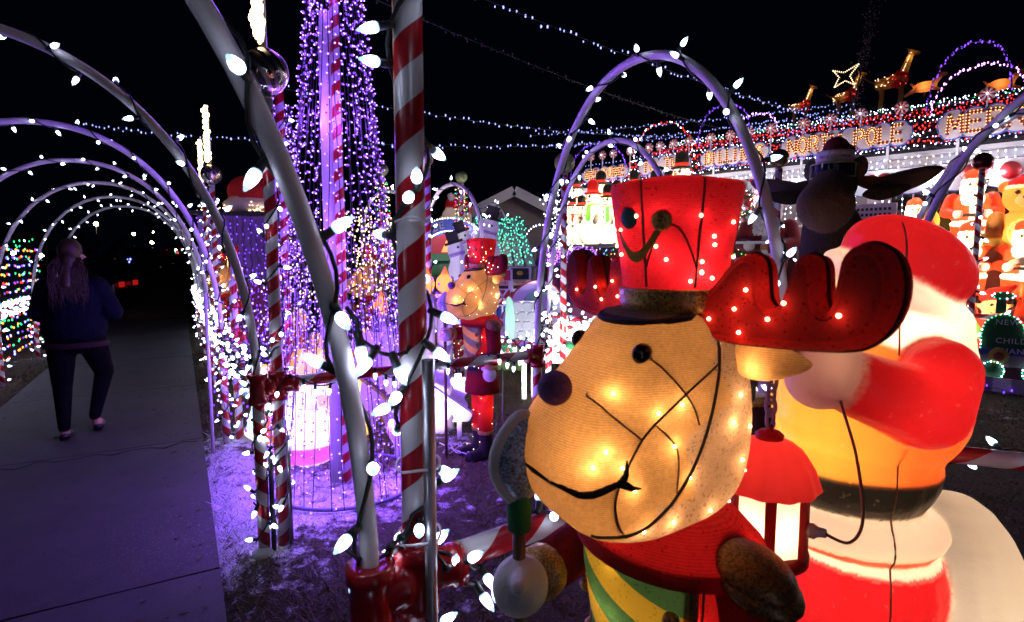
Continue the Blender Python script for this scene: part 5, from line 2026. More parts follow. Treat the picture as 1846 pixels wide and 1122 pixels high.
RZ0 = math.radians(205)
reindeer(V((.285, 1.005, 0)), RZ0, 'large lit reindeer in tall red hat and green striped chest, right up close', 'glitter topped staff beside the big front reindeer', mt_panelg, 1.0)
reindeer(V((PX(868, 440, 4.25).x, 4.25, 0)), RZ0, 'lit reindeer in red uniform standing whole on the lawn behind the long rail', 'glitter topped staff of the whole standing reindeer', mt_panelgrey, 1.25, False)
reindeer(V((PX(412, 450, 6.9).x, 6.9, 0)), RZ0, 'lit reindeer in red by the purple shed, behind the walkway posts', 'staff of the reindeer by the purple shed', mt_panelgrey, 1.0, False)
reindeer(V((PX(668, 437, 6.5).x, 6.5, 0)), RZ0, 'lit reindeer half hidden behind the purple cone of lamps', 'staff of the reindeer behind the purple cone', mt_panelgrey, .6, False)

# ---- the life-size bearded figure with a lantern, moulded and lit from inside
P_ = [
    ('trousers', RED, 'c', (.02, 0, .72), (0, 0, .18), .195, .15), ('boots', BLK, 'e', (.05, .09, .09), (.15, .085, .09)), ('boots', BLK, 'e', (.05, -.09, .09), (.15, .085, .09)),
    ('coat_hem', WHT, 'e', (.045, 0, .865), (.218, .205, .078)), ('coat', (.66, .09, .03), 'e', (.05, 0, 1.02), (.200, .185, .17)), ('coat', (.66, .09, .03), 'e', (.025, 0, 1.17), (.225, .205, .19)),
    ('hair_and_beard', WHT, 'e', (-.055, 0, 1.385), (.120, .125, .125)), ('hair_and_beard', WHT, 'e', (.12, 0, 1.31), (.10, .11, .15)), ('hair_and_beard', WHT, 'c', (-.10, .0, 1.36), (-.125, .02, 1.30), .10, .075), ('face', SKIN, 'e', (.065, 0, 1.42), (.09, .095, .08)), ('face', SKIN, 'e', (.16, 0, 1.41), (.025, .022, .02)),
    ('hat_brim', PINKW, 'e', (-.01, 0, 1.472), (.172, .152, .056), M.Rotation(-.52, 4, 'Y')), ('hat', RED, 'e', (-.045, 0, 1.535), (.155, .138, .105), M.Rotation(-.52, 4, 'Y')), ('hat', RED, 'c', (-.08, -.03, 1.56), (-.15, -.12, 1.47), .06, .035), ('pompom', WHT, 'e', (-.16, -.13, 1.42), .045),
    ('near_arm', RED, 'c', (-.085, .145, 1.285), (-.045, .205, 1.215), .082, .088), ('near_arm', RED, 'c', (-.045, .205, 1.215), (.10, .240, 1.270), .086, .074), ('near_cuff', PINKW, 'e', (.165, .250, 1.295), (.080, .092, .088), M.Rotation(-.5, 4, 'Y')), ('near_mitten', BLK, 'e', (.25, .255, 1.345), (.058, .050, .036)), ('near_mitten', BLK, 'c', (.24, .22, 1.34), (.27, .205, 1.35), .02, .016),
    ('far_arm', RED, 'c', (-.03, -.19, 1.25), (.04, -.25, 1.05), .09, .08), ('far_arm', RED, 'c', (.04, -.25, 1.05), (.12, -.2, .97), .08, .07), ('far_cuff', PINKW, 'e', (.14, -.18, .96), (.06, .07, .06)), ('far_mitten', BLK, 'e', (.18, -.15, .95), (.05, .045, .045)),
    ('sack', (.80, .74, .62), 'e', (-.22, -.12, .50), (.20, .22, .42)),
]


def santa_over(p, nm):
    if nm in ('coat', 'coat_hem', 'trousers'):
        q = p.z - .30 * 0
        if .925 < q < 1.020 and abs(p.y) < .24: return ('belt', BLK)
        if .795 < q <= .925:
            if .818 < q < .842: return ('coat_hem', (.62, .10, .05))
            return ('coat_hem', WHT)
        if nm == 'coat_hem': return ('trousers', RED)
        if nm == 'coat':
            g = max(0, min(1, (p.x + .05) / .18))  # inner lamp glow painted in: coat runs to orange towards the front
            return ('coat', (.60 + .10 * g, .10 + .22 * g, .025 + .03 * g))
    return None


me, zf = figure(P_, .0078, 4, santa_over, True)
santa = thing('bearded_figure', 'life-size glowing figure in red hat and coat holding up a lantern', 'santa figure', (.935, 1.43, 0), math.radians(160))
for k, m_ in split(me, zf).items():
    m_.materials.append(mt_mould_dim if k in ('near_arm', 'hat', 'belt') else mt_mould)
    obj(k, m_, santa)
bv = BVHTree.FromPolygons([v_.co.copy() for v_ in me.vertices], [tuple(p_.vertices) for p_ in me.polygons])
b = MB()
pts = []
for k in range(60):
    q = -.2 + k / 59
    z = .30 + 1.33 * k / 59
    h = bv.ray_cast(V((-.01, .9, z)), V((0, -1, 0))) if not 1.08 < z < 1.38 else (None,)
    if h[0] is not None:
        pts.append(h[0])
b.tube(pts, .0022, 5); b.build('mould_seam', solid('seam_plastic', (.55, .3, .15), .4), santa)
lamp(santa, (.05, 0, 1.10), 3.3, (1, .66, .32), .04)
lamp(santa, (-.02, 0, 1.40), 2.0, (1, .80, .52), .04)
lamp(santa, (-.02, .01, 1.56), .5, (1, .75, .5), .03)
lamp(santa, (.03, 0, .74), 2.6, (1, .68, .4), .04)
lamp(santa, (-.22, -.12, .6), 1.4, (1, .82, .6), .04)
lamp(santa, (-.03, .19, 1.24), .9, (1, .7, .4), .03)
# lantern hanging from its mitten
lp = PX(1388, 768, 1.17)
lan = thing('hanging_lantern', 'glowing red roofed lantern hanging on a chain between reindeer and bearded figure', 'lantern', lp)
zt = 0.0
RC = (.50, .018, .022)
rm = MB()
n_ = 60
prof = [(.026, -.026), (.048, -.034), (.070, -.052), (.087, -.080), (.097, -.110), (.101, -.122), (.095, -.129)]
vs = []
for r_, z in prof:
    for j in range(n_):
        a = 2 * PI * j / n_
        k_ = 1 + .035 * math.cos(12 * a) * min(1, (r_ - .028) / .05)
        vs.append((r_ * k_ * math.cos(a), r_ * k_ * math.sin(a), z))
rm.add(vs, [(i * n_ + j, i * n_ + (j + 1) % n_, (i + 1) * n_ + (j + 1) % n_, (i + 1) * n_ + j) for i in range(len(prof) - 1) for j in range(n_)])
mt_redmould = solid('red_moulded_plastic', (.52, .03, .03), .4, vary=.15, trans=.5)
mt_creammould = solid('cream_moulded_plastic', (.80, .70, .58), .4, vary=.1, trans=.6)
mt_pinkchain = solid('pale_pink_plastic', (.70, .45, .48), .35, trans=.2)
rm.build('roof', mt_redmould, lan)
b = MB(); b.lathe([(0, .004), (.006, .003), (.007, -.008), (.020, -.010), (.029, -.018), (.027, -.028), (.02, -.032)], 20); b.build('knob', mt_redmould, lan)
b = MB(); b.lathe([(.078, -.125), (.077, -.20), (.075, -.262), (.070, -.275), (0, -.275)], 6, X=M.Rotation(.2, 4, 'Z')); 
for i_ in range(len(b.sm)): b.sm[i_] = False
b.build('glass_body', mt_creammould, lan)
for j in range(6):
    a = 2 * PI * j / 6 + .2
    b = MB(); b.box(V((.078 * math.cos(a), .078 * math.sin(a), -.198)), (.012, .020, .148), rz=a); b.build('corner_bar', mt_redmould, lan)
b = MB(); b.lathe([(.075, -.262), (.086, -.265), (.086, -.285), (0, -.286)], 28); b.build('base', mt_redmould, lan)
b = MB(); b.lathe([(0, 0), (.014, 0), (.016, .012), (.010, .02), (.009, .035), (0, .036)], 12, X=frame_to(V((.058, -.058, -.20)), V((.7, -.7, .15)))); b.build('socket', mt_white, lan)
cd = [V((.080, -.082, -.195)), V((.12, -.10, -.205)), V((.150, -.09, -.16)), V((.155, -.05, -.05)), V((.150, .0, .04)), V((.17, .05, .06))]
cds = []
for i in range(len(cd) - 1):
    p0, p1, p2_, p3 = cd[max(0, i - 1)], cd[i], cd[i + 1], cd[min(len(cd) - 1, i + 2)]
    cds += [.5 * ((2 * p1) + (p2_ - p0) * t_ + (2 * p0 - 5 * p1 + 4 * p2_ - p3) * t_ ** 2 + (3 * p1 - p0 - 3 * p2_ + p3) * t_ ** 3) for t_ in [k / 8 for k in range(8)]]
MB().tube(cds, .0032, 6).build('cord', solid('brown_cord', (.25, .08, .05), .5), lan)
for k in range(4):
    lk = MB()
    X = M.Translation((0, 0, .016 + k * .026)) @ M.Rotation(PI / 2 * (k % 2) + .5, 4, 'Z')
    lk.tube([X @ V((.011 * math.cos(2 * PI * j / 16), 0, .020 * math.sin(2 * PI * j / 16))) for j in range(16)], .0042, 7, closed=True)
    lk.build('chain_link', mt_pinkchain, lan)
lamp(lan, (0, -.0, -.205), 1.0, (1, .78, .50), .025)
lamp(lan, (0, 0, -.095), .5, (1, .6, .4), .02)

# ---- the standing moose in a cap and goggles
FUR, FURL = (.022, .015, .010), (.085, .055, .036)
P_ = [('body', BLK, 'c', (0, 0, 1.30), (0, 0, .75), .20, .23), ('body', BLK, 'c', (-.02, 0, .75), (-.02, 0, .1), .22, .2), ('body', FUR, 'c', (0, 0, 1.36), (.03, 0, 1.66), .13, .105), ('head', FUR, 'e', (.03, 0, 1.83), (.095, .082, .105)),
      ('muzzle', FURL, 'c', (.10, 0, 1.80), (.18, 0, 1.735), .078, .100), ('head', FURL, 'e', (.02, .085, 1.885), (.026, .028, .045)), ('head', FURL, 'e', (.02, -.085, 1.885), (.026, .028, .045)),
      ('body', BLK, 'c', (0, .2, 1.28), (.05, .27, 1.05), .09, .07), ('arm', FURL, 'c', (.02, -.20, 1.26), (.14, -.27, 1.10), .07, .05), ('arm', FURL, 'c', (.14, -.27, 1.10), (.24, -.24, 1.0), .048, .042)]
me, zf = figure(P_, .013, 4)
mt_plush, nt, out = new_mat('plush_fur')
at = nd(nt, 'Attribute'); at.attribute_name = 'Paint'
p = nd(nt, 'BsdfPrincipled'); nt.links.new(at.outputs['Color'], p.inputs['Base Color']); p.inputs['Roughness'].default_value = .95
nt.links.new(bump(nt, noise(nt, 130, 4), .9, .01), p.inputs['Normal']); nt.links.new(p.outputs[0], out.inputs[0])
mp = PX(1502, 400, 2.25)
moose = thing('moose_statue', 'dark standing moose in black with cap and goggles behind the glowing figure', 'moose', (mp.x, 2.25, 0), math.radians(232))
for k, m_ in split(me, zf).items():
    m_.materials.append(mt_plush); obj(k, m_, moose)
mt_ant = solid('brown_moose_antler', (.085, .05, .03), .8, vary=.3, bmp=.4)
mt_cap = solid('red_velvet_cap', (.16, .006, .01), .95, bmp=.4, bscale=150)
for side in (1, -1):
    out_ = smooth_loop([(.07, -.02), (.12, -.045), (.20, -.06), (.29, -.025), (.335, .02), (.30, .035), (.2, .02), (.12, .0), (.07, .015)], 45)
    X = M.Translation((-.03, 0, 1.845)) @ M.Rotation(side * PI / 2 + side * .1, 4, 'Z')
    o_ = pillow(out_, .03, 2.2, 6).build('antler', mt_ant, moose); o_.matrix_local = X
    out_ = smooth_loop([(.0, -.02), (.06, -.045), (.13, -.03), (.17, .0), (.12, .012), (.05, .015)], 30)
    X = M.Translation((.0, side * .09, 1.80)) @ M.Rotation(side * 1.25, 4, 'Z')
    o_ = pillow(out_, .018, 2.0, 5).build('ear', mt_plush, moose); o_.matrix_local = X
    paint(o_.data, lambda p: FUR)
cap = blob([('c', (.03, 0, 1.915), (.02, 0, 1.96), .055, .047), ('c', (.01, .0, 1.965), (-.04, .04, 1.96), .035, .02)], .008, 3)
cap.materials.append(mt_cap); cp = obj('cap', cap, moose)
b = MB(); b.lathe([(.056, 1.902), (.065, 1.906), (.067, 1.940), (.062, 1.947), (.052, 1.945)], 32, X=M.Translation((.032, 0, 0))); b.build('cap_brim', mt_fur, cp)
tm = text_mesh('Merry Christmas', .0175, 0, .3)
mt_ink = solid('dark_red_ink', (.10, .01, .02), .7, bmp=0)
tm.materials.append(mt_ink)
for v_ in tm.vertices:
    a = v_.co.x / .0683 + .10
    v_.co = V((.032 + .0683 * math.cos(a), .0683 * math.sin(a), 1.923 + v_.co.y))
obj('cap_lettering', tm, cp)
b = MB()
vs = []
for k in range(17):
    a = -1.15 + 2.3 * k / 16
    for z in (1.856, 1.893):
        zz_ = z + (.003 if z > 1.87 else -.003 - .008 * abs(math.sin(a * 1.35)))
        vs.append((.035 + .094 * math.cos(a), .082 * math.sin(a), zz_))
b.add(vs, [(2 * k, 2 * k + 2, 2 * k + 3, 2 * k + 1) for k in range(16)])
gl, nt, out = new_mat('violet_mirror_lens')
p = nd(nt, 'BsdfPrincipled'); p.inputs['Base Color'].default_value = (.012, .010, .05, 1); p.inputs['Metallic'].default_value = .3; p.inputs['Roughness'].default_value = .12
nt.links.new(p.outputs[0], out.inputs[0])
go = b.build('goggles', gl, moose)
MB().tube([V(vs[2 * k]) for k in range(17)] + [V(vs[2 * k + 1]) for k in reversed(range(17))], .003, 6, closed=True).build('goggle_frame', solid('lime_frame', (.40, .50, .16), .4), go)
nk = thing('bead_necklace', 'string of coloured beads round the moose neck', 'necklace', (mp.x, 2.25, 0), math.radians(232))
pts = []
for k in range(70):
    a = 2 * PI * k / 70
    z = 1.40 - .16 * max(0, math.cos(a)) ** 1.5 - .02
    pts.append(V((.145 * math.cos(a) + (.05 * max(0, math.cos(a))), .165 * math.sin(a), z)))
MB().tube(pts, .003, 5, closed=True).build('cord', mt_dark, nk)
bm = [solid('bead_%s' % n_, c, .15, .3, bmp=0) for n_, c in (('red', (.5, .02, .02)), ('gold', (.6, .4, .05)), ('green', (.05, .4, .1)), ('pearl', (.7, .7, .65)))]
for k, p_ in enumerate(pts):
    if k % 2 == 0:
        b = MB(); b.ball(p_, .0085 if k % 14 else .018, 8, 6); b.build('bead', bm[(k // 2) % 4], nk)

# ---- the woman walking away along the path
NAVY, JEAN, PSK = (.004, .005, .014), (.003, .003, .005), (.45, .26, .20)
P_ = [('body', NAVY, 'e', (0, 0, 1.12), (.165, .225, .26)), ('body', NAVY, 'e', (-.01, 0, .93), (.175, .235, .17)), ('body', JEAN, 'e', (-.01, 0, .84), (.15, .20, .14)),
      ('body', NAVY, 'c', (0, .17, 1.27), (.03, .235, 1.06), .085, .078), ('body', NAVY, 'c', (.03, .235, 1.06), (.19, .17, 1.02), .072, .055), ('body', NAVY, 'c', (0, -.17, 1.27), (-.01, -.27, 1.05), .088, .08), ('body', NAVY, 'c', (-.01, -.27, 1.05), (.20, -.2, 1.04), .076, .055),
      ('body', PSK, 'e', (.21, .20, 1.0), (.045, .032, .035)), ('body', PSK, 'e', (.275, -.18, 1.05), (.045, .032, .035)),
      ('body', JEAN, 'c', (-.01, .10, .82), (-.03, .11, .46), .115, .075), ('body', JEAN, 'c', (-.03, .11, .46), (-.09, .11, .10), .073, .045), ('body', JEAN, 'c', (0, -.10, .82), (.20, -.16, .50), .118, .075), ('body', JEAN, 'c', (.20, -.16, .50), (.07, -.085, .14), .073, .045),
      ('body', PSK, 'c', (-.09, .11, .12), (-.085, .11, .05), .036, .034), ('body', PSK, 'c', (.07, -.085, .15), (.08, -.09, .08), .036, .034), ('body', PSK, 'c', (-.09, .11, .035), (.05, .115, .03), .036, .028), ('body', PSK, 'c', (.07, -.10, .06), (.21, -.105, .05), .036, .028),
      ('body', PSK, 'c', (0, 0, 1.36), (.015, 0, 1.46), .055, .05), ('body', PSK, 'e', (.025, -.01, 1.545), (.09, .073, .115)), ('body', PSK, 'c', (.062, -.075, 1.53), (.068, -.098, 1.52), .016, .011), ('body', PSK, 'e', (.05, -.055, 1.475), (.035, .03, .025)), ('body', PSK, 'e', (-.035, -.075, 1.53), (.018, .012, .028))]
for sx_, c0 in ((1, V((.25, .20, 1.0))), (-1, V((.315, -.17, 1.055)))):
    for f in range(4):
        a = c0 + V((-.0, 0, .018 - .013 * f))
        P_.append(('body', PSK, 'c', tuple(a), tuple(a + V((.025, -.012 * sx_, -.004))), .0085, .008))
        P_.append(('body', PSK, 'c', tuple(a + V((.025, -.012 * sx_, -.004))), tuple(a + V((.018, -.035 * sx_, -.006))), .008, .007))
    P_.append(('body', PSK, 'c', tuple(c0 + V((-.03, -.01 * sx_, .03))), tuple(c0 + V((.0, -.03 * sx_, .045))), .010, .008))
me, zf = figure(P_, .0115, 3)
mt_cloth, nt, out = new_mat('person_cloth_and_skin')
at = nd(nt, 'Attribute'); at.attribute_name = 'Paint'
p = nd(nt, 'BsdfPrincipled'); nt.links.new(at.outputs['Color'], p.inputs['Base Color']); p.inputs['Roughness'].default_value = .9; p.inputs['Specular IOR Level'].default_value = .08
nt.links.new(bump(nt, noise(nt, 14, 4), .6, .03), p.inputs['Normal']); nt.links.new(p.outputs[0], out.inputs[0])
me.materials.append(mt_cloth)
pp = GX(150, 787)
per = thing('person', 'woman with long hair in dark jacket walking away along the walkway', 'person', (pp.x, pp.y, .022), math.atan2(D.y, D.x))
obj('body', me, per)
mt_hair = solid('brown_blonde_hair', (.055, .027, .012), .5, vary=.45, nscale=30, bmp=.5, bscale=90)
hr = blob([('e', (-.012, -.002, 1.575), (.098, .088, .105)), ('e', (-.055, 0, 1.52), (.062, .08, .11)), ('c', (-.085, .0, 1.50), (-.145, .02, 1.30), .06, .04)], .0115, 3)
hr.materials.append(mt_hair)
hh_ = obj('hair', hr, per)
rr = random.Random(4)
for k in range(170):
    y0 = rr.uniform(-.08, .09)
    L = rr.uniform(.16, .44)
    b = MB()
    cv = rr.uniform(-.06, .07); wv_ = rr.uniform(0, 6)
    pts = [V((-.092 - .06 * math.sin(PI * .5 * min(1, j / 6)) - .012 * rr.random(), y0 * (1 + .35 * j / 9) + cv * math.sin(j / 9 * 2.5) + .012 * math.sin(j * .9 + wv_), 1.52 - L * j / 9)) for j in range(10)]
    b.tube(pts, [.0036 * (1 - .8 * (j / 9) ** 1.5) + .0006 for j in range(10)], 5); b.build('lock', mt_hair, hh_)
mt_shoe = solid('black_flat_shoe', (.012, .011, .012), .35)
for (x, y, z) in ((-.02, .1125, .0), (.14, -.1025, .012)):
    b = MB()
    X = M.Translation((x, y, z))
    rings = []
    for (xx_, w_, h_) in ((-.115, .020, .045), (-.09, .036, .05), (-.02, .036, .032), (.05, .042, .034), (.10, .036, .030), (.125, .012, .018)):
        rings.append([(xx_, -w_, 0), (xx_, w_, 0), (xx_, w_, h_ * .8), (xx_, w_ * .75, h_), (xx_, -w_ * .75, h_), (xx_, -w_, h_ * .8)])
    vs = [q_ for r_ in rings for q_ in r_]
    b.add(vs, [(i * 6 + j, (i + 1) * 6 + j, (i + 1) * 6 + (j + 1) % 6, i * 6 + (j + 1) % 6) for i in range(5) for j in range(6)] + [(0, 1, 2, 3, 4, 5), (35, 34, 33, 32, 31, 30)], X=X)
    b.build('shoe', mt_shoe, per)
b = MB(); b.lathe([(.170, .765), (.176, .77), (.176, .80), (.172, .81)], 32, ex=1.0, ey=1.33, X=M.Translation((-.01, 0, 0))); b.build('jacket_hem', solid('maroon_rib', (.018, .003, .006), .9), per)
# ------------------------------------------------------------------ moulded figures on shelves, cutouts and yard pieces
def at_u(u, np_, z=0.0):
    """a place seen in picture column u, np_ metres out along the direction to the house"""
    k = (u - 923) / FPX * 1.004
    y = np_ / (.724 * k + .69)
    return V((k * y, y, z))


FACE_YAW = math.atan2(-.69, -.724)          # turned out from the house
HOUSE_RZ = math.atan2(-FD.y, -FD.x)
mt_shelf = solid('red_brown_shelf', (.16, .05, .035), .7)

# ---- snowmen
def snow_prims(hat, scarf, tall=1.0):
    return [('body', WHT, 'e', (0, 0, .25), (.25, .25, .27)), ('body', WHT, 'e', (0, 0, .56 * tall), (.19, .19, .2)), ('head', WHT, 'e', (0, 0, .82 * tall), (.135, .135, .13)),
            ('scarf', scarf, 'e', (0, 0, .70 * tall), (.145, .145, .04)), ('scarf', scarf, 'c', (.15, .07, .68 * tall), (.20, .10, .46 * tall), .035, .045),
            ('hat', hat, 'e', (0, 0, .92 * tall), (.175, .175, .022)), ('hat', hat, 'c', (0, 0, .95 * tall), (0, 0, 1.07 * tall), .105, .105),
            ('arm', WHT, 'c', (.0, .18, .58 * tall), (.12, .22, .42 * tall), .05, .045), ('arm', WHT, 'c', (.0, -.18, .58 * tall), (.12, -.22, .42 * tall), .05, .045),
            ('nose', (.75, .2, .03), 'c', (.125, 0, .82 * tall), (.20, 0, .81 * tall), .022, .008)]


def snow_over(p, nm):
    if nm == 'head' or nm == 'body':
        for y in (.05, -.05):
            if (p - V((.12, y, .86))).length < .03: return (nm, BLK)
        if p.x > .1 and abs(p.z - .765) < .014 and abs(p.y) < .06 and nm == 'head': return (nm, (.3, .05, .05))
        for z in (.62, .52, .36):
            if p.x > .1 and (V((0, p.y, p.z)) - V((0, 0, z))).length < .025: return (nm, BLK)
    if nm == 'hat' and .945 < p.z < .985: return ('hat', (.5, .03, .02))
    return None


snow_kinds = []
for hat, scarf in ((BLK, (.55, .04, .02)), ((.45, .012, .02), (.15, .5, .08)), (BLK, (.6, .15, .02)), (BLK, (.1, .35, .08))):
    me, zf = figure(snow_prims(hat, scarf), .0165, 3, snow_over)
    parts = split(me, zf)
    for m_ in parts.values(): m_.materials.append(mt_mould)
    snow_kinds.append(parts)


def moulded_thing(parts, name, label, cat, loc, rz, group, scale, power, zl, col=(1, .80, .52)):
    t = thing(name, label, cat, loc, rz, group, scale)
    for k, m_ in parts.items():
        obj(k, m_, t)
    for z, f in zl:
        lamp(t, (0, 0, z), power * f, col, .04)
    return t


sh = thing('display_shelf', 'raised red brown shelf carrying the rows of lit snowmen', 'shelf', at_u(1160, 9.15), HOUSE_RZ)
b = MB(); b.box((0, 0, 1.76), (5.2, .9, .04)); b.build('shelf_board', mt_white, sh)
b = MB(); b.box((0, .25, .87), (5.2, .04, 1.72)); b.build('back_panel', mt_shelf, sh)
b = MB(); b.box((0, .42, 2.02), (5.2, .3, .03)); b.build('upper_board', mt_white, sh)
for x in (-2.5, -.9, .9, 2.5):
    b = MB(); b.box((x, -.38, .87), (.06, .06, 1.73)); b.build('post', mt_white, sh)
t = thing('net_light', 'many coloured lamps hanging under the snowman shelf', 'net light', at_u(1160, 9.15), HOUSE_RZ)
lb, wb = MB(), MB()
for i in range(60):
    x = -2.5 + 5 * i / 59
    wb.tube([V((x, .2, 1.72)), V((x + R.uniform(-.03, .03), .19, .3))], .002, 3, caps=False)
    for j in range(15):
        if R.random() < .8:
            lb.ball((x + R.uniform(-.03, .03), .18 + R.uniform(-.03, .02), 1.70 - .095 * j - R.uniform(0, .05)), (.010, .010, .014), 5, 4, mi=R.randrange(6))
wb.build('wire', mt_wire, t); lb.build('bulbs', mixed + [mt_warm_soft], t, kind='stuff')
snow = [(1029, 0, .86, 0, 'first in front with striped red scarf'), (1046, 0, .84, 2, 'second in front, short'), (1066, 0, 1.08, 1, 'tallest, in red hat and green scarf'), (1093, 0, .98, 3, 'in front beside the red hatted one'), (1118, 0, .9, 0, 'fifth in front, behind the fabric hat'),
        (1150, 0, .95, 2, 'sixth in front, behind the fabric hat'), (1185, 0, .9, 0, 'seventh in front, behind the fabric hat'), (1036, 1, 1.02, 0, 'left end of the back row'), (1080, 1, 1.05, 2, 'in the back row above the green scarf'), (1108, 1, .86, 3, 'in the back row under WELCOME'), (1140, 1, .98, 0, 'in the back row under the sign gap'),
        (1176, 1, .95, 2, 'in the back row under TO THE'), (1222, 1, 1.18, 0, 'tall at the right end, top hat above the fabric hat'), (1200, 1, .92, 3, 'in the back row left of the tall one')]
for k, (u, row, s_, kd, lab) in enumerate(snow):
    loc = at_u(u, 9.0 + .42 * row, 1.785 + (.26 if row else 0))
    moulded_thing(snow_kinds[kd], 'lit_snowman', 'lit snowman on the shelf, ' + lab, 'snowman', loc, FACE_YAW + R.uniform(-.35, .55), 'lit snowmen on the shelf', s_, 11.0, ((.3, .9), (.6, .5), (.84, .30)))

# ---- moulded bearded figures and bears on the stepped shelves
RED2 = (.62, .05, .018)
def santa_prims(sack=False, horn=False):
    P = [('boots', BLK, 'c', (.03, .09, .06), (.09, .09, .05), .06, .06), ('boots', BLK, 'c', (.03, -.09, .06), (.09, -.09, .05), .06, .06), ('trousers', RED2, 'c', (0, .085, .30), (.02, .09, .12), .105, .085), ('trousers', RED2, 'c', (0, -.085, .30), (.02, -.09, .12), .105, .085),
         ('coat_hem', WHT, 'e', (0, 0, .345), (.195, .205, .05)), ('coat', RED2, 'e', (.01, 0, .47), (.19, .21, .17)), ('coat', RED2, 'e', (0, 0, .58), (.16, .20, .14)), ('beard', WHT, 'e', (.10, 0, .62), (.09, .115, .135)), ('beard', WHT, 'e', (-.01, 0, .76), (.115, .125, .10)), ('face', SKIN, 'e', (.055, 0, .785), (.085, .082, .072)),
         ('face', (.75, .32, .22), 'e', (.14, 0, .775), (.022, .024, .02)), ('hat_brim', WHT, 'e', (-.005, 0, .845), (.122, .122, .036)), ('hat', RED2, 'e', (-.01, 0, .90), (.105, .105, .09)), ('hat', RED2, 'c', (-.02, .03, .95), (-.06, .10, .90), .06, .04), ('pompom', WHT, 'e', (-.06, .13, .85), .04),
         ('arm', RED2, 'c', (0, .19, .64), (.06, .245, .48), .075, .065), ('arm', RED2, 'c', (.06, .245, .48), (.17, .16, .45), .062, .055), ('mitten', WHT, 'e', (.195, .14, .45), (.05, .05, .05)),
         ('arm', RED2, 'c', (0, -.19, .64), (.06, -.245, .48), .075, .065), ('arm', RED2, 'c', (.06, -.245, .48), (.17, -.16, .45), .062, .055), ('mitten', WHT, 'e', (.195, -.14, .45), (.05, .05, .05))]
    if sack:
        P += [('sack', (.60, .38, .08), 'e', (-.10, .22, .62), (.16, .15, .2)), ('toys', (.6, .25, .05), 'e', (-.08, .24, .84), (.09, .08, .09)), ('toys', (.15, .45, .12), 'e', (-.12, .14, .84), (.06, .06, .07))]
    if horn:
        P += [('horn', (.75, .68, .5), 'c', (.2, -.1, .5), (.42, .1, .54), .035, .075)]
    return P


def santa_s_over(p, nm):
    if nm in ('coat',) and .415 < p.z < .455: return ('belt', BLK)
    if nm == 'coat' and p.x > .1 and abs(p.y) < .03: return ('coat', WHT)
    if nm == 'face':
        for y in (.035, -.035):
            if (p - V((.13, y, .805))).length < .019: return ('face', BLK)
    return None


santa_kinds = []
for kw in ({}, {'sack': True}, {'horn': True}):
    me, zf = figure(santa_prims(**kw), .0135, 3, santa_s_over)
    parts = split(me, zf)
    for m_ in parts.values(): m_.materials.append(mt_mould)
    santa_kinds.append(parts)
BR, BRL = (.62, .30, .07), (.78, .55, .25)
bear_p = [('body', BR, 'e', (0, 0, .36), (.18, .2, .23)), ('belly', BRL, 'e', (.07, 0, .36), (.125, .14, .16)), ('head', BR, 'e', (.02, 0, .70), (.155, .165, .15)), ('muzzle', BRL, 'e', (.15, 0, .665), (.075, .075, .06)), ('nose', BLK, 'e', (.215, 0, .69), (.022, .028, .02)),
          ('ear', BR, 'e', (-.0, .14, .81), (.04, .06, .06)), ('ear', BR, 'e', (-.0, -.14, .81), (.04, .06, .06)), ('leg', BR, 'c', (.05, .14, .2), (.25, .2, .10), .10, .095), ('leg', BR, 'c', (.05, -.14, .2), (.25, -.2, .10), .10, .095), ('arm', BR, 'c', (.02, .19, .5), (.16, .22, .38), .075, .065), ('arm', BR, 'c', (.02, -.19, .5), (.16, -.22, .38), .075, .065),
          ('hat', RED, 'e', (-.02, 0, .83), (.13, .14, .07)), ('hat', RED, 'c', (-.02, .02, .87), (-.05, .14, .84), .07, .04), ('hat_brim', WHT, 'e', (0, 0, .795), (.15, .155, .03))]
def bear_over(p, nm):
    for y in (.06, -.06):
        if nm in ('head', 'muzzle') and (p - V((.155, y, .745))).length < .024: return ('head', BLK)
    return None
me, zf = figure(bear_p, .0135, 3, bear_over)
bear = split(me, zf)
for m_ in bear.values(): m_.materials.append(mt_mould)
elf_p = [('body', (.55, .03, .02), 'e', (0, 0, .30), (.2, .22, .28)), ('face', (.78, .45, .22), 'e', (.06, 0, .64), (.13, .14, .14)), ('hat', (.55, .03, .02), 'e', (0, 0, .76), (.15, .16, .08)), ('hat', (.55, .03, .02), 'c', (0, 0, .80), (-.04, .22, .92), .11, .03), ('ear', (.78, .45, .22), 'c', (.02, .14, .65), (.0, .21, .69), .03, .012), ('ear', (.78, .45, .22), 'c', (.02, -.14, .65), (.0, -.21, .69), .03, .012),
         ('nose', (.75, .35, .2), 'e', (.19, 0, .63), (.03, .03, .03)), ('collar', WHT, 'e', (.02, 0, .51), (.16, .17, .05)), ('arm', (.15, .4, .1), 'c', (0, .2, .42), (.16, .15, .28), .07, .06), ('arm', (.15, .4, .1), 'c', (0, -.2, .42), (.16, -.15, .28), .07, .06)]
def elf_over(p, nm):
    for y in (.05, -.05):
        if nm == 'face' and (p - V((.175, y, .685))).length < .022: return ('face', BLK)
    if nm == 'face' and p.x > .12 and .565 < p.z < .58 and abs(p.y) < .06: return ('face', (.4, .05, .04))
    return None
me, zf = figure(elf_p, .0135, 3, elf_over)
elf = split(me, zf)
for m_ in elf.values(): m_.materials.append(mt_mould)

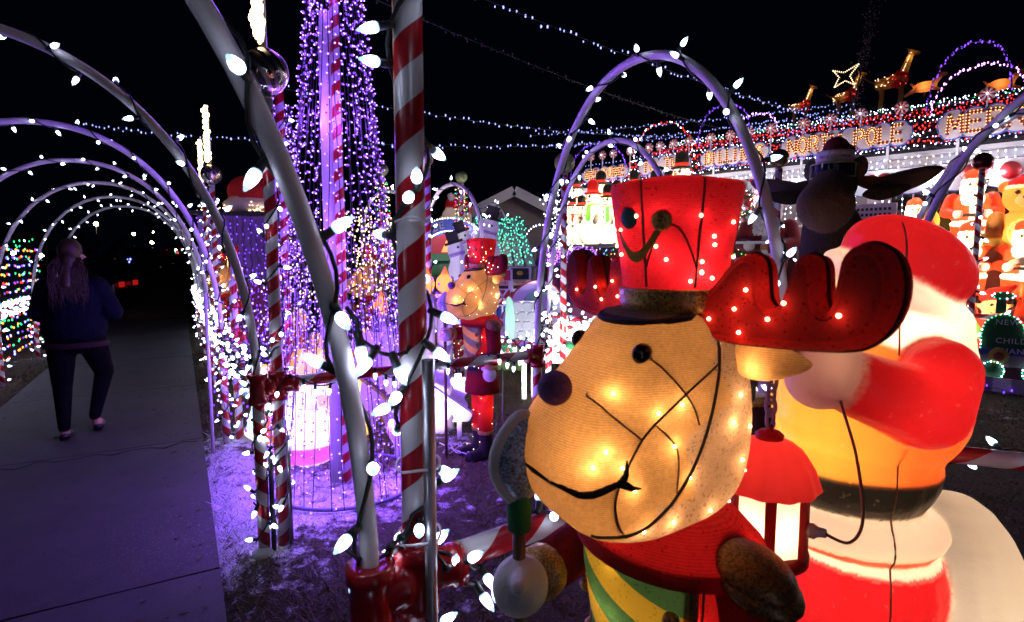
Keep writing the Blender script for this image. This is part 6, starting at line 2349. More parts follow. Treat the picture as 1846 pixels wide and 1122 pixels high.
st = thing('stepped_stand', 'stepped purple grey stand holding the lit seated figures at the right', 'stand', at_u(1760, 9.45), HOUSE_RZ)
mt_stand = solid('grey_violet_stand', (.30, .27, .32), .7)
for (z, d, y0) in ((.33, .55, -.35), (.90, .45, .05), (1.58, .45, .42)):
    b = MB(); b.box((0, y0, z - .02), (3.6, d, .04)); b.build('shelf_board', mt_stand, st)
    b = MB(); b.box((0, y0 + d / 2 - .03, z / 2 - .03), (3.6, .03, z - .05)); b.build('riser', mt_stand, st)
seats = [(1636, 9.85, 1.50, .80, 'sack', 'with a sack of toys on the top step'), (1737, 9.85, 1.60, 1.02, 'plain', 'with long white beard on the top step'), (1560, 9.9, 1.56, .62, 'plain', 'small, beside the moose antler'), (1738, 9.42, .93, .98, 'sack', 'holding toys on the middle step'), (1838, 9.42, .93, .98, 'horn', 'blowing a cream horn on the middle step'),
         (1668, 9.42, .93, .9, 'plain', 'on the middle step behind the big figure'), (1716, 9.0, .30, .85, 'plain', 'on the bottom step beside the striped post'), (1886, 9.0, .36, .9, 'plain', 'on the bottom step past the frame'), (1900, 9.85, 1.6, .95, 'sack', 'on the top step past the frame')]
for u, np_, z, s_, kd, lab in seats:
    moulded_thing(santa_kinds[{'plain': 0, 'sack': 1, 'horn': 2}[kd]], 'bearded_figure', 'lit red and white bearded figure ' + lab, 'santa figure', at_u(u, np_, z), FACE_YAW + .25 + R.uniform(-.2, .2), 'lit bearded figures on the stepped stand', s_ * 1.1, 10, ((.45, 1.0), (.74, .9), (.2, .4)), (1, .80, .50))
for u, np_, z, s_, lab in ((1828, 9.75, 1.38, 1.30, 'large lit orange teddy bear in red hat at the top right'), (1655, 8.95, .3, .8, 'lit teddy bear low behind the big figure')):
    moulded_thing(bear, 'teddy_bear', lab, 'teddy bear', at_u(u, np_, z), FACE_YAW + .2, 'lit teddy bears', s_, 8, ((.36, 1), (.7, .6)), (1, .72, .38))
for u, np_, z, s_, lab in ((1790, 8.95, .36, .90, 'lit elf in pointed red hat on the bottom step'), (1752, 8.9, .1, .62, 'small lit elf low by the striped post')):
    moulded_thing(elf, 'lit_elf', lab, 'elf', at_u(u, np_, z), FACE_YAW + .3, 'lit elves on the stand', s_, 8, ((.32, 1), (.65, .5)), (1, .74, .40))

# ---- the cloth covered standing figure, candy column, wreath and parcels by the porch
P_ = [(pr[0], (.20, .006, .012) if pr[1] == RED2 else pr[1], *pr[2:]) for pr in santa_prims()]
me, zf = figure(P_, .0135, 3, santa_s_over)
mt_velvet, nt, out = new_mat('velvet_and_fleece')
at = nd(nt, 'Attribute'); at.attribute_name = 'Paint'
p = nd(nt, 'BsdfPrincipled'); nt.links.new(at.outputs['Color'], p.inputs['Base Color']); p.inputs['Roughness'].default_value = .95; p.inputs['Sheen Weight'].default_value = .3
nt.links.new(bump(nt, noise(nt, 60, 4), .8, .01), p.inputs['Normal']); nt.links.new(p.outputs[0], out.inputs[0])
t = thing('bearded_figure', 'unlit standing figure in velvet coat and curly beard by the porch wreath', 'santa figure', at_u(1379, 9.2, .98), FACE_YAW + .25, None, 1.62)
for k, m_ in split(me, zf).items():
    m_.materials.append(mt_velvet); obj(k, m_, t)
b = MB()
for k in range(120):
    a, z = R.uniform(-1.4, 1.4), R.uniform(.50, .78)
    b.ball((.10 + .085 * math.cos(a) * math.sin(PI * min(1, max(.1, (z - .46) / .34))), .115 * math.sin(a), z), .017, 6, 5)
b.build('beard_curls', mt_fur, t, kind='stuff')
b = MB(); b.box((.12, 0, .435), (.02, .07, .05)); b.build('belt_buckle', mt_goldg, t, loc=(.08, 0, 0))
ds = thing('display_step', 'low white step under the standing velvet figure', 'step', at_u(1379, 9.3, 0), HOUSE_RZ)
b = MB(); b.box((0, 0, .48), (.9, .6, .96)); b.build('step_body', mt_white, ds)
cc = at_u(1341, 9.72)
t = thing('striped_column', 'thick red and white spiral column under the green wreath', 'column', cc)
b = MB(); b.lathe([(0, 0), (.095, 0), (.095, ZE - .04), (0, ZE - .04)], 26)
b.build('column', candy('candy_stripe_column', 1, .42, (.5, .02, .03)), t)
mini_string([cc + V((math.cos(k * .55) * .11, math.sin(k * .55) * .11, .3 + k * .032)) for k in range(76)], 'red and white lamps wound round the striped column', [mt_redled, mt_led_far, mt_greenled], None, spacing=.05, size=.011, jitter=.015)
mt_fir = solid('fir_green', (.012, .07, .02), .6, vary=.5, nscale=40)
wc = at_u(1337, 9.5, 2.42)
t = thing('wreath', 'green fir wreath with red lamps on the striped column', 'wreath', wc, HOUSE_RZ)
b, lb = MB(), MB()
for k in range(620):
    a = R.uniform(0, 2 * PI); rr_ = .15 + R.gauss(0, .035); c = V((math.cos(a) * rr_, R.gauss(0, .03), math.sin(a) * rr_))
    d = (V((math.cos(a + R.uniform(-.6, .6)), R.uniform(-.9, .3), math.sin(a + R.uniform(-.6, .6))))).normalized()
    sd_ = d.orthogonal().normalized() * .007
    b.add([c - sd_, c + sd_, c + d * .055], [(0, 1, 2)], smooth=False)
for k in range(46):
    a = R.uniform(0, 2 * PI); rr_ = .15 + R.gauss(0, .03); lb.ball((math.cos(a) * rr_, -.045, math.sin(a) * rr_), .009, 5, 4, mi=k % 3)
b.build('needles', mt_fir, t, kind='stuff'); lb.build('bulbs', [mt_redled, mt_warm_soft, mt_led_far], t, kind='stuff')
mt_pinkbox = solid('pink_paper', (.62, .16, .45), .5); mt_yelbox = solid('yellow_paper', (.6, .42, .06), .5); mt_tealbox = solid('blue_paper', (.05, .30, .42), .5); mt_greenbox = solid('green_paper', (.06, .32, .08), .5)
gb = at_u(1316, 8.7)
zt = 0
for k, (m_, sz, lab, dots) in enumerate(((mt_tealbox, .62, 'blue wrapped parcel at the bottom of the pile', None), (mt_yelbox, .42, 'yellow wrapped parcel with white spots in the middle of the pile', mt_white), (mt_pinkbox, .40, 'pink wrapped parcel with red spots on top of the pile', mt_redpaint))):
    t = thing('wrapped_parcel', lab, 'parcel', gb + V((.02 * k, 0, zt)), HOUSE_RZ + .1 * k, 'parcels by the porch')
    h = [.82, .30, .40][k]
    b = MB(); b.box((0, 0, h / 2), (sz, sz, h)); b.build('box', m_, t)
    if dots:
        r_ = .055 if k == 2 else .02
        for i in range(3 if k == 2 else 6):
            for j in range(3 if k == 2 else 4):
                x = -sz / 2 + sz * (i + .5 + .25 * (j % 2)) / (3 if k == 2 else 6); z = h * (j + .5) / (3 if k == 2 else 4)
                if abs(x) + r_ < sz / 2:
                    b = MB(); b.lathe([(0, .004), (r_, .004), (r_, 0)], 14, X=M.Translation((x, -sz / 2, z)) @ M.Rotation(PI / 2, 4, 'X')); b.build('spot', dots, t)
    else:
        b = MB(); b.box((0, -sz / 2 - .004, h / 2), (.06, .008, h)); b.build('ribbon', mt_white, t)
    zt += h + .002
for k, (u, np_, m_, lab) in enumerate(((1640, 8.2, mt_greenbox, 'green parcel below the seated figures'), (1600, 8.6, mt_redpaint, 'red parcel behind the moose'))):
    t = thing('wrapped_parcel', lab, 'parcel', at_u(u, np_), HOUSE_RZ, 'parcels by the porch')
    b = MB(); b.box((0, 0, .3), (.5, .5, .6)); b.build('box', m_, t); b = MB(); b.box((0, -.254, .3), (.07, .008, .6)); b.build('ribbon', mt_goldg, t)

# word board by the window: small white notice with red drape
t = thing('notice_board', 'small white notice board with red scalloped cloth behind the moose antler', 'notice board', at_u(1562, 9.75, 1.72), HOUSE_RZ)
b = MB(); b.box((0, 0, .30), (.62, .03, .60)); b.build('board', mt_white, t)
b = MB()
b.slab([(-.31, .18)] + [(-.31 + .62 * k / 24, .06 - .05 * abs(math.sin(PI * k / 8))) for k in range(25)] + [(.31, .18)], .012, 0, X=M.Translation((0, -.022, 0))); b.build('cloth', mt_redpaint, t)
b = MB()
for r_ in range(3):
    for k in range(9):
        b.box((-.24 + .058 * k, -.018, .52 - .08 * r_), (.035, .004, .04))
b.build('lettering_blocks', mt_dark, t, kind='stuff')
b = MB(); b.box((0, .02, -.7), (.05, .03, 1.6)); b.build('post', mt_trim, t)

# ---- toy train board
c0 = at_u(1772, 8.45, 0)
t = thing('train_board', 'green painted toy train board reading NEW TOYS ALL CHILDREN THANK', 'sign', c0, HOUSE_RZ + .25)
mt_tgreen = solid('engine_green', (.012, .10, .025), .55); mt_tred = solid('engine_red', (.24, .02, .02), .55); mt_tblue = solid('engine_blue', (.03, .07, .35), .55); mt_tgrey = solid('engine_grey', (.22, .19, .20), .55); mt_tyel = solid('engine_yellow', (.5, .3, .03), .55)
body = [(0, .50), (0, .70), (.03, .80), (.10, .87), (.20, .90), (.30, .86), (.36, .78), (.40, .66), (.40, .50)]
MB().slab(body, .03, 0).build('boiler', mt_tgreen, t)
b = MB(); b.box((.16, .0, .985), (.09, .03, .17)); b.slab(smooth_loop([(.06, 1.08), (.08, 1.13), (.18, 1.145), (.27, 1.12), (.27, 1.08), (.17, 1.065)], 24), .03, 0, X=M.Translation((0, -.003, 0))); b.build('chimney', mt_tgreen, t)
b = MB(); b.box((.66, .003, .72), (.50, .03, .46)); b.build('cab', mt_tred, t)
b = MB(); b.box((.45, -.006, .46), (.92, .03, .075)); b.build('running_board', mt_tblue, t)
b = MB(); b.box((.45, .004, .37), (.88, .03, .16)); b.build('frame', mt_tgrey, t)
b = MB(); b.lathe([(0, .012), (.095, .012), (.095, 0)], 24, X=M.Translation((.17, -.022, .41)) @ M.Rotation(PI / 2, 4, 'X')); pl = b.build('wheel_hub', mt_tyel, t)
b = MB(); b.lathe([(0, .010), (.052, .010), (.052, 0)], 20, X=M.Translation((.17, -.035, .41)) @ M.Rotation(PI / 2, 4, 'X')); b.build('hub_middle', mt_tred, pl)
for x, r_ in ((.12, .115), (.50, .125), (.80, .125)):
    b = MB(); b.lathe([(0, .012), (r_, .012), (r_, -.02), (0, -.02)], 26, X=M.Translation((x, -.008, .24)) @ M.Rotation(PI / 2, 4, 'X')); wl = b.build('wheel', mt_tgreen, t)
    lb = MB()
    for k in range(22):
        a = 2 * PI * k / 22; lb.ball((x + r_ * .93 * math.cos(a), -.032, .24 + r_ * .93 * math.sin(a)), .009, 5, 4, mi=k % 2)
    lb.build('bulbs', [mt_led_far, mt_teal], wl, kind='stuff')
lb = MB()
for p_ in resample([V((x, -.03, z)) for x, z in body[:-1]], .042): lb.ball(p_, .009, 5, 4, mi=R.randrange(2))
for k in range(12): lb.ball((.44 + .04 * k, -.03, .96), .009, 5, 4, mi=2)
for k in range(10):
    a = 2 * PI * k / 10; lb.ball((.17 + .1 * math.cos(a), -.03, 1.105 + .035 * math.sin(a)), .008, 5, 4, mi=R.randrange(2))
lb.build('bulbs', [mt_led_far, mt_teal, mt_redled], t, kind='stuff')
for txt, x, z in (('NEW TOYS', .36, .80), ('ALL', .47, .70), ('CHILDREN', .36, .59), ('THANK', .29, .475)):
    m_ = text_mesh(txt, .088, .003, spacing=1.12); m_.materials.append(mt_white)
    o_ = obj('lettering', m_, t); o_.matrix_local = M.Translation((x, -.028, z)) @ M.Rotation(PI / 2, 4, 'X')
b = MB()
for x in (.05, .62): b.box((x, .03, .12), (.03, .03, .25))
b.build('ground_stake', mt_candyL, t) if False else MB().box((.62, .05, .25), (.03, .03, .5)).build('ground_stake', mt_tred, t)
# white border boards along the foot of the stand
for k in range(5):
    a = at_u(1640 + 60 * k, 8.35)
    t = thing('border_board', 'low white border board below the stand, %s from the left' % ORD[k].replace('nearest', 'first'), 'border board', a, HOUSE_RZ, 'low white border boards')
    b = MB(); b.box((0, 0, .10), (.40, .025, .16)); b.build('board', mt_white, t)
mini_string([at_u(1610 + 14 * k, 8.25, .05 + .03 * math.sin(k)) for k in range(24)], 'violet lamps lying along the white border boards', mt_purple, None, spacing=.11, size=.012, jitter=.05)

# ---- painted cutouts in the middle of the garden
mt_skinp = solid('painted_skin', (.65, .40, .30), .5); mt_yelp = solid('painted_yellow', (.6, .42, .05), .5); mt_greyp = solid('painted_grey', (.23, .24, .27), .5); mt_gdrape = solid('mint_drape', (.25, .55, .36), .6); mt_lilac = solid('painted_lilac', (.40, .28, .62), .5)


def box_cut(parent, name, c, sz, m_, y=-.012):
    b = MB(); b.box((c[0], y, c[1]), (sz[0], .012, sz[1])); return b.build(name, m_, parent)


def soldier(u, v0, v1, Y, hatm, label):
    p0, p1 = PX(u, v1, Y), PX(u, v0, Y)
    H = p1.z - p0.z
    t = thing('soldier_cutout', label, 'cutout', p0, 0, 'painted soldier cutouts')
    ol = [(-.13, 0), (-.13, .32), (-.22, .34), (-.22, .62), (-.15, .68), (-.17, .80), (-.17, 1.0), (.17, 1.0), (.17, .80), (.15, .68), (.22, .62), (.22, .34), (.13, .32), (.13, 0)]
    MB().slab([(x * H, z * H) for x, z in ol], .012, 0).build('board', mt_white, t)
    for nm, c, sz, m_ in (('hat', (0, .90), (.27, .17), hatm), ('face', (0, .755), (.20, .10), mt_skinp), ('beard', (0, .70), (.20, .05), mt_dark), ('coat', (0, .53), (.26, .24), mt_redpaint), ('belt', (0, .42), (.26, .03), mt_dark), ('leg', (-.06, .26), (.09, .24), mt_tblue), ('leg', (.06, .26), (.09, .24), mt_tblue), ('boot', (-.06, .08), (.10, .14), mt_black), ('boot', (.06, .08), (.10, .14), mt_black), ('sleeve', (-.17, .50), (.06, .24), mt_redpaint), ('sleeve', (.17, .50), (.06, .24), mt_redpaint)):
        box_cut(t, nm, (c[0] * H, c[1] * H), (sz[0] * H, sz[1] * H), m_)
    for s_ in (-1, 1):
        b = MB(); b.box((0, -.021, .54 * H), (.03 * H, .006, .30 * H), ry=s_ * .6); b.build('cross_strap', mt_white, t)
        b = MB(); b.ball((s_ * .05 * H, -.02, .77 * H), .012 * H, 8, 6); b.build('eye', mt_black, t)
    b = MB(); b.ball((0, -.02, .91 * H), (.05 * H, .008, .035 * H), 10, 6); b.build('hat_badge', mt_yelp, t)
    return t


soldier(906, 486, 592, 6.6, mt_redpaint, 'painted soldier cutout in red hat on the green playhouse')
soldier(937, 482, 600, 7.0, mt_black, 'painted soldier cutout in black hat beside the red hatted one')
c0 = PX(962, 592, 6.1)
t = thing('cloud_cutout', 'white cloud shaped cutout with lilac bauble and green cap', 'cutout', c0)
cl = smooth_loop([(-.30, .02), (-.34, .14), (-.26, .26), (-.20, .40), (-.05, .50), (.10, .52), (.24, .44), (.34, .28), (.36, .12), (.30, .02)], 60)
MB().slab(cl, .015, 0).build('board', mt_white, t); MB().tube([V((x, -.008, z)) for x, z in cl], .009, 5, closed=True).build('outline', mt_redpaint, t)
b = MB(); b.ball((.02, -.03, .24), (.155, .025, .15), 22, 12); b.build('bauble', mt_lilac, t)
b = MB(); b.slab(smooth_loop([(-.20, .05), (-.10, .28), (.0, .40), (.14, .42), (.10, .33), (-.02, .26), (-.08, .08)], 36), .012, 0, X=M.Translation((-.03, -.06, 0))); b.build('green_leaf', mt_gdrape, t)
b = MB(); b.box((0, .02, -.42), (.05, .03, .88)); b.build('stake', mt_trim, t)
c0 = PX(945, 615, 5.9)
t = thing('stone_chimney_cutout', 'grey stone chimney cutout with mint green drape under the rail', 'cutout', c0)
MB().slab([(-.17, 0), (-.17, .42), (.17, .42), (.17, 0)], .012, 0).build('board', mt_white, t)
for r_ in range(4):
    for k in range(3):
        x = -.105 + .105 * k + (.03 if r_ % 2 else -.02); z = .055 + .10 * r_
        b = MB(); w_ = .045; h_ = .042
        b.slab(smooth_loop([(x - w_ * R.uniform(.8, 1.1), z - h_), (x + w_, z - h_ * R.uniform(.7, 1)), (x + w_ * R.uniform(.8, 1.1), z + h_), (x - w_, z + h_ * R.uniform(.8, 1))], 20), .02, 0, X=M.Translation((0, -.012, 0))); b.build('stone', mt_greyp, t)
b = MB(); b.slab(smooth_loop([(-.19, .0), (-.19, .42), (-.13, .44), (-.10, .22), (-.12, .02)], 24), .02, 0, X=M.Translation((0, -.028, 0))); b.build('drape', mt_gdrape, t)
b = MB(); b.box((0, .02, -.3), (.05, .03, .65)); b.build('stake', mt_trim, t)


def cane_panel(u, v0, v1, Y, wpx, label, bow=mt_greenfelt):
    p0, p1 = PX(u, v1, Y), PX(u, v0, Y)
    H = p1.z - p0.z; W = wpx * Y / FPX
    t = thing('candy_cane_panel', label, 'cutout', p0, 0, 'white candy cane panels')
    MB().slab([(-W / 2, 0), (-W / 2, H * .85), (-W * .3, H), (W * .3, H), (W / 2, H * .85), (W / 2, 0)], .015, 0).build('panel', mt_white, t)
    r_ = .035
    cane = [V((.02, -.02, .1 * H)), V((.02, -.02, .62 * H))] + [V((.02 - .07 + .07 * math.cos(a), -.02, .62 * H + .09 * math.sin(a))) for a in [PI * k / 8 for k in range(1, 10)]]
    pts = resample(cane, .012)
    for k in range(0, len(pts) - 4, 4):
        MB().tube(pts[k:k + 5], .019, 8).build('cane_stripe', mt_redpaint if (k // 4) % 2 else mt_white, t)
    b = MB()
    for s_ in (-1, 1):
        b.ball((.02 + s_ * .055, -.045, .40 * H), (.055, .02, .035), 12, 8, rot=M.Rotation(s_ * -.3, 4, 'Y'))
        b.tube([V((.02, -.045, .40 * H)), V((.02 + s_ * .045, -.045, .22 * H))], [.012, .016], 8)
    b.build('bow', bow, t)
    return t


cane_panel(1033, 575, 655, 5.9, 75, 'white panel with candy cane and green bow beside the striped post')
cane_panel(912, 575, 650, 6.0, 40, 'white panel with candy cane and green bow behind the standing reindeer')
cane_panel(1090, 570, 660, 6.3, 70, 'white panel with candy cane behind the front reindeer snout')
cane_panel(993, 560, 650, 6.5, 40, 'white panel with candy cane between the arch legs')
t = thing('wooden_block_sign', 'dark upright block sign with red middle near the candy cane panels', 'sign', GX(1022, 668))
b = MB(); b.box((0, 0, .25), (.09, .05, .5)); b.build('board', mt_greyp, t); b = MB(); b.box((0, -.03, .24), (.04, .012, .38)); b.build('stripe', mt_redpaint, t)
t = thing('gift_bag', 'dark green gift bag with red bow near the candy cane panels', 'gift bag', GX(1054, 672))
b = MB(); b.box((0, 0, .2), (.26, .12, .4)); b.build('bag', mt_tgreen, t)
b = MB(); b.box((.01, -.068, .15), (.10, .012, .24)); b.build('label_panel', mt_white, t)
b = MB(); b.ball((-.06, -.05, .42), (.07, .03, .05), 10, 8); b.ball((.06, -.05, .42), (.07, .03, .05), 10, 8); b.build('bow', mt_tred, t)
t = thing('dark_box', 'dark slate box behind the front reindeer snout', 'box', GX(1084, 668))
b = MB(); b.box((0, 0, .2), (.24, .2, .36)); b.build('body', mt_dark, t); b = MB(); b.lathe([(0, .006), (.025, .006), (.025, 0)], 12, X=M.Translation((-.03, -.1, .29)) @ M.Rotation(PI / 2, 4, 'X')); b.build('dial', mt_greyp, t)


def floodlight(loc, aim, power, col, label, size=1.3):
    t = thing('floodlight', label, 'floodlight', loc, math.atan2(aim[1], aim[0]), 'small floodlights on the lawn')
    b = MB(); b.box((0, 0, .10), (.06, .12, .09), ry=-.5); b.build('housing', mt_dark, t)
    b = MB(); b.lathe([(0, 0), (.008, 0), (.008, .09), (0, .09)], 8); b.build('stake', mt_dark, t)
    l = bpy.data.lights.new('flood', 'SPOT'); l.energy = power; l.color = col; l.spot_size = size; l.spot_blend = .6; l.shadow_soft_size = .05
    o_ = bpy.data.objects.new('flood', l); COL.objects.link(o_); o_.parent = t
    o_.location = (.06, 0, .13)
    o_.rotation_euler = (0, -PI / 2 - .35 + PI, 0) if False else V((1, 0, .45)).to_track_quat('-Z', 'Y').to_euler()
    return t


floodlight(V((.42, 4.75, 0)), (.02, 1, 0), 130, (.95, 1, .96), 'small floodlight on the lawn aimed at the cutouts')
floodlight(V((1.0, 4.85, 0)), (.1, 1, 0), 120, (1, .95, .9), 'small floodlight hidden behind the reindeer snout')
floodlight(V((-.62, 4.05, 0)), (-.05, 1, 0), 45, (.9, .65, 1), 'small floodlight aimed at the tall candles')

# ---- coffee stall with arched sign, and the inflatable behind it
c0 = PX(812, 560, 7.7); c0.z = 0
t = thing('coffee_stall', 'small coffee stall with green roof and arched blue sign', 'stall', c0)
zS = PX(812, 410, 7.7).z
b = MB()
ri, ro = .40, .56
cz = zS - .42
ar = [(ro * .98 * math.cos(a), cz + ro * .95 * math.sin(a)) for a in [math.radians(28 + 124 * k / 24) for k in range(25)]] + [(ri * .98 * math.cos(a), cz + ri * .95 * math.sin(a)) for a in [math.radians(152 - 124 * k / 24) for k in range(25)]]
b.slab(ar, .03, 0); sg = b.build('arched_board', mt_tblue, t)
for k, ch in enumerate('POLE ESPR'):
    if ch == ' ': continue
    a = math.radians(138 - 92 * k / 8)
    m_ = text_mesh(ch, .135, .006); m_.materials.append(mt_greyplank)
    o_ = obj('letter', m_, sg)
    o_.matrix_local = M.Translation((.475 * .98 * math.cos(a), -.022, cz + .475 * .95 * math.sin(a))) @ M.Rotation(-(a - PI / 2), 4, 'Y') @ M.Rotation(PI / 2, 4, 'X')
lb = MB()
for r_ in (ri - .01, ro + .01):
    for k in range(34):
        a = math.radians(28 + 124 * k / 33); lb.ball((r_ * .98 * math.cos(a), -.02, cz + r_ * .95 * math.sin(a)), .010, 5, 4, mi=k % 2)
lb.build('bulbs', [mt_warm_soft, mt_led_far], t, kind='stuff')
b = MB(); b.slab([(.36 * math.cos(a), cz + .04 + .30 * math.sin(a)) for a in [PI * k / 16 for k in range(17)]], .04, 0, X=M.Translation((0, .06, 0))); b.build('red_arch', mt_redpaint, t)
b = MB(); b.box((-.02, -.05, cz + .02), (.60, .5, .09)); b.build('green_roof', mt_greenbox, t)
for x in (-.28, .26):
    b = MB(); b.box((x, .1, cz / 2), (.07, .07, cz - .06)); b.build('post', mt_white, t)
b = MB(); b.box((0, .2, .5), (.6, .4, 1.0)); b.build('counter', mt_redpaint, t)
b = MB(); b.box((0, .22, 1.02), (.72, .5, .04)); b.build('counter_top', mt_white, t)
em_b, em_o, em_w = emit('lit_poster_blue', (.06, .16, 1.0), 1.2), emit('lit_poster_orange', (1, .32, .10), 1.3), emit('lit_poster_white', (.9, .95, 1), 1.6)
zb_, zt_ = PX(800, 455, 7.7).z, PX(800, 421, 7.7).z
b = MB(); b.box((-.09, .06, (zb_ + zt_) / 2), (.19, .02, zt_ - zb_)); ps = b.build('lit_poster', em_b, t)
b = MB(); b.slab([(-.17, zb_), (-.06, zb_), (-.06, zt_ - .02)], .006, 0, X=M.Translation((.02, .044, 0))); b.build('poster_beam', em_w, ps)
b = MB(); b.slab([(-.14, zb_), (.0, zb_), (-.04, zb_ + .16), (-.07, zb_ + .16)], .006, 0, X=M.Translation((.02, .038, 0))); b.build('poster_glow', em_o, ps)
b = MB(); b.ball((-.05, -.12, zb_ - .22), (.24, .14, .15), 18, 10); b.build('green_cushion', mt_greenbox, t)
c0 = PX(824, 470, 8.8); zh = PX(824, 386, 8.8).z
t = thing('inflatable_figure', 'big inflatable head in red cap looking over the coffee sign', 'inflatable', (c0.x, 8.8, 0), math.radians(215))
P_ = [('body', (.10, .05, .03), 'c', (0, 0, .35), (0, 0, zh - .55), .45, .36), ('head', (.68, .60, .52), 'e', (0, 0, zh - .08), (.24, .22, .22)), ('muzzle', (.70, .62, .54), 'e', (.18, 0, zh - .14), (.14, .13, .11)), ('cap', RED, 'e', (-.04, 0, zh + .10), (.22, .21, .17), M.Rotation(-.5, 4, 'Y')), ('cap', RED, 'c', (-.05, 0, zh + .18), (.10, .06, zh + .24), .12, .05), ('pompom', WHT, 'e', (.15, .09, zh + .25), .055),
      ('antler', (.02, .02, .02), 'c', (-.02, .3, zh - .0), (-.05, .42, zh + .12), .02, .012), ('ear', (.10, .05, .03), 'c', (-.06, -.2, zh), (-.08, -.34, zh + .05), .05, .03)]
me, zf = figure(P_, .024, 4)
for k, m_ in split(me, zf).items():
    m_.materials.append(mt_mould_dim); obj(k, m_, t)
lamp(t, (.05, 0, zh - .05), .7, (1, .85, .7), .05)

# white snowman cutouts climbing by the stall
for k, (u, v, Y, ti, s_) in enumerate(((868, 466, 7.1, .25, 1.0), (852, 474, 6.9, -.35, .8), (838, 500, 6.7, -.3, .85))):
    p0 = PX(u, v, Y)
    t = thing('snowman_cutout', 'white snowman cutout lit violet by the stall, ' + ['topmost', 'middle', 'lowest'][k], 'cutout', p0, 0, 'snowman cutouts by the stall')
    X = M.Rotation(ti, 4, 'Y')
    ol = smooth_loop([(-.15 * s_, 0), (-.19 * s_, .15 * s_), (-.12 * s_, .28 * s_), (-.12 * s_, .42 * s_), (-.05 * s_, .50 * s_), (.05 * s_, .50 * s_), (.12 * s_, .42 * s_), (.12 * s_, .28 * s_), (.19 * s_, .15 * s_), (.15 * s_, 0)], 50)
    MB().slab(ol, .02, 0, X=X).build('board', mt_white, t)
    b = MB(); b.box(X @ V((0, -.012, .50 * s_)), (.26 * s_, .02, .03), ry=ti); b.box(X @ V((0, -.012, .58 * s_)), (.16 * s_, .02, .15 * s_), ry=ti); b.build('hat', mt_black, t)
    b = MB(); b.ball(X @ V((.03, -.012, .42 * s_)), .014, 8, 6); b.build('eye', mt_black, t)
    b = MB(); b.box(X @ V((0, -.014, .33 * s_)), (.22 * s_, .012, .035), ry=ti); b.build('scarf', mt_lilac, t)
    b = MB(); b.box((0, .03, -p0.z / 2 + .1), (.04, .03, p0.z + .2)); b.build('stake', mt_trim, t)
mini_string([PX(838 + 3 * k, 500 - 9 * k, 6.65) for k in range(13)], 'string of white lamps over the snowman cutouts', mt_led_far, None, spacing=.05, size=.011, jitter=.10)

# ---- tall candles, ruffled white boards
mt_wax = solid('violet_white_wax', (.72, .66, .74), .5, trans=.3)
flame_p = lambda: None
fl_me = blob([('e', (0, 0, .10), (.075, .075, .085)), ('c', (0, 0, .12), (.01, 0, .25), .055, .012)], .012, 3)
paint(fl_me, lambda p: (.80, .34 + .5 * max(0, .12 - p.z), .12)); fl_me.materials.append(mt_mould)
for k, (u, Y, h) in enumerate(((771, 4.9, 1.22), (803, 5.0, 1.22), (742, 5.1, 1.20), (690, 5.3, 1.0))):
    p0 = PX(u, 700, Y); p0.z = 0
    t = thing('giant_candle', 'giant white candle with orange flame, %s' % ['just right of the nearest post', 'beside the standing reindeer', 'behind the nearest post', 'behind the purple cone'][k], 'candle', p0, R.random(), 'giant candles')
    b = MB(); b.lathe([(0, 0), (.085, 0), (.075, .02), (.07, h * .5), (.072, h - .06), (.085, h - .02), (.07, h), (0, h)], 22); b.build('candle_body', mt_wax, t)
    b = MB()
    for q_ in range(9):
        a = 2 * PI * q_ / 9; L = R.uniform(.08, .3)
        b.tube([V((.078 * math.cos(a), .078 * math.sin(a), h - .03)), V((.078 * math.cos(a), .078 * math.sin(a), h - .03 - L))], [.014, .009], 7)
    b.build('wax_drips', mt_wax, t)
    obj('flame', fl_me, t, loc=(0, 0, h - .01))
    lamp(t, (0, 0, h + .10), .7, (1, .62, .35), .03); lamp(t, (0, 0, h * .55), .2, (1, .75, .8), .03) if False else None


def ruffle(u, v0, v1, wpx, Y, label, rot=0.0, n=6):
    p0, p1 = PX(u, v1, Y), PX(u, v0, Y)
    H = p1.z - p0.z; W = wpx * Y / FPX
    t = thing('ruffled_board', label, 'cutout', p0, rot, 'white ruffled boards')
    L = [(-W / 2 + .12 * W * math.sin(PI * 2 * n / 2 * k / 30), H * k / 30) for k in range(31)]
    r_ = [(W / 2 + .12 * W * math.sin(PI * 2 * n / 2 * k / 30 + 1), H * k / 30) for k in reversed(range(31))]
    MB().slab(L + r_, .02, 0).build('board', mt_white, t)
    b = MB(); b.box((0, .025, H / 2 - .1), (.04, .025, H + .2)); b.build('stake', mt_trim, t)
    return t


ruffle(672, 600, 740, 40, 4.7, 'white ruffled board low behind the near white pipe', .2)
ruffle(712, 590, 790, 42, 4.9, 'white ruffled board behind the nearest post', -.1)
ruffle(655, 610, 730, 30, 5.2, 'narrow white ruffled board left of the near pipe', .1)
ruffle(785, 640, 800, 50, 4.85, 'white ruffled board in front of the giant candles', .1)
ruffle(828, 680, 760, 26, 4.75, 'small white ruffled board left of the standing reindeer', .1)
ruffle(735, 755, 830, 60, 4.25, 'low white board at the foot of the nearest post', 0, 2)
t = thing('wooden_beam', 'white edged brown beam slanting down behind the nearest post', 'beam', PX(640, 672, 4.6))
d = PX(745, 750, 4.3) - PX(640, 672, 4.6)
b = MB(); b.box((0, 0, d.length / 2), (.05, .03, d.length)); o_ = b.build('beam', mt_brownpole, t); o_.matrix_local = frame_to(V((0, 0, 0)), d)
t = thing('wooden_beam', 'long white plank slanting behind the standing reindeer legs', 'beam', PX(760, 690, 4.7))
d = PX(850, 752, 4.6) - PX(760, 690, 4.7)
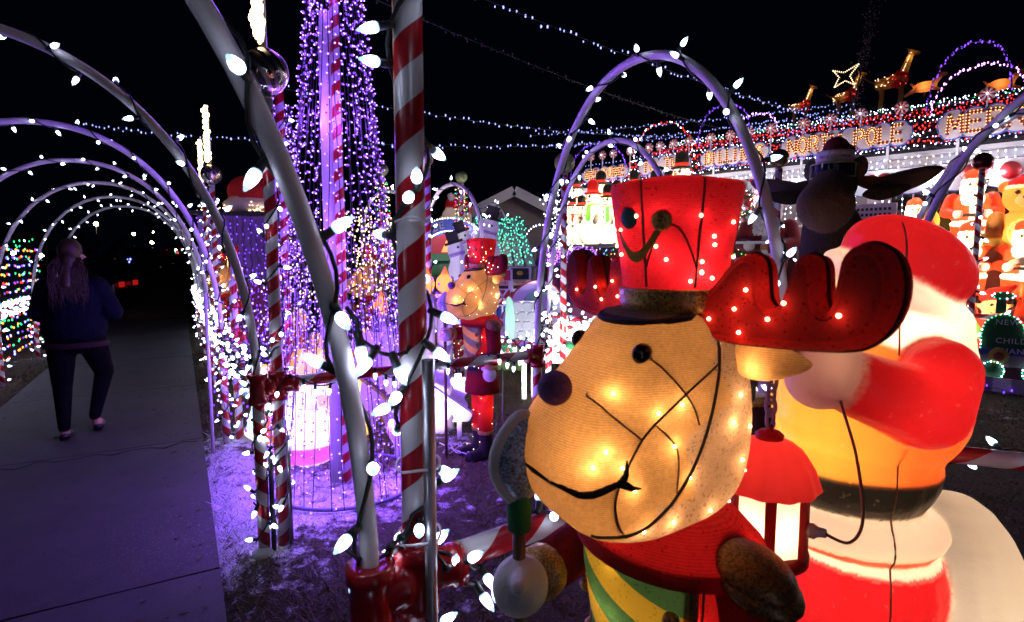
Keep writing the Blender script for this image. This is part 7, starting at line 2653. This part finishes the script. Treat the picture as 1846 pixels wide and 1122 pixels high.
b = MB(); b.box((0, 0, d.length / 2), (.08, .03, d.length)); o_ = b.build('plank', mt_white, t); o_.matrix_local = frame_to(V((0, 0, 0)), d)
t = thing('white_cords', 'tangle of white cords at the feet of the standing reindeer', 'cords', GX(880, 815))
for k in range(5):
    pts = [V((-.35 + .09 * j + .05 * math.sin(j * 2 + k), -.1 + .12 * math.sin(j * 1.7 + k * 2), .03 + .05 * abs(math.sin(j * 1.3 + k)))) for j in range(12)]
    MB().tube(resample(pts, .03), .0045, 6).build('cord', mt_white, t)

# ---- glowing gowned figures inside the purple cone
def gown_prims(c1, c2, skin=(.75, .45, .3), wing=True):
    P = [('gown', c1, 'c', (0, 0, .12), (0, 0, .50), .20, .10), ('gown_hem', c2, 'e', (0, 0, .08), (.225, .225, .10)), ('head', skin, 'e', (.02, 0, .67), (.085, .08, .095)), ('hair', (.55, .32, .08), 'e', (-.025, 0, .69), (.085, .09, .09)),
         ('sleeve', c1, 'c', (0, .11, .50), (.13, .05, .42), .055, .045), ('sleeve', c1, 'c', (0, -.11, .50), (.13, -.05, .42), .055, .045), ('hand', skin, 'e', (.16, 0, .44), (.035, .04, .04))]
    if wing:
        P += [('wing', (.30, .62, .62), 'c', (-.10, .10, .42), (-.15, .26, .60), .05, .03), ('wing', (.30, .62, .62), 'c', (-.10, -.10, .42), (-.15, -.26, .60), .05, .03)]
    return P
gk = []
for a in (((.80, .74, .72), (.75, .12, .45), (.75, .45, .3), True), ((.78, .55, .16), (.72, .50, .10), (.75, .40, .2), False), ((.25, .60, .62), (.8, .75, .7), (.75, .45, .3), True), ((.6, .15, .04), (.6, .3, .05), (.75, .45, .3), False)):
    me, zf = figure(gown_prims(*a), .0125, 3)
    pr = split(me, zf)
    for m_ in pr.values(): m_.materials.append(mt_mould)
    gk.append(pr)
gowns = [(0, GX(556, 832), 1.08, 5, 'white gown with magenta hem under the long rail'), (1, GX(622, 796), .95, 6.5, 'yellow gown beside the magenta hemmed one'), (2, GX(482, 792), .80, 4.5, 'turquoise gown behind the second pair of posts'), (3, GX(489, 800), .45, 1.2, 'small orange gown behind the second pair of posts'), (0, GX(585, 770), .9, 4, 'white gown behind the magenta hemmed one'),
         (1, V((-1.95, 5.6, 0)), 1.0, 4, 'yellow gown further back in the purple lamps'), (3, V((-1.55, 5.9, 0)), 1.0, 3, 'orange gown further back in the purple lamps'), (3, V((-2.3, 6.1, .0)), 1.25, 3, 'tall orange gown behind the thin striped post'), (1, V((-1.2, 5.3, 0)), .9, 3, 'yellow gown behind the near pipe')]
for kd, loc, s_, pw, lab in gowns:
    moulded_thing(gk[kd], 'gowned_figure', 'lit figure in ' + lab, 'figure', (loc.x, loc.y, .02), math.radians(-70 + 40 * R.random()), 'lit gowned figures', s_, pw, ((.2, .75), (.42, .35), (.67, .12)), (1, .82, .62) if kd != 0 else (1, .88, .85))

# ---- purple shed with its net of lamps and the giant cap on its roof
c0 = PX(433, 560, 8.3); c0.z = 0
t = thing('purple_shed', 'small purple shed under a net of lamps with a giant cap on top', 'shed', c0, .25)
mt_purpboard = solid('purple_board', (.30, .16, .50), .6)
hs = PX(433, 388, 8.3).z
b = MB(); b.box((0, .7, hs / 2), (1.06, 1.2, hs)); b.build('wall', mt_purpboard, t)
for k in range(9):
    b = MB(); b.box((-.47 + .118 * k, .088, hs / 2), (.108, .022, hs - .02)); b.build('plank', mt_purpboard, t)
b = MB(); b.box((0, .68, hs + .03), (1.2, 1.4, .05)); b.build('roof', mt_dark, t)
b = MB(); b.box((.1, .066, .75), (.5, .02, .9)); b.build('door', mt_purpwall, t)
nl = thing('net_light', 'purple net of lamps draped down the shed front', 'net light', c0, .25)
wb, lb = MB(), MB()
for k in range(13):
    x = -.52 + 1.04 * k / 12
    pts = [V((x + .015 * math.sin(j * 2.1 + k), .05, hs - .05 - j * (hs - .7) / 20)) for j in range(21)]
    wb.tube(pts, .004, 4, caps=False)
    for q_ in pts[::1]:
        if R.random() < .7: lb.ball(q_ + V((R.uniform(-.02, .02), -.015, R.uniform(-.03, .03))), (.009, .009, .013), 5, 4, mi=R.randrange(2))
wb.build('wire', mt_blackwire, nl); lb.build('bulbs', [mt_purple, mt_purple_far], nl, kind='stuff')
cz = hs + .06
cap_p = [('cap_brim', (.70, .62, .60), 'e', (0, 0, .12), (.40, .36, .14)), ('cap', RED, 'e', (.02, 0, .32), (.35, .32, .26)), ('cap', RED, 'c', (.1, 0, .45), (.38, .05, .25), .18, .10)]
me, zf = figure(cap_p, .025, 3)
t = thing('giant_santa_hat', 'giant red and white cap sitting on the purple shed', 'cap', (c0.x, c0.y + .5, cz), .25)
mt_felt2, nt, out = new_mat('plush_cap')
at = nd(nt, 'Attribute'); at.attribute_name = 'Paint'
p = nd(nt, 'BsdfPrincipled'); nt.links.new(at.outputs['Color'], p.inputs['Base Color']); p.inputs['Roughness'].default_value = .9
nt.links.new(bump(nt, noise(nt, 25, 5), .6, .02), p.inputs['Normal']); nt.links.new(p.outputs[0], out.inputs[0])
for k, m_ in split(me, zf).items():
    m_.materials.append(mt_felt2); obj(k, m_, t)
lb = MB()
cb = thing('lamp_bunch', 'bunch of tiny warm lamps beside the giant cap', 'lamp bunch', (c0.x - .42, c0.y + .2, cz - .03))
for k in range(120):
    lb.ball((R.gauss(0, .11) if k % 2 else R.gauss(.75, .09), R.gauss(0, .05), abs(R.gauss(.06, .06))), .010, 5, 4)
lb.build('bulbs', mt_warm_soft, cb, kind='stuff')
for k, (u, v, Y, lab) in enumerate(((680, 415, 6.2, 'bunch of warm lamps right of the purple cone'), (545, 400, 6.6, 'bunch of warm lamps left of the near pipe'), (655, 398, 6.4, 'bunch of warm lamps behind the purple cone'), (1006, 360, 9.2, 'bunch of white lamps left of the snowman shelf'))):
    c0 = PX(u, v, Y)
    cb = thing('lamp_bunch', lab, 'lamp bunch', c0, 0, 'bunches of tiny lamps')
    lb = MB()
    for q_ in range(170):
        lb.ball((R.gauss(0, .13), R.gauss(0, .1), R.uniform(-.9, .15)), .0095, 5, 4)
    lb.build('bulbs', mt_warm_soft if k < 3 else mt_led_far, cb, kind='stuff')
    MB().tube([V((0, 0, .15)), V((0, 0, -c0.z))], .015, 6).build('pole', mt_dark, cb)

# small white arches further back by the stall and the gable
for k, (u0, v0, u1, v1, vt, Y0, Y1, lab) in enumerate(((765, 420, 870, 452, 333, 7.2, 6.2, 'small white pipe arch over the coffee stall'), (852, 425, 916, 432, 368, 9.5, 9.2, 'small lit arch in front of the gabled house'), (655, 420, 745, 420, 345, 7.6, 7.2, 'small white pipe arch behind the purple cone'))):
    p0, p1 = PX(u0, v0, Y0), PX(u1, v1, Y1)
    tp = PX((u0 + u1) / 2, vt, (Y0 + Y1) / 2).z
    P = pipe_arch(p0, p1, min(p0.z, p1.z), tp, lab, 'small far arches', .021 if k != 1 else .014)
    c9_string(P, .021, 'bulb string on the ' + lab, 'bulb strings on far arches', spacing=.17 if k != 1 else .12, pitch=.35, indiv=False, scale=1.15)
    for q_ in (P[0], P[-1]):
        t = thing('thin_pole', 'thin pole under the %s end of the %s' % ('left' if q_ is P[0] else 'right', lab.replace('small ', '').replace('white pipe ', '').replace('lit ', '')), 'pole', (q_.x, q_.y, 0))
        b = MB(); b.lathe([(0, 0), (.022, 0), (.022, q_.z), (0, q_.z)], 10); b.build('pole', mt_candyR, t)
mini_string([PX(942 + 30 * (1 - math.cos(PI / 2 * k / 20)) * 1.1, 448 - 42 * math.sin(PI / 2 * k / 20), 11) for k in range(21)], 'curve of tiny white lamps against the brown gable', mt_led_far, None, spacing=.06, size=.012, jitter=.01)
mini_string([PX(938, 395 + 3 * k, 11.2) for k in range(19)], 'dotted pole of tiny pinkish lamps against the brown gable', solid('pale_pink_lamp', (.6, .4, .42), .4), None, spacing=.07, size=.010, jitter=.003)
# floor drums and ornaments seen between the reindeer and the bearded figure
c0 = GX(1338, 900) ; c0 = V((.92, 2.35, 0))
t = thing('toy_drum', 'dark toy drum with gold rim standing behind the hanging lantern', 'drum', PX(1343, 800, 2.3) * V((1, 1, 0)) if False else (PX(1343, 800, 2.3).x, 2.3, 0))
b = MB(); b.lathe([(0, 0), (.075, 0), (.075, .98), (0, .98)], 22); b.build('drum_body', solid('dark_red_drum', (.05, .012, .012), .4), t)
b = MB(); b.lathe([(.075, .95), (.081, .95), (.081, .985), (.07, .988)], 22); b.build('gold_rim', mt_goldg, t)
p0 = PX(1333, 685, 4.6)
t = thing('striped_ornament', 'lit round ornament in green and white stripes beside the reindeer ear', 'ornament', (p0.x, 4.6, 0))
me = blob([('e', (0, 0, .28), (.2, .2, .28)), ('c', (0, 0, .5), (0, 0, .75), .12, .16)], .014, 3)
paint(me, lambda p: (.12, .55, .08) if int((math.atan2(p.y, p.x) + PI) / (2 * PI) * 8 + p.z * 3) % 3 == 0 else ((.75, .3, .05) if int((math.atan2(p.y, p.x) + PI) / (2 * PI) * 8 + p.z * 3) % 3 == 1 and p.z > .55 else WHT))
me.materials.append(mt_mould); obj('ornament_body', me, t); lamp(t, (0, 0, .4), 3.5, (1, .85, .6), .05)
p0 = PX(1392, 740, 2.6)
t = thing('pink_bucket', 'tilted pink and red bucket behind the lantern chain', 'bucket', (p0.x, 2.6, .75))
b = MB(); b.lathe([(.07, 0), (.10, .26)], 22, X=M.Rotation(.15, 4, 'Y')); b.lathe([(.0, .0), (.07, 0)], 22, X=M.Rotation(.15, 4, 'Y')); b.build('bucket', mt_pinkchain, t)
b = MB(); b.tube([M.Rotation(.15, 4, 'Y') @ V((.1 * math.cos(2 * PI * k / 24), .1 * math.sin(2 * PI * k / 24), .26)) for k in range(24)], .012, 8, closed=True); b.build('rim', mt_redmould, t)
t2 = thing('wooden_stand', 'dark wooden stand under the pink bucket', 'stand', (p0.x, 2.6, 0))
b = MB(); b.box((0, 0, .37), (.2, .2, .74)); b.build('body', mt_dark, t2)

# ---- far street: parked car, lamps, far lights
cp = PX(52, 500, 15); cp.z = 0
t = thing('parked_car', 'dark parked car with red tail lights beyond the left rail', 'car', cp, math.radians(200))
mt_car = solid('dark_car_paint', (.05, .02, .03), .2, .3, vary=.1, bmp=0)
me = blob([('m', lambda b: b.box((0, 0, .62), (4.3, 1.75, .55))), ('m', lambda b: b.slab([(-1.9, .85), (-1.45, 1.42), (.35, 1.46), (1.1, .88)], 1.5, .1)), ('e', (0, 0, .62), (2.25, .9, .3))], .05, 4)
me.materials.append(mt_car); obj('body', me, t)
for x in (-1.35, 1.35):
    for y in (-.85, .85):
        b = MB(); b.lathe([(0, -.1), (.32, -.1), (.34, 0), (.32, .1), (0, .1)], 20, X=M.Translation((x, y, .34)) @ M.Rotation(PI / 2, 4, 'X')); wl = b.build('wheel', mt_black, t)
        b = MB(); b.lathe([(0, -.112), (.2, -.112), (.2, .112), (0, .112)], 16, X=M.Translation((x, y, .34)) @ M.Rotation(PI / 2, 4, 'X')); b.build('rim', mt_steel, wl)
for y in (-.77, .77):
    b = MB(); b.slab([(-1.55, .98), (-1.3, 1.34), (.25, 1.36), (.75, .98)], .02, 0, X=M.Translation((0, y, 0))); b.build('side_window', mt_glass, t)
    b = MB(); b.box((-2.24, y * .85, .80), (.06, .30, .14)); b.build('tail_light', emit('tail_lamp', (1, .02, .02), .25, False) if y < 0 else MATS['tail_lamp'], t)
    b = MB(); b.box((2.22, y * .85, .70), (.06, .30, .14)); b.build('headlight', mt_glass, t)
b = MB(); b.slab([(-1.95, .92), (-1.55, 1.36)], .01, 0) if False else b.box((-1.74, 0, 1.14), (.03, 1.3, .5), ry=.70); b.build('rear_window', mt_glass, t)
mt_street = emit('street_lamp_glow', (1, .68, .38), 60, False)
mt_streetw = emit('porch_lamp_glow', (1, .93, .8), 45, False)
for k, (u, v, Y, m_, r_, lab) in enumerate(((173, 404, 70, mt_street, .22, 'amber street lamp far off left of the arches'), (241, 422, 95, mt_street, .22, 'amber street lamp far down the walkway'), (277, 419, 110, mt_street, .2, 'upper right amber street lamp far off'), (274, 437, 90, mt_street, .24, 'lower right amber street lamp far off'), (206, 458, 80, mt_street, .14, 'dim street lamp low beside the woman'), (72, 461, 24, mt_streetw, .10, 'bright white lamp above the parked car'), (24, 457, 20, mt_streetw, .07, 'small white lamp left of the parked car'), (317, 451, 120, mt_streetw, .2, 'pale lamp at the far end of the walkway'))):
    p0 = PX(u, v, Y)
    t = thing('street_lamp', lab, 'street lamp', (p0.x, p0.y, 0), 0, 'lamps along the far street')
    b = MB(); b.lathe([(0, 0), (.07, 0), (.05, p0.z), (0, p0.z)], 8); b.build('pole', mt_dark, t)
    b = MB(); b.ball((0, 0, p0.z), r_, 10, 8); b.build('lamp_head', m_, t)
for k, (u0, v0, u1, v1, Y, led, lab) in enumerate(((18, 437, 33, 447, 24, mt_greenled, 'green lamps on a far bush left'), (36, 440, 58, 436, 26, [mt_led_far, mt_greenled], 'white and green lamps along a far hedge'), (218, 470, 250, 472, 60, mt_blue_far, 'blue lamps on a far house'), (40, 505, 80, 512, 17, mt_redled, 'red lamps low beyond the car'), (300, 455, 335, 452, 70, [mt_redled, mt_greenled], 'coloured lamps on a far house at the walkway end'))):
    mini_string([PX(u0, v0, Y), PX((u0 + u1) / 2, (v0 + v1) / 2 - 2, Y), PX(u1, v1, Y)], lab, led, 'far coloured lamps', spacing=.02 * Y / 4, size=.0015 * Y, jitter=.004 * Y)
t = thing('far_hedge', 'dark far hedge row across the street', 'hedge', PP(60, -14))
b = MB()
for k in range(900):
    c = V((R.uniform(-30, 30), R.gauss(0, 1.0), abs(R.gauss(0, 1.3)) + .2)); d = V((R.uniform(-1, 1), R.uniform(-1, 1), R.uniform(-.3, 1))).normalized(); s_ = d.orthogonal().normalized() * .35
    b.add([c - s_, c + s_, c + d * .9], [(0, 1, 2)], smooth=False)
b.build('foliage', mt_fir, t, kind='stuff')

# dead leaves and grit blown onto the walkway
b = MB()
for k in range(520):
    s_, c_ = R.uniform(.3, 9), R.choice((R.uniform(-1.6, .05), .06 - abs(R.gauss(0, .18)), -1.6 + abs(R.gauss(0, .2))))
    if not -1.62 < c_ < .08: continue
    p0 = PP(s_, c_, .0235); L = R.uniform(.004, .018) if k % 3 else R.uniform(.012, .03)
    a = R.uniform(0, 2 * PI); d = V((math.cos(a), math.sin(a), 0)); n_ = V((-d.y, d.x, 0))
    b.add([p0 - d * L, p0 + n_ * L * .4 + V((0, 0, .002 + L * .2 * R.random())), p0 + d * L + V((0, 0, L * .3 * R.random())), p0 - n_ * L * .4], [(0, 1, 2, 3)], smooth=False)
o_ = b.build('leaf_litter', solid('dead_leaf', (.12, .08, .05), .9, vary=.6, nscale=30), kind='stuff')
o_['label'] = 'bits of dead leaf and grit lying on the walkway'; o_['category'] = 'leaf litter'
